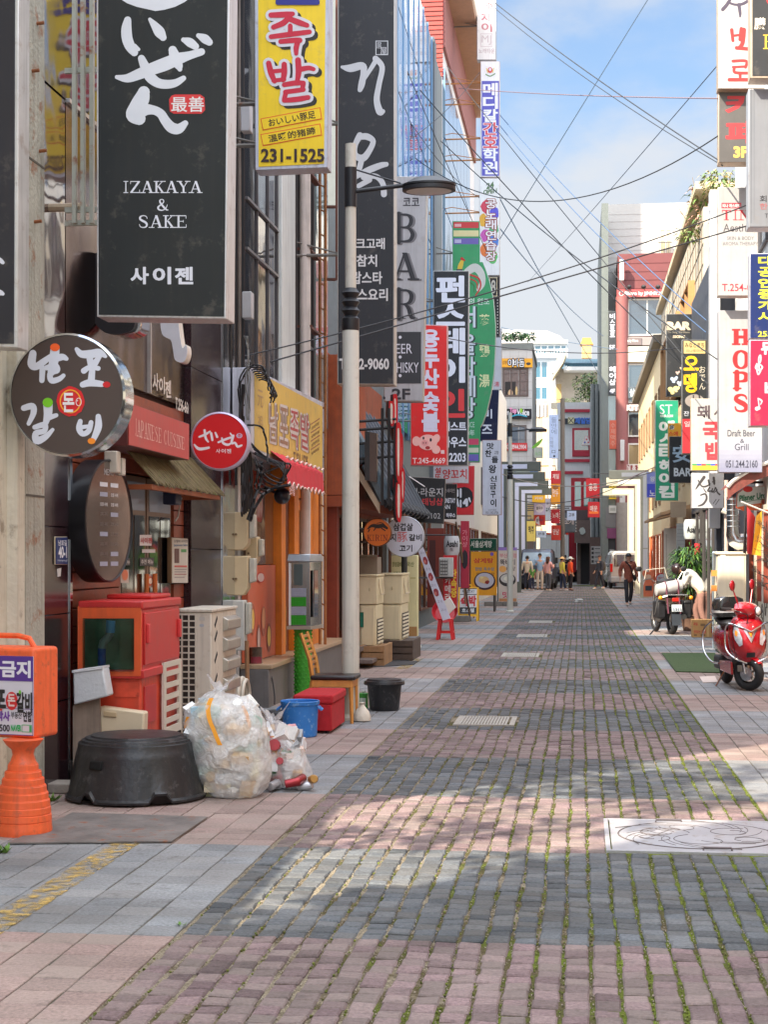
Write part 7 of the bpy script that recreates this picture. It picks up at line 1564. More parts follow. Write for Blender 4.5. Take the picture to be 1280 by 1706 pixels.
c=P(1200,305,40);r=thing('roof_shrub','dry bushy shrub on the roof behind the grey cafe sign','shrub',tuple(c));leafy(r,c,240,.55,.3,.18,.03,12,[(120,136,60),(170,150,90),(96,120,60)])
for k in range(4):build('stem',MB().tube([c+Vector((.1*k-.1,0,-.5)),c+Vector((.15*k-.2,0,.2))],.012,5),mat((130,110,80),.8),r)
build('planter',MB().box(c.x-.2,XR+1.5,40-.2,41,c.z-.75,c.z-.3),WHT,r)
r=thing('bare_shrub','bare dark twiggy branches at the right edge in front of the patterned wall','shrub',(2.75,25.0,0));rnd=random.Random(9);b=MB();fr=Front(25)
def twig(p,d_,l,rr,dep):
 e=p+d_*l;b.tube([p,p+d_*l*.5+Vector((rnd.uniform(-.03,.03),0,rnd.uniform(-.03,.03))),e],[rr,rr*.8,rr*.6],5)
 if dep:
  for _ in range(3):twig(p+d_*l*rnd.uniform(.4,1),(d_+Vector((rnd.uniform(-.9,.5),rnd.uniform(-.5,.5),rnd.uniform(-.5,.7)))).normalized(),l*.62,rr*.6,dep-1)
for k in range(5):twig(Vector((3.0,25+k*.05,.9+k*.2)),Vector((-.55,0,.7)).normalized(),.32,.012,3)
build('twig',b,mat((50,40,38),.8),r);build('stem',MB().tube([(3.02,25.1,0),(3.0,25.1,1.9)],[.03,.015],7),mat((60,48,42),.8),r)
r=thing('flowering_shrub','low white and green flowering shrub behind the red scooter','shrub',(2.25,24.0,0));leafy(r,Vector((2.2,24.0,.75)),160,.35,.2,.12,.025,15,[(70,120,60),(214,206,196),(100,140,80),(150,120,100)]);build('pot',MB().lathe([(.14,0),(.2,.4),(.18,.42),(0,.4)],(2.2,24.0,0),20),mat((200,196,186),.6),r)
for k in range(4):build('stem',MB().tube([(2.2,24,.38),(2.1+.07*k,24,.8)],.01,5),mat((90,80,60),.8),r)
DAPPLE_CLUMPS=((-4.2,5.8,4.5,.5),(-4.2,6.7,6.2,.65),(-4.2,3.4,5.0,.6),(-4.3,5.0,7.3,.5),(-4.2,7.9,5.9,.6),(-4.3,6.0,7.6,.5),(-4.2,5.2,5.5,.3),(-4.2,7.3,5.2,.3),(-4.2,6.35,5.3,.22),(-4.2,4.6,6.5,.3),(-4.2,4.1,5.6,.22),(-4.2,6.2,6.9,.3))  # leaf clumps out of view, placed to break up the sun on the setts
# ---------------------------------------------------------------- vehicles: helper for scooters
TYRE=mat((28,28,30),.75,var=.2,scale=20,bump=.3,bscale=60);CHR=mat((206,206,208),.15,metal=1.,var=.05)
def scooter(label,loc,rotz,paint,steer,shade=(30,30,34),topbox=True):
 r=thing('scooter',label,'scooter',loc,rotz,local=True)
 PT=mat(paint,.16,metal=.25,var=.06,scale=3,coat=1.);DK=mat(shade,.3,var=.1);SEAT=mat((28,27,29),.45,var=.1,bump=.1)
 Ms=Matrix.Translation((0,.02,0))@Matrix.Rotation(steer,4,'Z')
 def sb(name,mb,m,**k):mb.xf(Ms);return build(name,mb,m,r,**k)
 wh=sb('front_wheel',MB().torus((0,0,.215),.155,.055,'X',40,12),TYRE)
 b=MB().torus((0,0,.215),.115,.014,'X',32,8).lathe([(.03,-.05),(.045,-.03),(.045,.03),(.03,.05)],(0,0,.215),16,axis='X')
 for k in range(5):a=2*math.pi*k/5;b.tube([(0,.035*math.cos(a),.215+.035*math.sin(a)),(0,.11*math.cos(a+.25),.215+.11*math.sin(a+.25))],.016,6)
 b.xf(Ms);build('rim',b,mat((186,178,160),.3,metal=.8,var=.1),wh)
 b=MB().lathe([(.03,-.062),(.085,-.06),(.085,-.056),(.03,-.054)],(0,0,.215),28,axis='X');b.xf(Ms);build('brake_disc',b,CHR,wh)
 sb('brake_caliper',MB().box(-.085,-.05,.04,.11,.24,.32),mat((150,146,136),.4,metal=.6),bevel=.01)
 sb('fork',MB().tube([(-.075,0,.215),(-.075,.05,.52)],.018,10).tube([(.075,0,.215),(.075,.05,.52)],.018,10),CHR)
 rings=[]
 for k in range(9):
  a=R(35+k*16);y,z=-.235*math.cos(a),.215+.235*math.sin(a);w_=.062*math.sin(math.pi*(k+1)/10)+.02
  rings.append([Vector((x*w_,y*(1-.1*abs(x)),.215+(z-.215)*(1-.1*abs(x))))for x in(-1,-.6,0,.6,1)])
 sb('front_fender',MB().loft(rings,0,False,False),PT,recalc=False)
 rings=[]
 for(z,w_,y0,d_)in((.90,.09,.02,.10),(.96,.15,.0,.15),(1.02,.17,.0,.15),(1.07,.13,.03,.11),(1.095,.06,.05,.05)):
  rings.append([Vector((w_*math.sin(2*math.pi*i/20)*(1.2 if abs(math.sin(2*math.pi*i/20))>.9 else 1),y0-d_*math.cos(2*math.pi*i/20),z))for i in range(20)])
 cw=sb('handlebar_cowl',MB().loft(rings),PT)
 b=MB().lathe([(.06,-.165),(.055,-.145),(.0,-.14)],(0,0,.985),20,axis='Y');b.xf(Ms);build('headlight',b,CHR,cw)
 b=MB().lathe([(.05,-.17),(.03,-.185),(.0,-.19)],(0,0,.985),18,axis='Y');b.xf(Ms);build('lens',b,mat((226,226,226),.05),cw)
 sb('handlebar',MB().tube([(-.34,.12,1.02),(-.16,.03,1.0),(.16,.03,1.0),(.34,.12,1.02)],.016,8),CHR)
 for s_ in(-1,1):
  sb('grip',MB().tube([(s_*.24,.06,1.01),(s_*.36,.13,1.02)],.022,8),DK);sb('brake_lever',MB().tube([(s_*.22,.0,1.0),(s_*.35,.06,1.0)],.007,5),CHR)
  b=MB().ball((s_*.21,.05,1.3),.048,.024,.068,16,10);b.xf(Ms);mi=build('mirror',b,PT,r);b=MB().ball((s_*.21,.062,1.3),.042,.019,.06,14,8);b.xf(Ms);build('mirror_glass',b,CHR,mi)
  b=MB().tube([(s_*.13,.03,1.07),(s_*.2,.045,1.24)],[.009,.008],8);b.xf(Ms);build('mirror_stem',b,PT,mi)
 rings=[];apr=((.36,.10,-.06,.08),(.42,.17,-.10,.12),(.50,.215,-.14,.16),(.60,.235,-.16,.18),(.72,.235,-.15,.18),(.82,.215,-.11,.15),(.90,.16,-.06,.10),(.93,.10,-.03,.06))
 def asec(z,w_,y0,d_,n=24):return[Vector((w_*math.sin(t),y0+d_*(1-math.cos(t)**.8 if math.cos(t)>0 else 1)*1.1,z))for t in[(-.5+i/(n-1))*math.pi for i in range(n)]]
 outer=[asec(*a)for a in apr];inner=[[p+Vector((-p.x*.06,.035,0))for p in s_]for s_ in outer]
 b=MB().loft(outer,0,False,False).loft(inner,0,False,False)
 n=24
 for s_,t_ in zip(range(len(apr)-1),range(1,len(apr))):
  for e in(0,n-1):b.add([outer[s_][e],outer[t_][e],inner[t_][e],inner[s_][e]],[(0,1,2,3)])
 for row in(0,-1):
  for i in range(n-1):b.add([outer[row][i],outer[row][i+1],inner[row][i+1],inner[row][i]],[(0,1,2,3)])
 bmr=build('front_apron',b,PT,r,smooth=50,recalc=True)
 def onap(u,z,o=.006):
  for a,c_ in zip(apr,apr[1:]):
   if a[0]<=z<=c_[0]:
    t=(z-a[0])/(c_[0]-a[0]);w_,y0,d_=[a[i]*(1-t)+c_[i]*t for i in(1,2,3)];th=u*math.pi/2;return Vector((w_*math.sin(th)*1.01,y0+d_*(1-math.cos(th)**.8)*1.1-o,z))
 for s_ in(-1,1):
  q=[(.30,.66),(.46,.80),(.62,.82),(.66,.74),(.58,.64),(.42,.56),(.30,.58)]
  pts=[onap(s_*u,z,.016)for u,z in q];ctr=sum(pts,Vector())/len(pts);ctr.y-=.012
  build('front_light',MB().add(pts+[ctr],[(i,(i+1)%7,7)for i in range(7)]),mat((196,206,220),.08,metal=.5,var=.3,scale=30),r,recalc=False)
 b=MB()
 for s_ in(-1,1):b.add([onap(0,.60,.012),onap(s_*.24,.76,.012),onap(s_*.15,.765,.012),onap(0,.66,.013)],[(0,1,2,3)])
 em=build('emblem',b,mat((206,206,212),.15,metal=.8),r,flat=True,recalc=False)
 build('emblem_inset',MB().add([onap(0,.67,.0135),onap(.1,.755,.0135),onap(0,.715,.0135),onap(-.1,.755,.0135)],[(0,1,2,3)]),mat((226,140,40),.3),em,flat=True,recalc=False)
 for s_ in(-1,1):build('crash_bar',MB().tube(cat_rom([(s_*.05,-.10,.35),(s_*.20,-.10,.42),(s_*.27,.0,.52),(s_*.275,.03,.68),(s_*.25,-.02,.83),(s_*.13,-.12,.80),(0,-.17,.735)],6),.012,8),CHR,r)
 for u in(-.66,.66):build('panel_gap',MB().tube([onap(u,z,.002)for z in(.44,.52,.6,.7,.8,.88)],.004,5),mat((20,14,16),.6),r)
 build('horn_grille',MB().add([onap(u,z,.007)for u,z in((-.2,.42),(.2,.42),(.16,.48),(-.16,.48))],[(0,1,2,3)]),DK,r,flat=True,recalc=False)
 for s_ in(-1,1):build('turn_signal',MB().add([onap(s_*u,z,.0175)for u,z in((.46,.74),(.56,.76),(.58,.70),(.48,.68))],[(0,1,2,3)]),mat((226,130,50),.15),r,flat=True,recalc=False)
 b=MB();b.tube(cat_rom([(-.2,.03,1.0),(-.22,-.08,.97),(-.12,-.1,.9),(-.09,.04,.6),(-.08,.02,.3)],5),.006,5).tube(cat_rom([(.2,.03,1.0),(.2,-.1,.98),(.1,-.1,.91)],5),.006,5);sb('control_cable',b,DK)
 build('leg_shield',MB().prism([(-.18,.10,.33),(.18,.10,.33),(.15,.10,.92),(-.15,.10,.92)],(0,.03,0)),DK,r,bevel=.01)
 build('floorboard',MB().box(-.17,.17,.12,.62,.29,.35),DK,r,bevel=.02);build('side_skirt',MB().prism2([(-.2,.1,.2),(-.2,.7,.22),(-.2,.75,.34),(-.2,.1,.36)],[(-.17,.1,.2),(-.17,.7,.22),(-.17,.75,.34),(-.17,.1,.36)]).prism2([(.17,.1,.2),(.17,.7,.22),(.17,.75,.34),(.17,.1,.36)],[(.2,.1,.2),(.2,.7,.22),(.2,.75,.34),(.2,.1,.36)]),PT,r,bevel=.01)
 rings=[]
 for(y,w_,z0,z1)in((.58,.12,.34,.70),(.68,.18,.32,.74),(.95,.20,.36,.76),(1.2,.18,.44,.78),(1.42,.11,.56,.78),(1.5,.05,.66,.76)):
  zc,hz=(z0+z1)/2,(z1-z0)/2;rings.append([Vector((w_*math.cos(2*math.pi*i/20),y,zc+hz*math.sin(2*math.pi*i/20)))for i in range(20)])
 build('tail_body',MB().loft(rings),PT,r)
 rings=[[Vector((w_*math.cos(2*math.pi*i/18),y,z+.05*math.sin(2*math.pi*i/18)))for i in range(18)]for(y,w_,z)in((.6,.08,.76),(.68,.13,.79),(.9,.16,.80),(1.1,.16,.84),(1.32,.12,.85),(1.38,.06,.84))]
 build('seat',MB().loft(rings),SEAT,r)
 rw=build('rear_wheel',MB().torus((0,1.22,.215),.155,.058,'X',36,10),TYRE,r);build('rim',MB().torus((0,1.22,.215),.11,.02,'X',28,8).lathe([(.1,-.03),(.1,.03)],(0,1.22,.215),20,axis='X'),mat((60,60,62),.4,metal=.5),rw)
 build('engine',MB().box(-.15,.1,.95,1.3,.2,.38),mat((70,70,72),.5,metal=.4),r,bevel=.03);build('exhaust',MB().tube([(.17,.95,.25),(.17,1.5,.33)],[.04,.06],12),mat((60,60,62),.4,metal=.4),r)
 build('number_plate',MB().box(-.1,.1,1.5,1.51,.5,.62),mat((200,204,204),.4),r);build('tail_light',MB().box(-.08,.08,1.49,1.53,.66,.72),mat((190,30,30),.2),r,bevel=.01)
 for s_ in(-1,1):build('rear_guard',MB().tube(cat_rom([(s_*.2,.78,.3),(s_*.26,.95,.32),(s_*.27,1.3,.45),(s_*.24,1.4,.7),(s_*.14,1.3,.82)],5),.012,8),CHR,r)
 build('side_stand',MB().tube([(-.1,.75,.25),(-.24,.8,.0)],.013,6),CHR,r)
 if topbox:
  build('top_box',MB().loft([[Vector((w_*c_,1.0+.17*s_,z))for(c_,s_)in[(math.copysign(abs(math.cos(2*math.pi*i/28))**.45,math.cos(2*math.pi*i/28)),math.copysign(abs(math.sin(2*math.pi*i/28))**.45,math.sin(2*math.pi*i/28)))for i in range(28)]]for(w_,z)in((.17,.88),(.2,.92),(.2,1.04),(.17,1.11),(.1,1.14))]),mat((30,31,33),.12,var=.05,coat=.5),r)
  build('top_box_trim',MB().loft([[Vector((.205*c_,1.0+.176*s_,z))for(c_,s_)in[(math.copysign(abs(math.cos(2*math.pi*i/28))**.45,math.cos(2*math.pi*i/28)),math.copysign(abs(math.sin(2*math.pi*i/28))**.45,math.sin(2*math.pi*i/28)))for i in range(28)]]for z in(.935,.965)]),mat((176,178,182),.3,metal=.4),r)
  build('rack',MB().tube([(-.1,1.2,.84),(-.1,1.6,.90)],.012,6).tube([(.1,1.2,.84),(.1,1.6,.90)],.012,6),CHR,r)
 return r
c=G(1237,1152);sroot=scooter('glossy red scooter with chrome crash bars parked at the right edge',(c.x+.10,c.y+.05,0),R(8),(160,10,28),R(42));sroot.rotation_euler=(0,R(-2),R(8))
c=G(1178,1042);scooter('white scooter with a dark seat parked behind the man and the carton',(c.x,c.y+.3,0),R(-20),(214,208,202),R(-10),topbox=False)
solo('grey_cloth','grey cloth bundle and black shoe lying behind the red scooter wheel','cloth',MB().ball(G(1275,1128)+Vector((0,.1,.04)),.16,.2,.09,14,8,jit=.2),mat((110,116,126),.9,var=.2))
c=G(1128,1058);r=thing('delivery_bike','loaded delivery motorcycle seen from behind with a grey roll strapped on its rack','motorcycle',(c.x,c.y,0),R(14),local=True)
BKM=mat((34,33,36),.5,var=.25,scale=10);CH2=mat((170,168,164),.3,metal=.8,var=.15)
w=build('rear_wheel',MB().torus((0,.3,.28),.215,.065,'X',36,10),TYRE,r);build('rim',MB().torus((0,.3,.28),.16,.02,'X',28,8),CH2,w)
w=build('front_wheel',MB().torus((0,1.5,.28),.225,.05,'X',36,10),TYRE,r);build('rim',MB().torus((0,1.5,.28),.17,.02,'X',28,8),CH2,w)
build('mudguard',MB().prism([(-.09,.05,.28),(.09,.05,.28),(.10,.0,.52),(.06,.12,.66),(-.06,.12,.66),(-.10,.0,.52)],(0,.06,-.0)),BKM,r,bevel=.01)
pl_=build('number_plate',MB().obox((0,-.02,.56),(1,0,0),(0,.2,.98),(0,-.98,.2),-.11,.11,-.07,.08,0,.006),mat((196,202,204),.4),r);build('mud_flap',MB().prism([(-.09,.0,.2),(.09,.0,.2),(.11,-.01,.44),(-.11,-.01,.44)],(0,.012,0)),mat((60,66,74),.5),r)
S=locsign(r,(-.1,-.03,.63),(1,0,0),(0,.2,.98),(0,-.98,.2));S.t('1311',(.02,.06,.18,.13),(50,60,80),.02);S.done()
build('engine',MB().box(-.16,.16,.6,1.05,.25,.62),mat((90,88,86),.5,metal=.4,var=.3,scale=12),r,bevel=.04);build('exhaust',MB().tube([(.16,.9,.3),(.2,.1,.38)],[.035,.055],12),CH2,r)
for s_ in(-1,1):
 build('pannier',MB().box(s_*.28-.1,s_*.28+.1,.12,.5,.34,.72),BKM,r,bevel=.04);build('frame_hoop',MB().tube(cat_rom([(s_*.1,.6,.45),(s_*.32,.5,.38),(s_*.38,.25,.48),(s_*.36,.1,.75),(s_*.2,.0,.82)],5),.014,6),CH2,r);build('indicator',MB().ball((s_*.33,.05,.78),.05,.04,.045,10,6),mat((236,150,30),.3),r)
build('tail_light',MB().box(-.08,.08,.02,.06,.70,.78),mat((190,40,30),.3),r,bevel=.01)
build('seat',MB().loft([[Vector((w_*math.cos(2*math.pi*i/16),y,z+.06*math.sin(2*math.pi*i/16)))for i in range(16)]for(y,w_,z)in((.3,.1,.82),(.5,.14,.82),(.9,.13,.80),(1.05,.08,.8))]),BKM,r)
build('rack',MB().tube([(-.24,.0,.84),(-.24,.6,.84)],.012,6).tube([(.24,.0,.84),(.24,.6,.84)],.012,6).tube([(-.24,.0,.84),(.24,.0,.84)],.012,6).tube([(-.24,.3,.84),(.24,.3,.84)],.012,6),CH2,r)
rl=build('cargo_roll',MB().loft([[Vector((x,.2+rr*math.cos(2*math.pi*i/24),1.0+rr*math.sin(2*math.pi*i/24)+.16*x))for i in range(24)]for(x,rr)in((-.40,.06),(-.38,.12),(-.2,.14),(.0,.145),(.16,.13),(.2,.06))]),mat((176,174,172),.5,var=.12,bump=.3,bscale=20),r)
for x in(-.2,.06):build('strap',MB().torus((x,.2,1.0+.16*x),.15,.012,'X',28,6).tube([(x,.06,.95),(x+.02,-.02,.45)],.02,5),mat((96,44,60),.7),r)
build('bag',MB().loft([[Vector((-.05+.24*k*math.cos(2*math.pi*i/20),.5+.1*k*math.sin(2*math.pi*i/20),z))for i in range(20)]for(k,z)in((.5,1.02),(1,1.06),(1,1.13),(.6,1.18))]),BKM,r)
build('handlebar',MB().tube(cat_rom([(-.44,1.05,1.12),(-.2,1.25,1.16),(0,1.3,1.06),(.2,1.25,1.16),(.44,1.05,1.12)],4),.014,6),CH2,r);build('windscreen_frame',MB().tube([(-.38,1.1,1.1),(-.32,1.15,1.36),(.1,1.18,1.40),(.16,1.1,1.1)],.009,5),mat((206,196,176),.4),r)
for s_ in(-1,1):m_=build('mirror',MB().ball((s_*.5,1.1,1.38),.07,.02,.06,14,8),BKM,r);build('mirror_stem',MB().tube([(s_*.36,1.1,1.13),(s_*.5,1.1,1.36)],.007,5),CH2,m_)
build('fork',MB().tube([(-.08,1.5,.28),(-.08,1.3,1.05)],.022,8).tube([(.08,1.5,.28),(.08,1.3,1.05)],.022,8),CH2,r);build('fuel_tank',MB().ball((0,1.1,.85),.14,.22,.12,16,10),mat((120,40,36),.3),r)
build('side_stand',MB().tube([(-.12,.45,.36),(-.52,.2,.0)],.016,6),BKM,r)
r=thing('dapple_tree','unseen leafy tree added over the low shed to dapple the sunlight','tree',(-4.9,5.6,0))  # unseen tree, added only to dapple the sunlight
build('trunk',MB().tube([(-4.9,5.6,2.5),(-4.8,5.7,3.6),(-4.5,5.9,4.6)],[.13,.1,.06],8),mat((96,78,62),.9),r)
for(x,y,z,rr)in DAPPLE_CLUMPS:leafy(r,Vector((x,y,z)),int(190*rr*rr/.6),rr,rr*.8,.26,.06,int(x*10+y*7),[(70,104,44),(52,84,36)],'crown')
# ================================================================ FAR END OF THE STREET
LED1=mat((204,210,234),.3,var=.04);LED2=mat((226,226,226),.3,var=.04)
ARM=mat((96,102,96),.45,metal=.2,var=.08);ARM2=mat((186,184,164),.45,metal=.2,var=.08)
def arch(label,x,Y,reach,top,side,m,lm):
 r=thing('light_arch',label,'light arch',(x,Y,0),group='L-shaped light arches along the far street')
 s=side;w=.34
 build('post',MB().box(x-w/2,x+w/2,Y,Y+.22,0,top-.36),m,r,bevel=.01);xa,xb=sorted((x-s*w/2,x+s*reach));build('beam',MB().box(xa,xb,Y,Y+.22,top-.359,top),m,r,bevel=.01)
 lx=x-s*w*.08
 b=MB().box(lx-.09,lx+.09,Y-.01,Y-.001,.5,1.95).box(lx-.09,lx+.09,Y-.01,Y-.001,1.99,top-.27);build('light_strip',b,lm,r)
 xa,xb=sorted((lx-s*.09,x+s*(reach-.5)));build('light_strip',MB().box(xa,xb,Y-.0105,Y-.0012,top-.265,top-.10),lm,r)
 build('base_plate',MB().box(x-.28,x+.28,Y-.12,Y+.34,0,.02),m,r)
for i,(Y,l)in enumerate(((60.5,'grey light arch nearest the camera on the left'),(68,'second grey light arch on the left, behind the nearest'),(75.5,'third grey light arch on the left, counted from the camera'),(84,'farthest and lowest grey light arch on the left'))):arch(l,-2.84,Y,1.42,5.12,1,ARM,LED1)
for Y,l in((67,'pale cream light arch nearest the camera on the right'),(73.5,'middle of the three pale cream light arches on the right'),(85,'farthest and lowest pale cream light arch on the right')):arch(l,2.58,Y,1.42,5.12,-1,ARM2,LED2)
Yt=92.;x0,x1=XA(822,Yt),XA(887,Yt);zt=H-(583-HY)*Yt/F
TB=bld('white_tile_building','white tiled three-storey corner building with a yellow and black sign',x0-8,x1,Yt,Yt+9,zt,mat((196,194,192),.5,var=.05,scale=2,streak=.1))
f=Front(Yt);b=MB()
for k in range(26):z=.3+k*.46;b.box(x0-3,x1-.01,Yt-.012,Yt-.001,z,z+.02)
for k in range(12):xx=x1-.3-k*.46;b.box(xx,xx+.02,Yt-.0125,Yt-.0008,3,zt-.1)
build('tile_joint',b,mat((176,172,170),.8),TB)
def frect(parent,Y,px0,py0,px1,py1,**k):a,c_=P(px0,py1,Y),P(px1,py0,Y);return fwin(parent,Y,a.x,c_.x,a.z,c_.z,**k)
frect(TB,Yt,838,613,881,661,fc=(96,80,74),nx=3,gl=glass_mat((70,34,28),.08),fw=.1);frect(TB,Yt,841,708,878,752,fc=(110,100,96),nx=1,gl=glass_mat((70,90,110),.05),fw=.1)
build('parapet',MB().box(x0-8,x1+.05,Yt-.06,Yt+9,zt+.001,zt+.35),mat((120,124,120),.7),TB)
for k in range(1):build('inner_panel',MB().prism([f(x,y,.02)for x,y in((842,636),(860,636),(860,660),(842,660))],(0,-.01,0)),mat((34,26,26),.5),TB)
Deco(TB,f,.03).ell(851,655,4,6,(206,170,130)).ell(861,652,2,8,(200,170,120)).done()
hc=P(850,578,Yt+1);r=thing('roof_hedge','green planting along the roof of the white tiled corner building','hedge',tuple(hc))
for k in range(5):leafy(r,hc+Vector((-1.2+k*.55,0,.55)),90,.5,.2,.3,.06,30+k,[(60,100,60),(90,126,70)])
S=sign('wall_sign','yellow band sign with bulky black and white letters on the white tiled building',(836,597,888,612),Front(Yt-.15),.15,(232,164,30),fw=.3,frame=(200,140,40),streak=0)
for i,ch in enumerate('이바돔'):q=(847+i*9.3,598,855.5+i*9.3,611);S.t(ch,q,(28,26,28),.12,0);S.t(ch,q,(226,226,228),.01,1)
S.t('감자탕',(838,601,845,607),(110,60,30),.02);S.ell(881,606,4,2.4,(60,50,40));S.done()
S=sign('wall_sign','black karaoke sign with pink, white and blue lettering reading Top Voice',(834,681,886,698),Front(Yt-.2),.15,(44,40,46),fw=.3,frame=(60,56,60),streak=0)
S.t('Top',(850,680,861,690),(226,150,190),.06);S.t('Voice',(862,682,882,692),(220,220,222),.04);S.brush([[(852,694,2),(864,691,2.5),(878,694,2)]],(40,160,190));S.ell(869,684,2.5,4,(140,190,60));S.t('노래',(836,685,848,692),(200,200,204),.03);S.done()
S=sign('wall_sign','red window strip with white phone number on the white tiled building',(840,738,879,751),Front(Yt-.1),.06,(206,40,44),fw=.2,frame=(180,40,44),streak=0);S.t('070.8944.3904',(843,741,877,748),(226,210,210),.03);S.done()
S=sign('wall_sign','blue lettered mobile phone shop sign behind the left arches',(842,776,898,789),Front(Yt-.25),.15,(190,206,196),fw=.3,frame=(150,160,160),streak=0);S.t('Galaxy DIGITAL',(846,778,882,787),(40,80,176),.04);S.t('LG',(884,778,896,787),(60,120,190),.05);S.done()
r=thing('ivy','dry brown climbing plant beside the window with the red strip','ivy',tuple(P(836,750,Yt-.2)));leafy(r,P(836,728,Yt-.25),160,.35,1.0,.22,.06,44,[(150,116,80),(120,100,60),(96,104,60)]);build('stem',MB().tube([P(836,760,Yt-.1),P(836,705,Yt-.1)],.03,5),mat((110,84,60),.8),r)
build('ground_floor',MB().box(x0-3,x1+.1,Yt-.1,Yt-.002,0,4.6),mat((110,96,90),.6,var=.15),TB)
for q in((846,838,852,880),(842,880,858,920),(878,838,892,866)):frect(TB,Yt-.1,*q,fc=(150,140,120),gl=glass_mat((200,170,110),.2),fw=.06)
Yg=190.;GT=bld('glass_office_tower','distant pale office block of teal glass with white bands',XA(800,Yg),XA(947,Yg),Yg,Yg+20,H-(551-HY)*Yg/F-1.2,mat((176,182,186),.6,var=.03))
for(ya,yb)in((573,592),(600,632),(642,668)):frect(GT,Yg,880,ya,946,yb,fc=(206,212,214),nx=6,gl=glass_mat((40,100,120),.1),fw=.2)
build('roof_screen',MB().prism([P(835,572,Yg-.5),P(946,572,Yg-.5),P(934,560,Yg+3),P(912,551,Yg+8),P(838,549,Yg+8)],(0,.3,0)),mat((190,178,164),.6),GT)
b=MB()
for k in range(14):p0,p1=P(882+k*4.6,594,Yg-1),P(882+k*4.6,584,Yg-1);b.box(p0 .x,p0 .x+.15,Yg-1,Yg-.8,p0 .z,p1 .z)
p0,p1=P(880,594,Yg-1),P(947,584,Yg-1);b.box(p0 .x,p1 .x,Yg-1.05,Yg-.75,p1 .z,p1 .z+.2);build('railing',b,mat((220,224,226),.5),GT)
SW=bld('sunlit_white_building','sunlit white and peach building glimpsed down the far street',XA(886,140),XA(937,140),140,150,H-(668-HY)*140/F,mat((186,168,148),.8,var=.08));f=Front(140)
for k in range(4):frect(SW,139.9,889+k*6,672,893+k*6,694,fc=(200,204,206),gl=GLC,fw=.1)
build('peach_wall',MB().prism([f(x,y,.05)for x,y in((904,695),(915,695),(915,900),(904,900))],(0,-.05,0)),mat((240,196,156),.8),SW)
r=thing('white_mast','thin white mast block rising beside the distant teal office','chimney',tuple(P(919,690,130)));f=Front(130);build('shaft',MB().prism2([f(x,y,-1)for x,y in((915,606),(921,606),(921,900),(915,900))],[f(x,y,0)for x,y in((915,606),(921,606),(921,900),(915,900))]),WHT,r);build('head',MB().prism2([f(x,y,-1)for x,y in((913,604),(932,602),(932,616),(920,622),(913,614))],[f(x,y,.1)for x,y in((913,604),(932,602),(932,616),(920,622),(913,614))]),WHT,r)
Ys=112.;xq0,xq1=XA(929,Ys),XA(1006,Ys)
RT=bld('red_trim_building','white building with dark red trim under a green tiled roof, closing the street',xq0,xq1+1.5,Ys,Ys+12,H-(672-HY)*Ys/F,mat((206,210,212),.7,var=.05,streak=.1));f=Front(Ys)
def fslab(parent,name,q,o0,o1,m,Y=Ys):ff=Front(Y);return build(name,MB().prism2([ff(x,y,o0)for x,y in q],[ff(x,y,o1)for x,y in q]),m,parent)
def rc(x0,y0,x1,y1):return[(x0,y0),(x1,y0),(x1,y1),(x0,y1)]
RDm=mat((166,40,60),.6,var=.1)
for q in(rc(938,682,986,687),rc(938,765,986,770),rc(938,785,972,790)):fslab(RT,'trim_band',q,.001,.15,RDm)
frect(RT,Ys,954,713,985,761,fc=(176,50,66),gl=glass_mat((50,64,62)),ny=1,fw=.14);fslab(RT,'sill_panel',rc(955,750,985,760),.07,.1,RDm)
frect(RT,Ys,952,796,990,850,fc=(170,36,50),nx=2,gl=glass_mat((60,120,110)),fw=.25)
fslab(RT,'ground_floor',rc(928,850,1005,990),.001,.4,mat((74,60,60),.6,var=.2));
S=sign('wall_sign','blue lettered billiards sign with a crossed square emblem on the white and red building',(940,697,986,707),Front(Ys-.3),.1,(70,76,84),fw=.2,frame=(90,96,100),streak=0);S.fill((947,695,957,706),(206,200,160),0);S.brush([[(948,696,1.2),(956,705,1.2)],[(956,696,1.2),(948,705,1.2)]],(40,40,50),1);S.t('제일당',(959,696,985,706),(60,110,200),.05,0);S.done()
S=sign('window_sign','white triangular window sign with red and blue dots on the white and red building',[(970,742),(976,727),(980,727),(985,740),(984,742)],Front(Ys-.14),.03,(226,220,220),fw=.3,frame=(206,60,70),streak=0);S.ell(978,732,1.5,1.5,(190,60,70)).ell(975,737,1.5,1.5,(60,80,160)).ell(981,737,1.5,1.5,(190,60,70)).done()
UP=bld('green_roof_house','old mottled upper house with a dark green tile roof behind the white and red building',XA(926,126),XA(1012,126),126,136,H-(616-HY)*126/F,mat((196,184,168),.85,var=.16,scale=.8,spot=(150,140,124),spotamt=.5));f=Front(125.5)
rg=MB();q=[(943,592),(1010,592),(1010,613),(946,613)]
rg.prism2([f(943,592,-4),f(1010,592,-4),f(1010,596,-4),f(943,596,-4)],[f(946,612,1.2),f(1010,612,1.2),f(1010,615,1.2),f(946,615,1.2)])
rf=build('roof',rg,mat((50,84,96),.5,var=.15),UP);b=MB()
for k in range(26):x=944+k*2.6;b.tube([f(x,592,-4)+Vector((0,0,.1)),f(x,612,1.2)+Vector((0,0,.08))],.12,5)
build('roof_tile',b,mat((44,78,92),.5,var=.2),rf);fslab(UP,'eave',rc(940,614,1010,620),-.4,1.3,mat((220,218,214),.7),125.5)
fslab(UP,'side_gable',[(921,632),(938,606),(944,592),(930,592),(926,612)],-2,.2,mat((206,190,160),.8),124);fslab(UP,'window_recess',rc(928,640,936,690),.05,.12,mat((190,160,110),.8),125.6)
c=P(985,650,122);r=thing('rooftop_tree','dark green leafy tree on the terrace under the green tile roof','tree',tuple(P(985,676,122)))
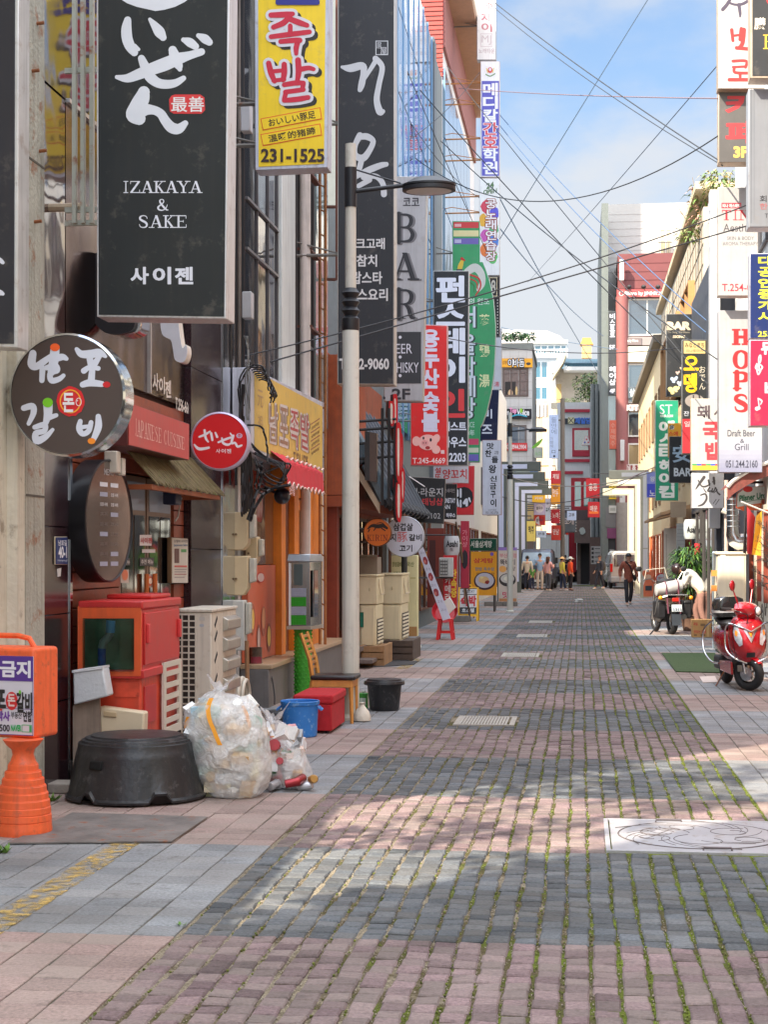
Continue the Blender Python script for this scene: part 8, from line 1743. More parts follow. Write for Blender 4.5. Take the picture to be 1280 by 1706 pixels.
for k in range(4):leafy(r,c+Vector((-.6+k*.55,0,.3*math.sin(k*2))),260,.9,1.3,.3,.07,60+k,[(58,84,40),(84,110,50),(40,62,34),(110,124,60)],'crown')
build('trunk',MB().tube([P(983,676,122),c],[.09,.05],7),mat((90,70,54),.9),r)
c=P(948,668,121);r=thing('terrace_plants','row of small terrace plants above the red trim','plant',tuple(P(950,674,121)));leafy(r,c,130,1.1,.2,.25,.04,71,[(120,134,70),(90,116,60)]);build('planter',MB().box(c.x-1.3,c.x+1.6,120.7,121.3,c.z-.55,c.z-.15),mat((180,170,150),.8),r)
r=thing('roof_chimney','yellow ochre chimney pot standing against the sky','chimney',tuple(P(978,592,140)));f=Front(140);build('shaft',MB().prism2([f(x,y,-1.2)for x,y in rc(970,574,986,596)],[f(x,y,0)for x,y in rc(970,574,986,596)]),mat((222,182,116),.8),r)
build('cap',MB().prism2([f(x,y,-1.3)for x,y in((967,574),(970,568),(971,563),(985,563),(986,568),(989,574))],[f(x,y,.12)for x,y in((967,574),(970,568),(971,563),(985,563),(986,568),(989,574))]),mat((214,160,84),.8),r)
Yb=92.;WB=bld('white_block','tall white-panelled block with a roof-level doorway behind the red bistro',XA(1010,Yb+4),14,Yb+4,Yb+22,H-(346-HY)*(Yb+4)/F,mat((196,193,186),.6,var=.04));f=Front(Yb+4)
build('grey_fin',MB().box(XA(1003,Yb),XA(1014,Yb),Yb-.2,Yb+22,0,H-(345-HY)*(Yb)/F),mat((110,116,112),.5,var=.08),WB)
b=MB()
for k in range(9):a=f(1015,358+k*12);b.box(a.x,12,Yb+3.985,Yb+3.999,a.z,a.z+.03)
build('panel_joint',b,mat((190,186,180),.8),WB)
frect(WB,Yb+4,1098,379,1122,430,fc=(236,232,222),gl=glass_mat((206,186,140),.3),nx=2,fw=.12)
b=MB()
for k in range(8):a,c_=P(1099+k*3,430,Yb+3.6),P(1099+k*3,404,Yb+3.6);b.box(a.x,a.x+.04,Yb+3.6,Yb+3.65,a.z,c_.z)
a,c_=P(1098,430,Yb+3.6),P(1121,404,Yb+3.6);b.box(a.x,c_.x,Yb+3.58,Yb+3.68,c_.z,c_.z+.06);build('railing',b,mat((110,110,100),.5),WB)
BI=bld('red_bistro_building','dark red panelled bistro building with a round corner column and tall glazed bays',XA(1030,Yb),13,Yb,Yb+3.9,H-(428-HY)*Yb/F,mat((116,62,62),.55,var=.08,scale=2));f=Front(Yb)
b=MB()
for k in range(6):a=f(1030,440+k*14);b.box(a.x,11,Yb-.012,Yb-.001,a.z,a.z+.04)
build('panel_joint',b,mat((96,48,50),.8),BI)
cxx=XA(1037,Yb-.3);build('corner_column',MB().lathe([(.34,0),(.34,H-(500-HY)*Yb/F)],(cxx,Yb-.15,0),28),mat((150,92,88),.5,var=.06),BI)
for(ya,yb,g_)in((497,560,GLC),(605,672,GLC),(684,728,GLC),(738,776,glass_mat((150,130,90),.1))):frect(BI,Yb-.02,1046,ya,1112,yb,fc=(226,220,206),nx=2,gl=g_,fw=.09)
for q,c_ in((rc(1028,483,1112,496),(160,74,74)),(rc(1030,562,1112,576),(150,140,136)),(rc(1046,578,1112,604),(232,220,190)),(rc(1030,674,1112,684),(140,120,116)),(rc(1030,776,1112,786),(150,60,56)),(rc(1010,845,1085,878),(118,116,116)),(rc(1012,880,1090,897),(122,60,100))):fslab(BI,'fascia',q,.03,.25,mat(c_,.5,var=.06),Yb)
fslab(BI,'ground_floor',rc(1008,897,1090,1000),.02,.1,mat((50,50,54),.5),Yb);build('base_column',MB().lathe([(.4,0),(.4,4.6)],(XA(1040,Yb-.5),Yb-.5,0),24),mat((160,152,144),.6),BI)
fslab(BI,'glass_slot',rc(1014,530,1028,900),.0,.06,glass_mat((110,130,126),.1),Yb)
def fs(name,label,rect,Y,col,deco,frame=(120,110,106)):
 S=sign(name,label,rect,Front(Y),.12,col,fw=.3,frame=frame,streak=.02);deco(S);return S.done()
fs('wall_sign','white bistro lettering band with a small emblem on the red building',(1030,484,1106,495),Yb-.35,(160,74,74),lambda S:S.t('Bistro by JINNY.K',(1042,486,1104,493),(226,214,206),.05).ering(1036,489,4,4,1,(220,206,200)))
fs('wall_sign','white lettering AKITU on a grey band of the red building',(1032,675,1080,684),Yb-.35,(140,122,118),lambda S:S.t('AKITU',(1034,675,1074,684),(226,222,214),.05))
fs('wall_sign','white lettering Sushi and Sake on a brick-red band of the red building',(1031,775,1082,785),Yb-.35,(150,62,58),lambda S:S.t('Sushi & Sake',(1032,774,1080,783),(230,214,204),.05))
fs('wall_sign','dark glass hair salon sign with white handwritten letters on the red building',(1047,645,1080,664),Yb-.3,(84,96,104),lambda S:S.t('살롱드',(1050,648,1077,660),(220,224,224),.03))
fs('wall_sign','grey band with Hair Beauty lettering on the red building',(1030,563,1070,575),Yb-.3,(124,110,108),lambda S:S.t('Hair Beauty More',(1032,579-14,1064,571),(220,214,206),.03))
S=sign('vertical_shop_sign','narrow grey vertical bistro and hair shop sign on the fin of the white block',(1014,518,1027,658),Front(Yb-.3),.2,(74,78,82),fw=.3,frame=(120,126,124),streak=.03)
S.vt('비스트로',(1017,522,1025,562),WH,.02);S.t('5F',(1016,575,1025,582),WH,.02);S.vt('헤어샵',(1016,610,1026,642),WH,.02);S.t('4F',(1016,648,1025,655),WH,.02);S.done()
S=sign('vertical_shop_sign','orange-red narrow sign below the grey vertical sign',(1016,700,1028,748),Front(Yb-.3),.2,(196,90,66),fw=.3,frame=(190,120,100),streak=.03);S.vt('수제맥주',(1018,704,1026,744),(206,150,130),.0);S.done()
fs('vertical_shop_sign','yellow notice sign behind the cream arches',(1015,791,1028,832),Yb-.3,(226,190,40),lambda S:S.t('A',(1018,803,1024,811),(60,50,30),.02).t('주차',(1018,822,1026,828),(110,90,40),.0))
fs('wall_sign','small white framed map under the yellow notice sign',(1015,842,1028,855),Yb-.3,(206,204,196),lambda S:S.fill((1017,846,1026,851),(170,170,160)))
for(lab,x0,y0,x1,y1)in(('white rectangular lamp box high on the red bistro column',1033,433,1040,468),('grey rectangular lamp box halfway up the red bistro column',1034,733,1041,768),('steel rectangular lamp box low on the red bistro column',1033,821,1042,846)):
 A_,B_=P(x0,y1,Yb-.6),P(x1,y0,Yb-.6);r=thing('lamp_box',lab,'wall lamp',((A_.x+B_.x)/2,Yb-.6,A_.z),group='lamp boxes on the bistro column');build('housing',MB().box(A_.x,B_.x,Yb-.8,Yb-.4,A_.z,B_.z),mat((206,204,200),.4),r,bevel=.02);build('bracket',MB().box((A_.x+B_.x)/2-.05,(A_.x+B_.x)/2+.05,Yb-.4,Yb-.1,A_.z+.2,A_.z+.4),mat((90,86,84),.5),r)
for i,px in enumerate((1049,1073,1097)):a=P(px,478,Yb-.9);r=thing('spotlight',['left','middle','right'][i]+' one of three dark spotlights over the bistro lettering','lamp',tuple(a),group='spotlights over the bistro lettering');build('head',MB().ball(a,.14,.18,.12,10,6),mat((50,46,46),.5),r);build('arm',MB().tube([a,Vector((a.x,Yb,a.z+.1))],.03,5),mat((60,56,54),.5),r)
DW=bld('dark_lane_building','dark brown building with drainpipes between the white-red house and the bistro',XA(985,102),XA(1008,102)+.6,102,111.5,11.8,mat((104,110,116),.6,var=.15));f=Front(102)
fslab(DW,'brown_front',rc(983,896,1004,988),1.5,3.2,mat((104,82,76),.6,var=.15),102)
fslab(DW,'fascia',rc(958,868,984,905),1.5,2.6,mat((112,94,88),.6,var=.15),102)
fslab(DW,'dark_doorway',rc(962,906,982,988),1.2,1.3,mat((34,30,30),.6,var=.2),102)
fslab(DW,'curtain',rc(962,906,968,975),1.31,1.4,mat((120,104,96),.8,var=.2),102)
Deco(DW,Front(99.3),.003).ell(971,884,5,6,(190,196,190),0,14,.2).done()
for px in(988,995):build('drain_pipe',MB().tube([P(px,640,101.8),P(px,900,101.8)],.12,8),mat((140,146,148),.4),DW)
frect(DW,102,984,680,990,705,fc=(150,170,190),gl=GLC,fw=.1)
FARS=[((918,784,935,806),88,(190,40,50),'제일','red billiards pennant sign under the pale blue sign'),((918,806,934,840),88,(226,150,30),'만두','orange dumpling sign hanging below the red billiards pennant'),((918,848,934,872),89,(190,36,50),'노래','red karaoke box sign with a bulb border, left of the grey sign'),((919,875,935,900),90,(206,60,44),'만남','orange-red box sign over the truck'),((937,854,961,886),91,(96,104,112),'조개','grey box sign edged with bulbs above the truck'),((945,851,961,867),90.5,(196,210,236),'고부','small pale blue sign in front of the grey box sign'),((977,797,1000,830),88,(196,30,44),'홍콩','red bottle-shaped sign behind the wires'),((980,836,1000,862),87.5,(196,34,46),'매운','red rounded sign with an orange strip, lower of the two red signs'),((887,824,909,838),87,(236,180,40),'카페','yellow cafe box sign between the left arches'),((890,838,909,858),87.5,(190,176,206),'미용','lilac round-marked beauty sign under the yellow cafe sign'),((890,858,909,875),88,(206,74,44),'떡볶이','orange and red snack sign under the lilac sign'),((908,830,918,868),88.5,(196,206,220),'꼬치','pale narrow handwritten sign beside the lilac sign'),((894,884,911,896),88,(190,204,226),'안경','white-blue optician sign above the parked truck'),((878,868,893,902),80,(226,206,110),'맥주','pale yellow lit box sign between the left arches'),((844,868,851,900),66,(226,196,120),'주','small cream and red box sign behind the nearest arch'),((985,910,1002,940),95,(176,172,170),None,'white directory board with dark icons on the brown wall'),((900,648,917,655),120,(200,220,206),None,'faint green sign strip beyond')]
for rect,Y,c_,tx,lab in FARS[:-1]:
 x0,y0,x1,y1=rect
 def dd_(S,tx=tx,x0=x0,y0=y0,x1=x1,y1=y1,c_=c_,lab=lab):
  dk_=sum(c_)>480
  if tx:S.t(tx,(x0+(x1-x0)*.2,y0+(y1-y0)*.25,x1-(x1-x0)*.2,y0+(y1-y0)*.62),(50,44,50)if dk_ else(226,210,206),.02)
  if 'directory' in lab:
   for k in range(4):S.fill((x0+1.2,y0+2+k*7,x0+5,y0+6.5+k*7),(44,42,44));S.fill((x0+6.5,y0+3+k*7,x1-1.5,y0+5+k*7),(110,106,110))
  if 'orange strip' in lab:S.fill((x0+2,y1-10,x1-2,y1-6),(236,120,50))
  if 'bulb' in lab:
   for k in range(7):
    for xx in(x0+.6,x1-.6):S.ell(xx,y0+1+k*(y1-y0-2)/6,.8,.8,(226,220,210),1,8)
  if 'dumpling' in lab:S.ell((x0+x1)/2,y0+6,5,4,(150,90,40),0,14,.1)
  if 'lilac' in lab:S.ell((x0+x1)/2,y0+9,7,7,(214,206,214),0);S.t('쌀국수',(x0+4,y0+6,x1-4,y0+11),(70,60,90),.02,1)
  if 'orange and red' in lab:S.poly([(x0+8,y0+1),(x1-1,y0+3),(x1-1,y1-1),(x0+10,y1-1)],(190,40,44))
 S=sign('hanging_sign',lab,rect,Front(Y),.15,c_,fw=.3,frame=tuple(int(v*.7)for v in c_),streak=.03);dd_(S)
 p=P((x0+x1)/2,y0,Y+.07)
 if Y<94:
  wx=-3.7 if x1<965 else 2.2
  build('bracket',MB().tube([p+Vector((0,0,.02)),p+Vector((0,0,.25)),(wx if abs(wx-p.x)<4 else p.x,Y+.07,p.z+.25)],.03,5),mat((70,70,70),.5),S.root)
 S.done()
S=sign('vertical_shop_sign','pale blue narrow sign with grey handwritten letters in the gap',(915,691,931,764),Front(90),.15,(176,194,226),fw=.3,frame=(150,166,196),streak=.02);S.vt('들안에',(919,695,928,724),(110,120,150),.0);S.vt('가정식',(917,728,922,746),(120,130,156),.0);S.t('ロ',(920,750,926,755),(60,66,80),.0);S.ell(924,760,1.8,1.8,(30,30,40));S.done()
build('pole',MB().tube([P(938,664,90.2),P(938,985,90.2)],.12,8),mat((110,100,90),.6),S.root);build('bracket',MB().tube([P(931,700,90.2),P(938,700,90.2)],.05,6).tube([P(931,750,90.2),P(938,750,90.2)],.05,6),mat((110,100,90),.6),S.root)
S=sign('hanging_sign','small grey sign with a green leaf beside the white tiled building',(890,745,905,763),Front(91),.1,(170,176,166),fw=.4,frame=(110,106,96),streak=.02);S.t('녹차',(892,752,903,760),(140,176,130),.02);S.brush([[(888,746,3),(896,740,6),(904,732,2)]],(110,170,50),1);S.done()
r=thing('large_flower_tub','dark round plant tub with a small shrub beside the brown wall','planter',tuple(G(974,966)));c=G(974,966);build('tub',MB().lathe([(.42,0),(.5,.5),(.52,.52),(.45,.5),(0,.48)],c,28),mat((56,54,58),.5),r);leafy(r,c+Vector((0,0,1.0)),160,.35,.55,.2,.04,81,[(50,80,44),(70,100,54)]);build('stem',MB().tube([c+Vector((0,0,.4)),c+Vector((0,0,1.2))],.03,6),mat((80,66,50),.8),r)
r=thing('red_banner','tall dark red shop banner behind the truck','banner',tuple(P(955,950,101)));f=Front(101);build('cloth',MB().prism2([f(x,y,-.05)for x,y in rc(949,888,961,952)],[f(x,y,0)for x,y in rc(949,888,961,952)]),mat((150,24,40),.7),r)
build('pole',MB().tube([P(949,888,101.1),P(949,985,101.1)],.04,6),mat((70,66,64),.6),r)
solo('litter','crumpled white scrap of paper lying on the setts','litter',MB().ball(G(966,1003)+Vector((0,0,.05)),.16,.12,.07,9,6,jit=.4),mat((206,206,200),.8))
# ---------------------------------------------------------------- vehicles
GLV=glass_mat((50,60,70),.04,.01)
def wheel(parent,x,y,rr=.33,w_=.2):
 w=build('wheel',MB().torus((x,y,rr),rr-.09,.09,'X',28,10),TYRE,parent);build('rim',MB().lathe([(.03,-.06),(rr-.13,-.05),(rr-.12,.05),(.03,.06)],(x,y,rr),20,axis='X'),mat((150,152,154),.35,metal=.7),w)
c=G(1036,981);r=thing('silver_van','silver passenger van parked with its rear towards the camera at the far right','van',(c.x+.35,c.y,0),R(4),local=True);SI=mat((186,188,188),.25,metal=.5,var=.05,coat=.6)
def vring(y,w0,w1,z0,zm,z1,k=.0):return[Vector(p)for p in((-w0*.92,y,z0),(-w0,y,z0+.2),(-w0,y,zm),(-w1,y,z1-.12),(-w1*.86,y,z1),(w1*.86,y,z1),(w1,y,z1-.12),(w0,y,zm),(w0,y,z0+.2),(w0*.92,y,z0))]
build('body',MB().loft([vring(0,.9,.78,.36,1.05,1.86),vring(.12,.94,.82,.3,1.08,1.93),vring(2.4,.95,.83,.3,1.08,1.95),vring(3.4,.94,.78,.3,1.08,1.86),vring(4.1,.93,.86,.32,1.05,1.14),vring(4.8,.86,.76,.36,.85,.98)]),SI,r,smooth=35,bevel=.03)
build('rear_window',MB().obox((0,0,1.14),(1,0,0),(0,0,1),(0,-1,0),-.72,.72,0,.6,.001,.02),GLV,r,bevel=.01)
for s_ in(-1,1):
 build('tail_light',MB().box(s_*.86-.07,s_*.86+.07,-.035,.06,.86,1.28),mat((190,24,26),.15),r,bevel=.02);build('side_window',MB().prism([(s_*.945,.5,1.12),(s_*.945,3.3,1.12),(s_*.86,3.0,1.72),(s_*.86,.6,1.72)],(s_*.012,0,.004)),GLV,r);m_=build('mirror',MB().box(s_*1.02-.1,s_*1.02+.1,3.35,3.5,1.1,1.32),SI,r,bevel=.03)
 for y in(.85,3.9):wheel(r,s_*.82,y)
bp_=build('bumper',MB().box(-.9,.9,-.08,.2,.34,.62),mat((150,152,154),.4),r,bevel=.04);build('number_plate',MB().box(-.26,.26,-.02,.0,.78,.9),mat((206,208,206),.4),r);build('roof_rail',MB().tube([(-.7,.3,1.97),(-.7,3.0,1.99)],.02,6).tube([(.7,.3,1.97),(.7,3.0,1.99)],.02,6),mat((90,90,92),.4),r)
build('rear_wiper',MB().tube([(-.02,-.01,1.16),(.4,.02,1.3)],.012,5),mat((20,20,22),.5),r)
c=G(893,983);r=thing('small_truck','dark blue small truck with a pale windscreen parked behind the group of people','truck',(c.x+.0,c.y+1.2,0),R(-3),local=True);NB=mat((40,52,74),.3,metal=.2,coat=.6)
build('cab',MB().loft([vring(0,.80,.72,.4,1.0,1.06),vring(.06,.86,.80,.3,1.1,1.2),vring(.30,.87,.80,.3,1.15,1.88),vring(.6,.87,.8,.3,1.15,2.02),vring(1.6,.87,.8,.3,1.15,2.02)]),NB,r,smooth=35,bevel=.02)
build('windscreen',MB().prism([(-.74,.06,1.18),(.74,.06,1.18),(.68,.30,1.84),(-.68,.30,1.84)],(0,-.03,.01)),glass_mat((120,150,176),.05),r);build('bumper',MB().box(-.86,.86,-.06,.1,.3,.56),mat((40,42,46),.5),r,bevel=.03)
for s_ in(-1,1):build('headlight',MB().box(s_*.62-.16,s_*.62+.16,-.05,.04,.72,.9),mat((206,210,214),.1,metal=.4),r,bevel=.03);wheel(r,s_*.72,.7);wheel(r,s_*.72,3.2);build('mirror',MB().box(s_*.98-.07,s_*.98+.07,.3,.36,1.3,1.6),mat((30,30,32),.5),r,bevel=.02)
build('grille',MB().box(-.4,.4,-.04,.03,.66,.86),mat((30,30,34),.5),r,bevel=.01);build('number_plate',MB().box(-.25,.25,-.08,-.06,.38,.5),mat((206,208,206),.4),r);build('cargo_bed',MB().box(-.84,.84,1.7,4.4,.62,1.1),mat((60,70,90),.5),r,bevel=.02)
c=G(928,972);r=thing('box_truck','white box truck seen from behind with red roof lights','truck',(c.x+.05,c.y+5,0),R(0),local=True)
build('box',MB().box(-1.2,1.2,0,5,.8,3.05),mat((206,206,202),.5,var=.05),r,bevel=.03);build('rear_door',MB().box(-1.15,-.01,-.03,-.001,.85,3.0).box(.01,1.15,-.03,-.001,.85,3.0),mat((214,214,210),.5,var=.05,streak=.1),r,bevel=.01)
for x in(-.14,.14):build('lock_bar',MB().tube([(x,-.05,.9),(x,-.05,2.95)],.02,6),CHR,r)
for s_ in(-1,1):build('roof_light',MB().box(s_*.72-.25,s_*.72+.25,-.06,.1,3.052,3.16),mat((226,60,40),.3),r);build('tail_light',MB().box(s_*.9-.14,s_*.9+.14,-.04,.02,.62,.76),mat((190,30,30),.2),r);wheel(r,s_*.95,1.2,.4);wheel(r,s_*.95,5.8,.4)
build('chassis',MB().box(-.9,.9,.1,6.6,.45,.78),mat((44,44,46),.6),r);build('cab',MB().box(-1.0,1.0,5.1,6.7,.8,2.3),mat((200,202,204),.4),r,bevel=.1)
c=G(929,977);r=thing('black_motorcycle','black motorcycle facing the camera between the group and the box truck','motorcycle',(c.x-.1,c.y+.3,0),R(20),local=True)
w=build('front_wheel',MB().torus((0,0,.3),.23,.06,'X',30,10),TYRE,r);build('rim',MB().torus((0,0,.3),.17,.02,'X',24,6),CHR,w);build('fork',MB().tube([(-.09,0,.3),(-.09,.25,1.0)],.025,8).tube([(.09,0,.3),(.09,.25,1.0)],.025,8),CHR,r)
build('fender',MB().prism([(-.07,-.2,.55),(.07,-.2,.55),(.07,.2,.6),(-.07,.2,.6)],(0,0,.03)),BKM,r);build('fairing',MB().ball((0,.18,.88),.22,.2,.2,16,10),BKM,r);build('headlight',MB().ball((0,.0,.88),.1,.05,.08,14,8),mat((206,214,220),.1,metal=.3),r);build('handlebar',MB().tube([(-.38,.4,1.05),(0,.3,1.05),(.38,.4,1.05)],.018,6),CHR,r)
build('fuel_tank',MB().ball((0,.65,.85),.18,.3,.14,16,10),BKM,r);build('seat',MB().box(-.14,.14,.9,1.5,.78,.88),BKM,r,bevel=.04);build('engine',MB().box(-.2,.2,.45,.95,.25,.65),mat((90,88,86),.5,metal=.4),r,bevel=.04);w=build('rear_wheel',MB().torus((0,1.35,.3),.22,.075,'X',30,10),TYRE,r);build('rim',MB().torus((0,1.35,.3),.15,.02,'X',24,6),CHR,w)
for s_ in(-1,1):build('mirror',MB().ball((s_*.4,.35,1.25),.07,.03,.05,12,6),BKM,r)
# ================================================================ PEOPLE
def skin_mesh(nodes,edges,root,sub=1):
 names=list(nodes);idx={n:i for i,n in enumerate(names)}
 me=bpy.data.meshes.new('tmp');me.from_pydata([nodes[n][0]for n in names],[(idx[a],idx[b])for a,b in edges],[])
 o=bpy.data.objects.new('tmp',me);o.modifiers.new('skin','SKIN')
 for n,d in zip(names,me.skin_vertices[0].data):
  r=nodes[n][1];d.radius=r if isinstance(r,tuple)else(r,r);d.use_root=n==root
 s=o.modifiers.new('sub','SUBSURF');s.levels=sub;s.render_levels=sub
 out=evaluated(o)
 mb=MB();mb.add([v.co.copy()for v in out.vertices],[tuple(p.vertices)for p in out.polygons])
 bpy.data.objects.remove(o);bpy.data.meshes.remove(me);bpy.data.meshes.remove(out);return mb
SKIN=mat((206,156,126),.55,var=.06)
def V3(*a):return Vector(a)
def person(label,loc,rotz,hgt,shirt,trousers,shoe=(60,56,56),hair=(28,24,22),hair_style='short',hat=None,pose=None,sleeve='long',bag=None,jacket=0.,female=False,shirt_var=.08,skirt=False):
 """local frame: faces -Y, metres for a 1.72 m adult, scaled by height; body is one mesh, clothes and hair its children"""
 k=hgt/1.72;p={}
 J=dict(pelvis=V3(0,0,.93),spine=V3(0,.0,1.10),chest=V3(0,.0,1.30),neck=V3(0,.0,1.46),jaw=V3(0,-.015,1.53),head=V3(0,-.01,1.615))
 sw=.165 if female else .185
 for s_,n in((-1,'L'),(1,'R')):
  J['sh'+n]=V3(s_*sw,0,1.405);J['el'+n]=V3(s_*(sw+.06),.03,1.14);J['wr'+n]=V3(s_*(sw+.07),-.04,.90)
  J['hip'+n]=V3(s_*.09,0,.90);J['kn'+n]=V3(s_*.10,-.02,.50);J['an'+n]=V3(s_*.10,.02,.09)
 J.update(pose or{})
 R_=dict(pelvis=(.135,.10),spine=(.12,.09),chest=(.145,.10),neck=.05,jaw=.062,head=(.078,.092))
 if 'round' in J:R_.update(pelvis=(.135,.13),spine=(.135,.135),chest=(.15,.15))
 E=[('pelvis','spine'),('spine','chest'),('chest','neck'),('neck','jaw'),('jaw','head')]
 N={n:(J[n],R_[n])for n in('pelvis','spine','chest','neck','jaw','head')}
 hd=(J['head']-J['neck']).normalized();fwd=(V3(0,-1,0)-hd*V3(0,-1,0).dot(hd)).normalized()
 if 'face' in J:fwd=(J['face']-hd*J['face'].dot(hd)).normalized()
 sd=fwd.cross(hd)
 N['nose']=(J['head']+fwd*.105-hd*.02,.014);E.append(('head','nose'))
 for s_,n in((-1,'L'),(1,'R')):
  N['sh'+n]=(J['sh'+n],.062);N['el'+n]=(J['el'+n],.043);N['wr'+n]=(J['wr'+n],.030);N['hip'+n]=(J['hip'+n],.088);N['kn'+n]=(J['kn'+n],.058);N['an'+n]=(J['an'+n],.040)
  E+=[('chest','sh'+n),('sh'+n,'el'+n),('el'+n,'wr'+n),('pelvis','hip'+n),('hip'+n,'kn'+n),('kn'+n,'an'+n)]
  fo=(V3(0,-1,-.0)if 'foot'+n not in J else J['foot'+n]).normalized();N['toe'+n]=(J['an'+n]+fo*.14+V3(0,0,-.045),.034);E.append(('an'+n,'toe'+n))
  ad=(J['wr'+n]-J['el'+n]).normalized();pm_=J['wr'+n]+ad*.065;N['palm'+n]=(pm_,(.036,.018));E.append(('wr'+n,'palm'+n))
  la=ad.cross(V3(1,0,0));la=(la if la.length>.1 else V3(0,1,0)).normalized();cu=ad.cross(la).normalized()*(-s_)
  for f,(q,l)in enumerate(((-.027,.07),(-.009,.08),(.009,.075),(.027,.06))):
   a=pm_+la*q+ad*.03;b=a+ad*l*.5+cu*.006;c=a+ad*l+cu*.025
   N['f%d%sa'%(f,n)]=(a,.0095);N['f%d%sb'%(f,n)]=(b,.0088);N['f%d%sc'%(f,n)]=(c,.0075);E+=[('palm'+n,'f%d%sa'%(f,n)),('f%d%sa'%(f,n),'f%d%sb'%(f,n)),('f%d%sb'%(f,n),'f%d%sc'%(f,n))]
  N['th%sa'%n]=(pm_-ad*.02-la*.045,.011);N['th%sb'%n]=(pm_+ad*.025-la*.062+cu*.01,.009);E+=[('palm'+n,'th%sa'%n),('th%sa'%n,'th%sb'%n)]
 mb=skin_mesh(N,E,'pelvis');S_=Matrix.Scale(k,4);mb.xf(S_)
 body=build('person',mb,SKIN,None,smooth=80,label=label,cat='person',group=None);OFF[body.name]=Vector((0,0,0))
 body.location=loc;body.rotation_euler=(0,0,rotz)
 def kid(name,mb,m,**kw):mb.xf(S_);return build(name,mb,m,body,smooth=80,**kw)
 for s_ in(-1,1):
  kid('eye',MB().ball(J['head']+fwd*.083+sd*s_*.031+hd*.006,.013,.008,.008,8,6),mat((40,30,26),.3));kid('ear',MB().ball(J['head']+sd*s_*.082-hd*.01,.012,.022,.032,8,6),SKIN)
  kid('eyebrow',MB().tube([J['head']+fwd*.085+sd*s_*.016+hd*.03,J['head']+fwd*.08+sd*s_*.048+hd*.028],.005,5),mat(hair,.7))
 kid('mouth',MB().tube([J['head']+fwd*.086+sd*-.022-hd*.062,J['head']+fwd*.092-hd*.064,J['head']+fwd*.086+sd*.022-hd*.062],.006,5),mat((150,80,76),.5))
 g=1.16+jacket;SN,SE={},[]
 J['hem']=J['pelvis'].lerp(J['hipL'].lerp(J['hipR'],.5),1)+V3(0,0,-.06-(.10 if jacket==.10 else 0));SN['hem']=(J['hem'],(.16+jacket*.2,.125+jacket*.2));SN['waist']=(J['pelvis']+V3(0,0,.02),(.150*g/1.16,.112*g/1.16))
 for n in('spine','chest'):SN[n]=(J[n],tuple(v*g for v in R_[n]))
 SN['coll']=(J['chest'].lerp(J['neck'],.8),.068*g/1.16);SE+=[('hem','waist'),('waist','spine'),('spine','chest'),('chest','coll')]
 for n in 'LR':
  SN['sh'+n]=(J['sh'+n],.070*g);SE.append(('chest','sh'+n));e=1. if sleeve=='long' else .62
  if sleeve=='long':SN['el'+n]=(J['el'+n],.054*g);SN['wr'+n]=(J['el'+n].lerp(J['wr'+n],.92),.042*g);SE+=[('sh'+n,'el'+n),('el'+n,'wr'+n)]
  else:SN['el'+n]=(J['sh'+n].lerp(J['el'+n],.75),.058*g);SE.append(('sh'+n,'el'+n))
 kid('jacket' if jacket else 'shirt',skin_mesh(SN,SE,'chest'),mat(shirt,.85,var=shirt_var,scale=18,bump=.3,bscale=25))
 TN=dict(waist=(J['pelvis']+V3(0,0,.06),(.146,.108)),pelvis=(J['pelvis'],(.155,.118)));TE=[('waist','pelvis')]
 for n in 'LR':
  TN['hip'+n]=(J['hip'+n],.100);TN['kn'+n]=(J['kn'+n],.076);TN['an'+n]=(J['an'+n]+V3(0,0,.01),.062);TE+=[('pelvis','hip'+n),('hip'+n,'kn'+n),('kn'+n,'an'+n)]
 kid('trousers',skin_mesh(TN,TE,'pelvis'),mat(trousers,.85,var=.1,scale=12,bump=.3,bscale=22))
 for n in 'LR':
  fo=(J.get('foot'+n,V3(0,-1,0))).normalized();a=J['an'+n];kid('shoe',skin_mesh({'h':(a+V3(0,0,-.04)-fo*.05,.045),'m':(a+fo*.06+V3(0,0,-.045),.045),'t':(a+fo*.17+V3(0,0,-.055),.036)},[('h','m'),('m','t')],'m'),mat(shoe,.6))
 def onhead(u,v,w):return J['head']+sd*u+fwd*v+hd*w
 def cap_m(rad,lo,thick=1.0,long=0.):
  b=MB();rings=[]
  for j in range(8):
   t=lo+(math.pi/2-lo)*j/7;rr=math.cos(t)
   rings.append([onhead(.088*thick*rr*math.cos(a),.103*thick*rr*math.sin(a)-.006,.105*thick*math.sin(t)+.012)for a in[2*math.pi*i/20 for i in range(20)]])
  return b.loft(rings)
 if hair_style!='none':
  b=cap_m(1,.12,1.02)
  rings=[[onhead(.09*math.cos(a),-.1*abs(math.sin(a))-.004,w_)for a in[math.pi*i/14 for i in range(15)]]for w_ in(.05,.0,-.05 if hair_style=='short' else-.12)]
  b.loft(rings,0,False,False)
  if hair_style=='long':
   rings=[[onhead(.10*q*math.cos(a),-.06+.07*q*math.sin(a),w_)for a in[2*math.pi*i/18 for i in range(18)]]for(w_,q)in((.10,.6),(.05,.98),(-.05,1.05),(-.14,1.1),(-.22,.9),(-.26,.4))];b.loft(rings)
  kid('hair',b,mat(hair,.6,var=.25,scale=30))
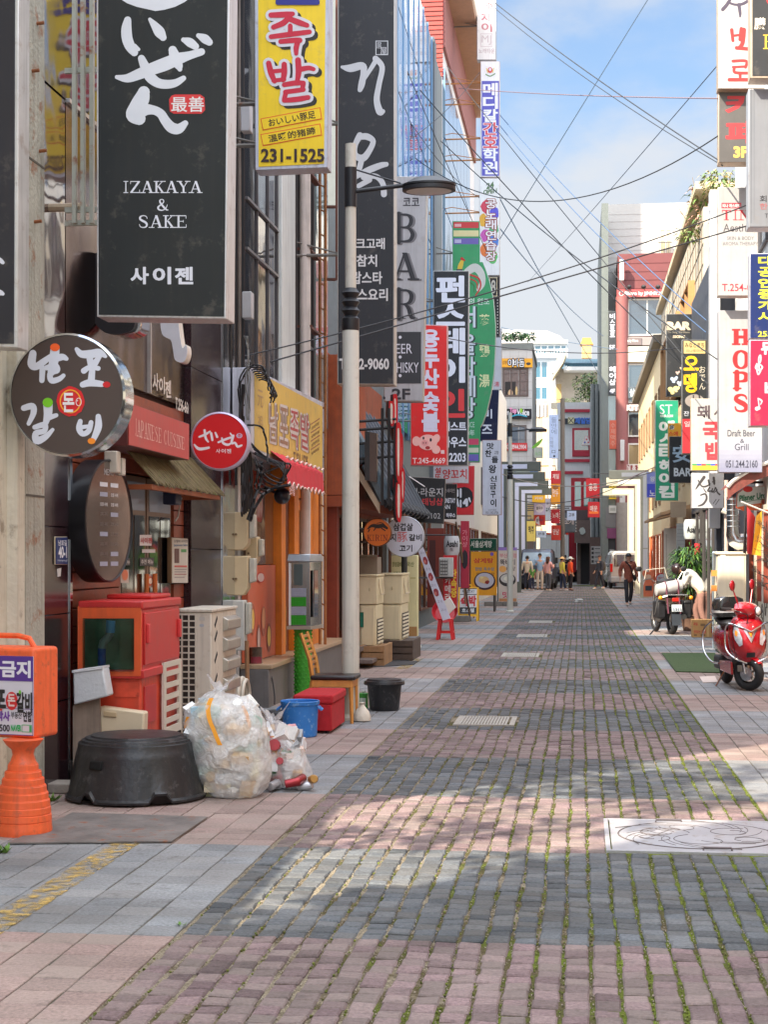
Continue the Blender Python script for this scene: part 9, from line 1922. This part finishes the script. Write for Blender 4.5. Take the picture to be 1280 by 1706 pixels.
 if hat:
  kind,hc=hat;b=cap_m(1,.22,1.14)
  if kind=='cap':rings=[[onhead(.07*math.cos(a)*q,.08+.11*math.sin(a)*q,.045+.012*math.sin(a))for a in[math.pi*i/12 for i in range(13)]]for q in(.2,1.)];b.loft(rings,0,False,False)
  elif kind=='sun':b.loft([[onhead(q*math.cos(a),q*1.05*math.sin(a),w_)for a in[2*math.pi*i/28 for i in range(28)]]for(q,w_)in((.09,.05),(.19,.015),(.195,.02),(.09,.056))])
  elif kind=='helmet':b=cap_m(1,-.35,1.30)
  kid('hat' if kind!='helmet' else 'helmet',b,mat(hc,.5 if kind!='helmet' else .2,var=.1))
 if bag:
  kind,bc=bag
  if kind=='strap':kid('bag_strap',MB().tube(cat_rom([tuple(J['shL']+V3(.06,-.07,.07)),tuple(J['chest']+V3(.02,-.145,0)),tuple(J['spine']+V3(.1,-.15,-.04)),tuple(J['hipR']+V3(.06,-.12,.06))],5),.022,6),mat(bc,.7));kid('shoulder_bag',MB().ball(J['hipR']+V3(.13,.05,.03),.06,.12,.11,12,8),mat(bc,.7))
  else:kid('backpack',MB().loft([[J['chest']+V3(w_*math.copysign(abs(math.cos(a))**.6,math.cos(a)),.2+.09*math.copysign(abs(math.sin(a))**.6,math.sin(a))*q,z)for a in[2*math.pi*i/20 for i in range(20)]]for(z,w_,q)in((-.34,.10,.7),(-.3,.15,1),(0,.16,1),(.1,.12,.8),(.14,.06,.4))]),mat(bc,.8))
 return body
def gp(px,py):g=G(px,py);return(g.x,g.y,0)
person('man walking towards the camera in a rust-brown jacket and black cap with a cross-body bag',gp(1048,1010),R(12),1.74,(150,82,62),(52,50,54),(170,160,150),hat=('cap',(30,30,34)),jacket=.10,bag=('strap',(34,32,36)),shirt_var=.3,pose=dict(knL=V3(-.09,-.10,.50),anL=V3(-.08,-.10,.09),knR=V3(.10,.02,.50),anR=V3(.10,.22,.13),elL=V3(-.27,.06,1.15),wrL=V3(-.29,-.06,.93),elR=V3(.26,.02,1.14),wrR=V3(.27,-.10,.92),face=V3(.45,-1,0)))
person('man in a white top and helmet bending over the delivery motorcycle',gp(1168,1053),R(-105),1.70,(222,216,206),(142,104,92),(80,120,190),hair_style='short',hat=('helmet',(48,34,32)),jacket=.14,pose=dict(round=V3(0,0,0),pelvis=V3(0,.02,.93),spine=V3(0,-.08,1.08),chest=V3(0,-.22,1.25),neck=V3(0,-.35,1.36),jaw=V3(0,-.42,1.36),head=V3(0,-.50,1.38),face=V3(0,-.7,-1),shL=V3(-.19,-.26,1.30),shR=V3(.19,-.26,1.30),elL=V3(-.25,-.34,1.04),wrL=V3(-.14,-.52,.92),elR=V3(.25,-.32,1.04),wrR=V3(.12,-.50,.94),hipL=V3(-.09,.02,.90),hipR=V3(.09,.02,.90),knL=V3(-.12,-.14,.50),anL=V3(-.12,-.06,.09),knR=V3(.12,.03,.50),anR=V3(.12,.14,.09)))
AUM=V3
person('man seen from behind in a beige shirt and dark trousers, leftmost of the group',gp(879,984),R(172),1.68,(206,192,170),(40,44,60),(190,190,186),bag=('strap',(40,34,32)))
person('boy in a green T-shirt and dark jeans standing beside the man in beige',gp(887,984),R(215),1.22,(88,140,64),(44,52,74),(206,206,206),sleeve='short')
person('tall man in a light blue shirt and pale trousers facing the camera',gp(900,983),R(8),1.80,(150,178,206),(206,190,172),(120,96,76),pose=dict(elL=V3(-.28,.02,1.16),wrL=V3(-.20,-.2,1.22),elR=V3(.28,-.02,1.16),wrR=V3(.16,-.2,1.15)))
person('woman with long brown hair in a pink top and grey trousers, seen from behind',gp(914,985),R(140),1.64,(226,166,160),(84,84,90),(206,200,190),hair=(84,48,36),hair_style='long',female=True,pose=dict(elL=V3(-.24,-.1,1.15),wrL=V3(-.14,-.25,1.25)))
person('woman in a yellow top and straw sun hat with a dark bag',gp(937,984),R(120),1.62,(206,190,76),(40,50,74),(206,206,206),hat=('sun',(214,170,110)),bag=('strap',(36,40,56)),female=True,pose=dict(knL=V3(-.12,-.06,.5),anL=V3(-.15,-.12,.09),elR=V3(.22,-.1,1.14),wrR=V3(.1,-.2,1.0)))
person('person in a bright orange jacket, pale hat and black trousers, rightmost of the group',gp(951,984),R(110),1.62,(236,84,40),(40,38,42),(80,60,60),hat=('sun',(200,196,186)),jacket=.10,female=True)
person('man in a black top standing behind the yellow and orange people by the truck',gp(942,973),R(10),1.72,(36,36,40),(120,104,84),(60,56,52),hat=('cap',(28,28,30)),pose=dict(elL=V3(-.25,-.08,1.15),wrL=V3(-.1,-.24,1.18),elR=V3(.25,-.08,1.15),wrR=V3(.1,-.24,1.18)))
person('man in dark clothes with a grey backpack walking beside the silver van',gp(1000,982),R(-60),1.70,(62,62,68),(52,52,60),(206,200,190),hair=(70,40,32),bag=('pack',(84,82,78)),jacket=.06,pose=dict(knL=V3(-.09,-.14,.5),anL=V3(-.09,-.2,.09),knR=V3(.1,.06,.5),anR=V3(.1,.18,.12),wrL=V3(-.25,-.14,.92)))
# ================================================================ OVERHEAD WIRES
def wire(label,a,b,rr=.011,sag=.25,col=(40,42,46)):
 """a, b: (photo column, row, distance along the street) of the two fixings"""
 p,q=P(*a),P(*b);n=26
 pts=[p.lerp(q,i/n)-Vector((0,0,sag*4*(i/n)*(1-i/n)))for i in range(n+1)]
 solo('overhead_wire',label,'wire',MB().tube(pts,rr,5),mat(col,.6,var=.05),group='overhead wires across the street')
wire('thick overhead wire falling from the stacked signs at the top to the grey cafe sign',(770,-40,40),(1200,268,26.3),.011,.12)
wire('thin overhead wire just under the thick one falling to the grey cafe sign',(775,-30,40),(1205,276,26.3),.008,.2)
wire('nearly level pinkish overhead wire from the brick corner to the cafe sign',(765,147,46),(1197,164,26.3),.010,.05,(120,96,100))
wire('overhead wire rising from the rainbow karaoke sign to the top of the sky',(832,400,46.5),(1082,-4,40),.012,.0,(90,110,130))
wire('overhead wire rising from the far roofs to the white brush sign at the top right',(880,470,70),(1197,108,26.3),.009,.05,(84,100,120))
wire('overhead wire sagging low from the blue tower to the grey box sign',(690,262,36),(1198,226,26.3),.011,1.0)
wire('bundle wire falling from the nursing sign to the salon sign, upper strand',(832,190,46.8),(1185,540,36),.012,.2,(70,96,130))
wire('bundle wire falling from the nursing sign to the salon sign, lower strand',(830,205,46.8),(1185,560,36),.012,.3,(70,96,130))
wire('black wire falling steeply from the blue tower to the cream arches',(745,110,42),(1180,640,33.5),.010,.1)
wire('black wire falling from the pale glass building to the fishcake sign',(700,150,37),(1140,610,36.2),.012,.15)
wire('black wire from the tower corner down to the lower right shops',(735,235,42),(1198,600,27.5),.012,.2)
wire('heavy dark wire rising from the yellow wall sign to the blue estate sign',(450,603,17),(1250,375,21.4),.009,-.0)
wire('thin dark wire rising over the street below the heavy one',(395,596,17.3),(1250,340,21.5),.008,.12)
wire('level thin wire across the grey sign and the white tiled building',(690,552,30),(1140,578,36.4),.010,.25,(60,60,66))
wire('low pale wire rising from the arches to the green salon sign',(838,790,60),(1110,778,48.4),.016,.5,(150,140,130))
wire('dark low wire drooping from the left arches to the right arches',(838,828,60.3),(1066,790,67),.016,.6,(60,60,64))
wire('pink-tinted wire just above the drooping pale one',(985,815,70),(1095,776,48.5),.014,.1,(170,130,130))
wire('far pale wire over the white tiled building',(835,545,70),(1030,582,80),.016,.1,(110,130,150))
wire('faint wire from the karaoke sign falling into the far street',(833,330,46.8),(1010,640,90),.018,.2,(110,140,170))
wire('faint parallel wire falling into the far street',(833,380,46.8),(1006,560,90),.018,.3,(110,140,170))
wire('thin dark wire criss-crossing before the blue glass tower',(655,60,33),(812,420,46),.009,.1)
wire('second dark wire criss-crossing before the blue glass tower',(655,250,33),(800,120,46.5),.008,.2)
wire('lower dark wire before the blue glass tower',(662,170,33.5),(800,330,46.5),.008,.25)
bpy.data.scenes.remove(WS)
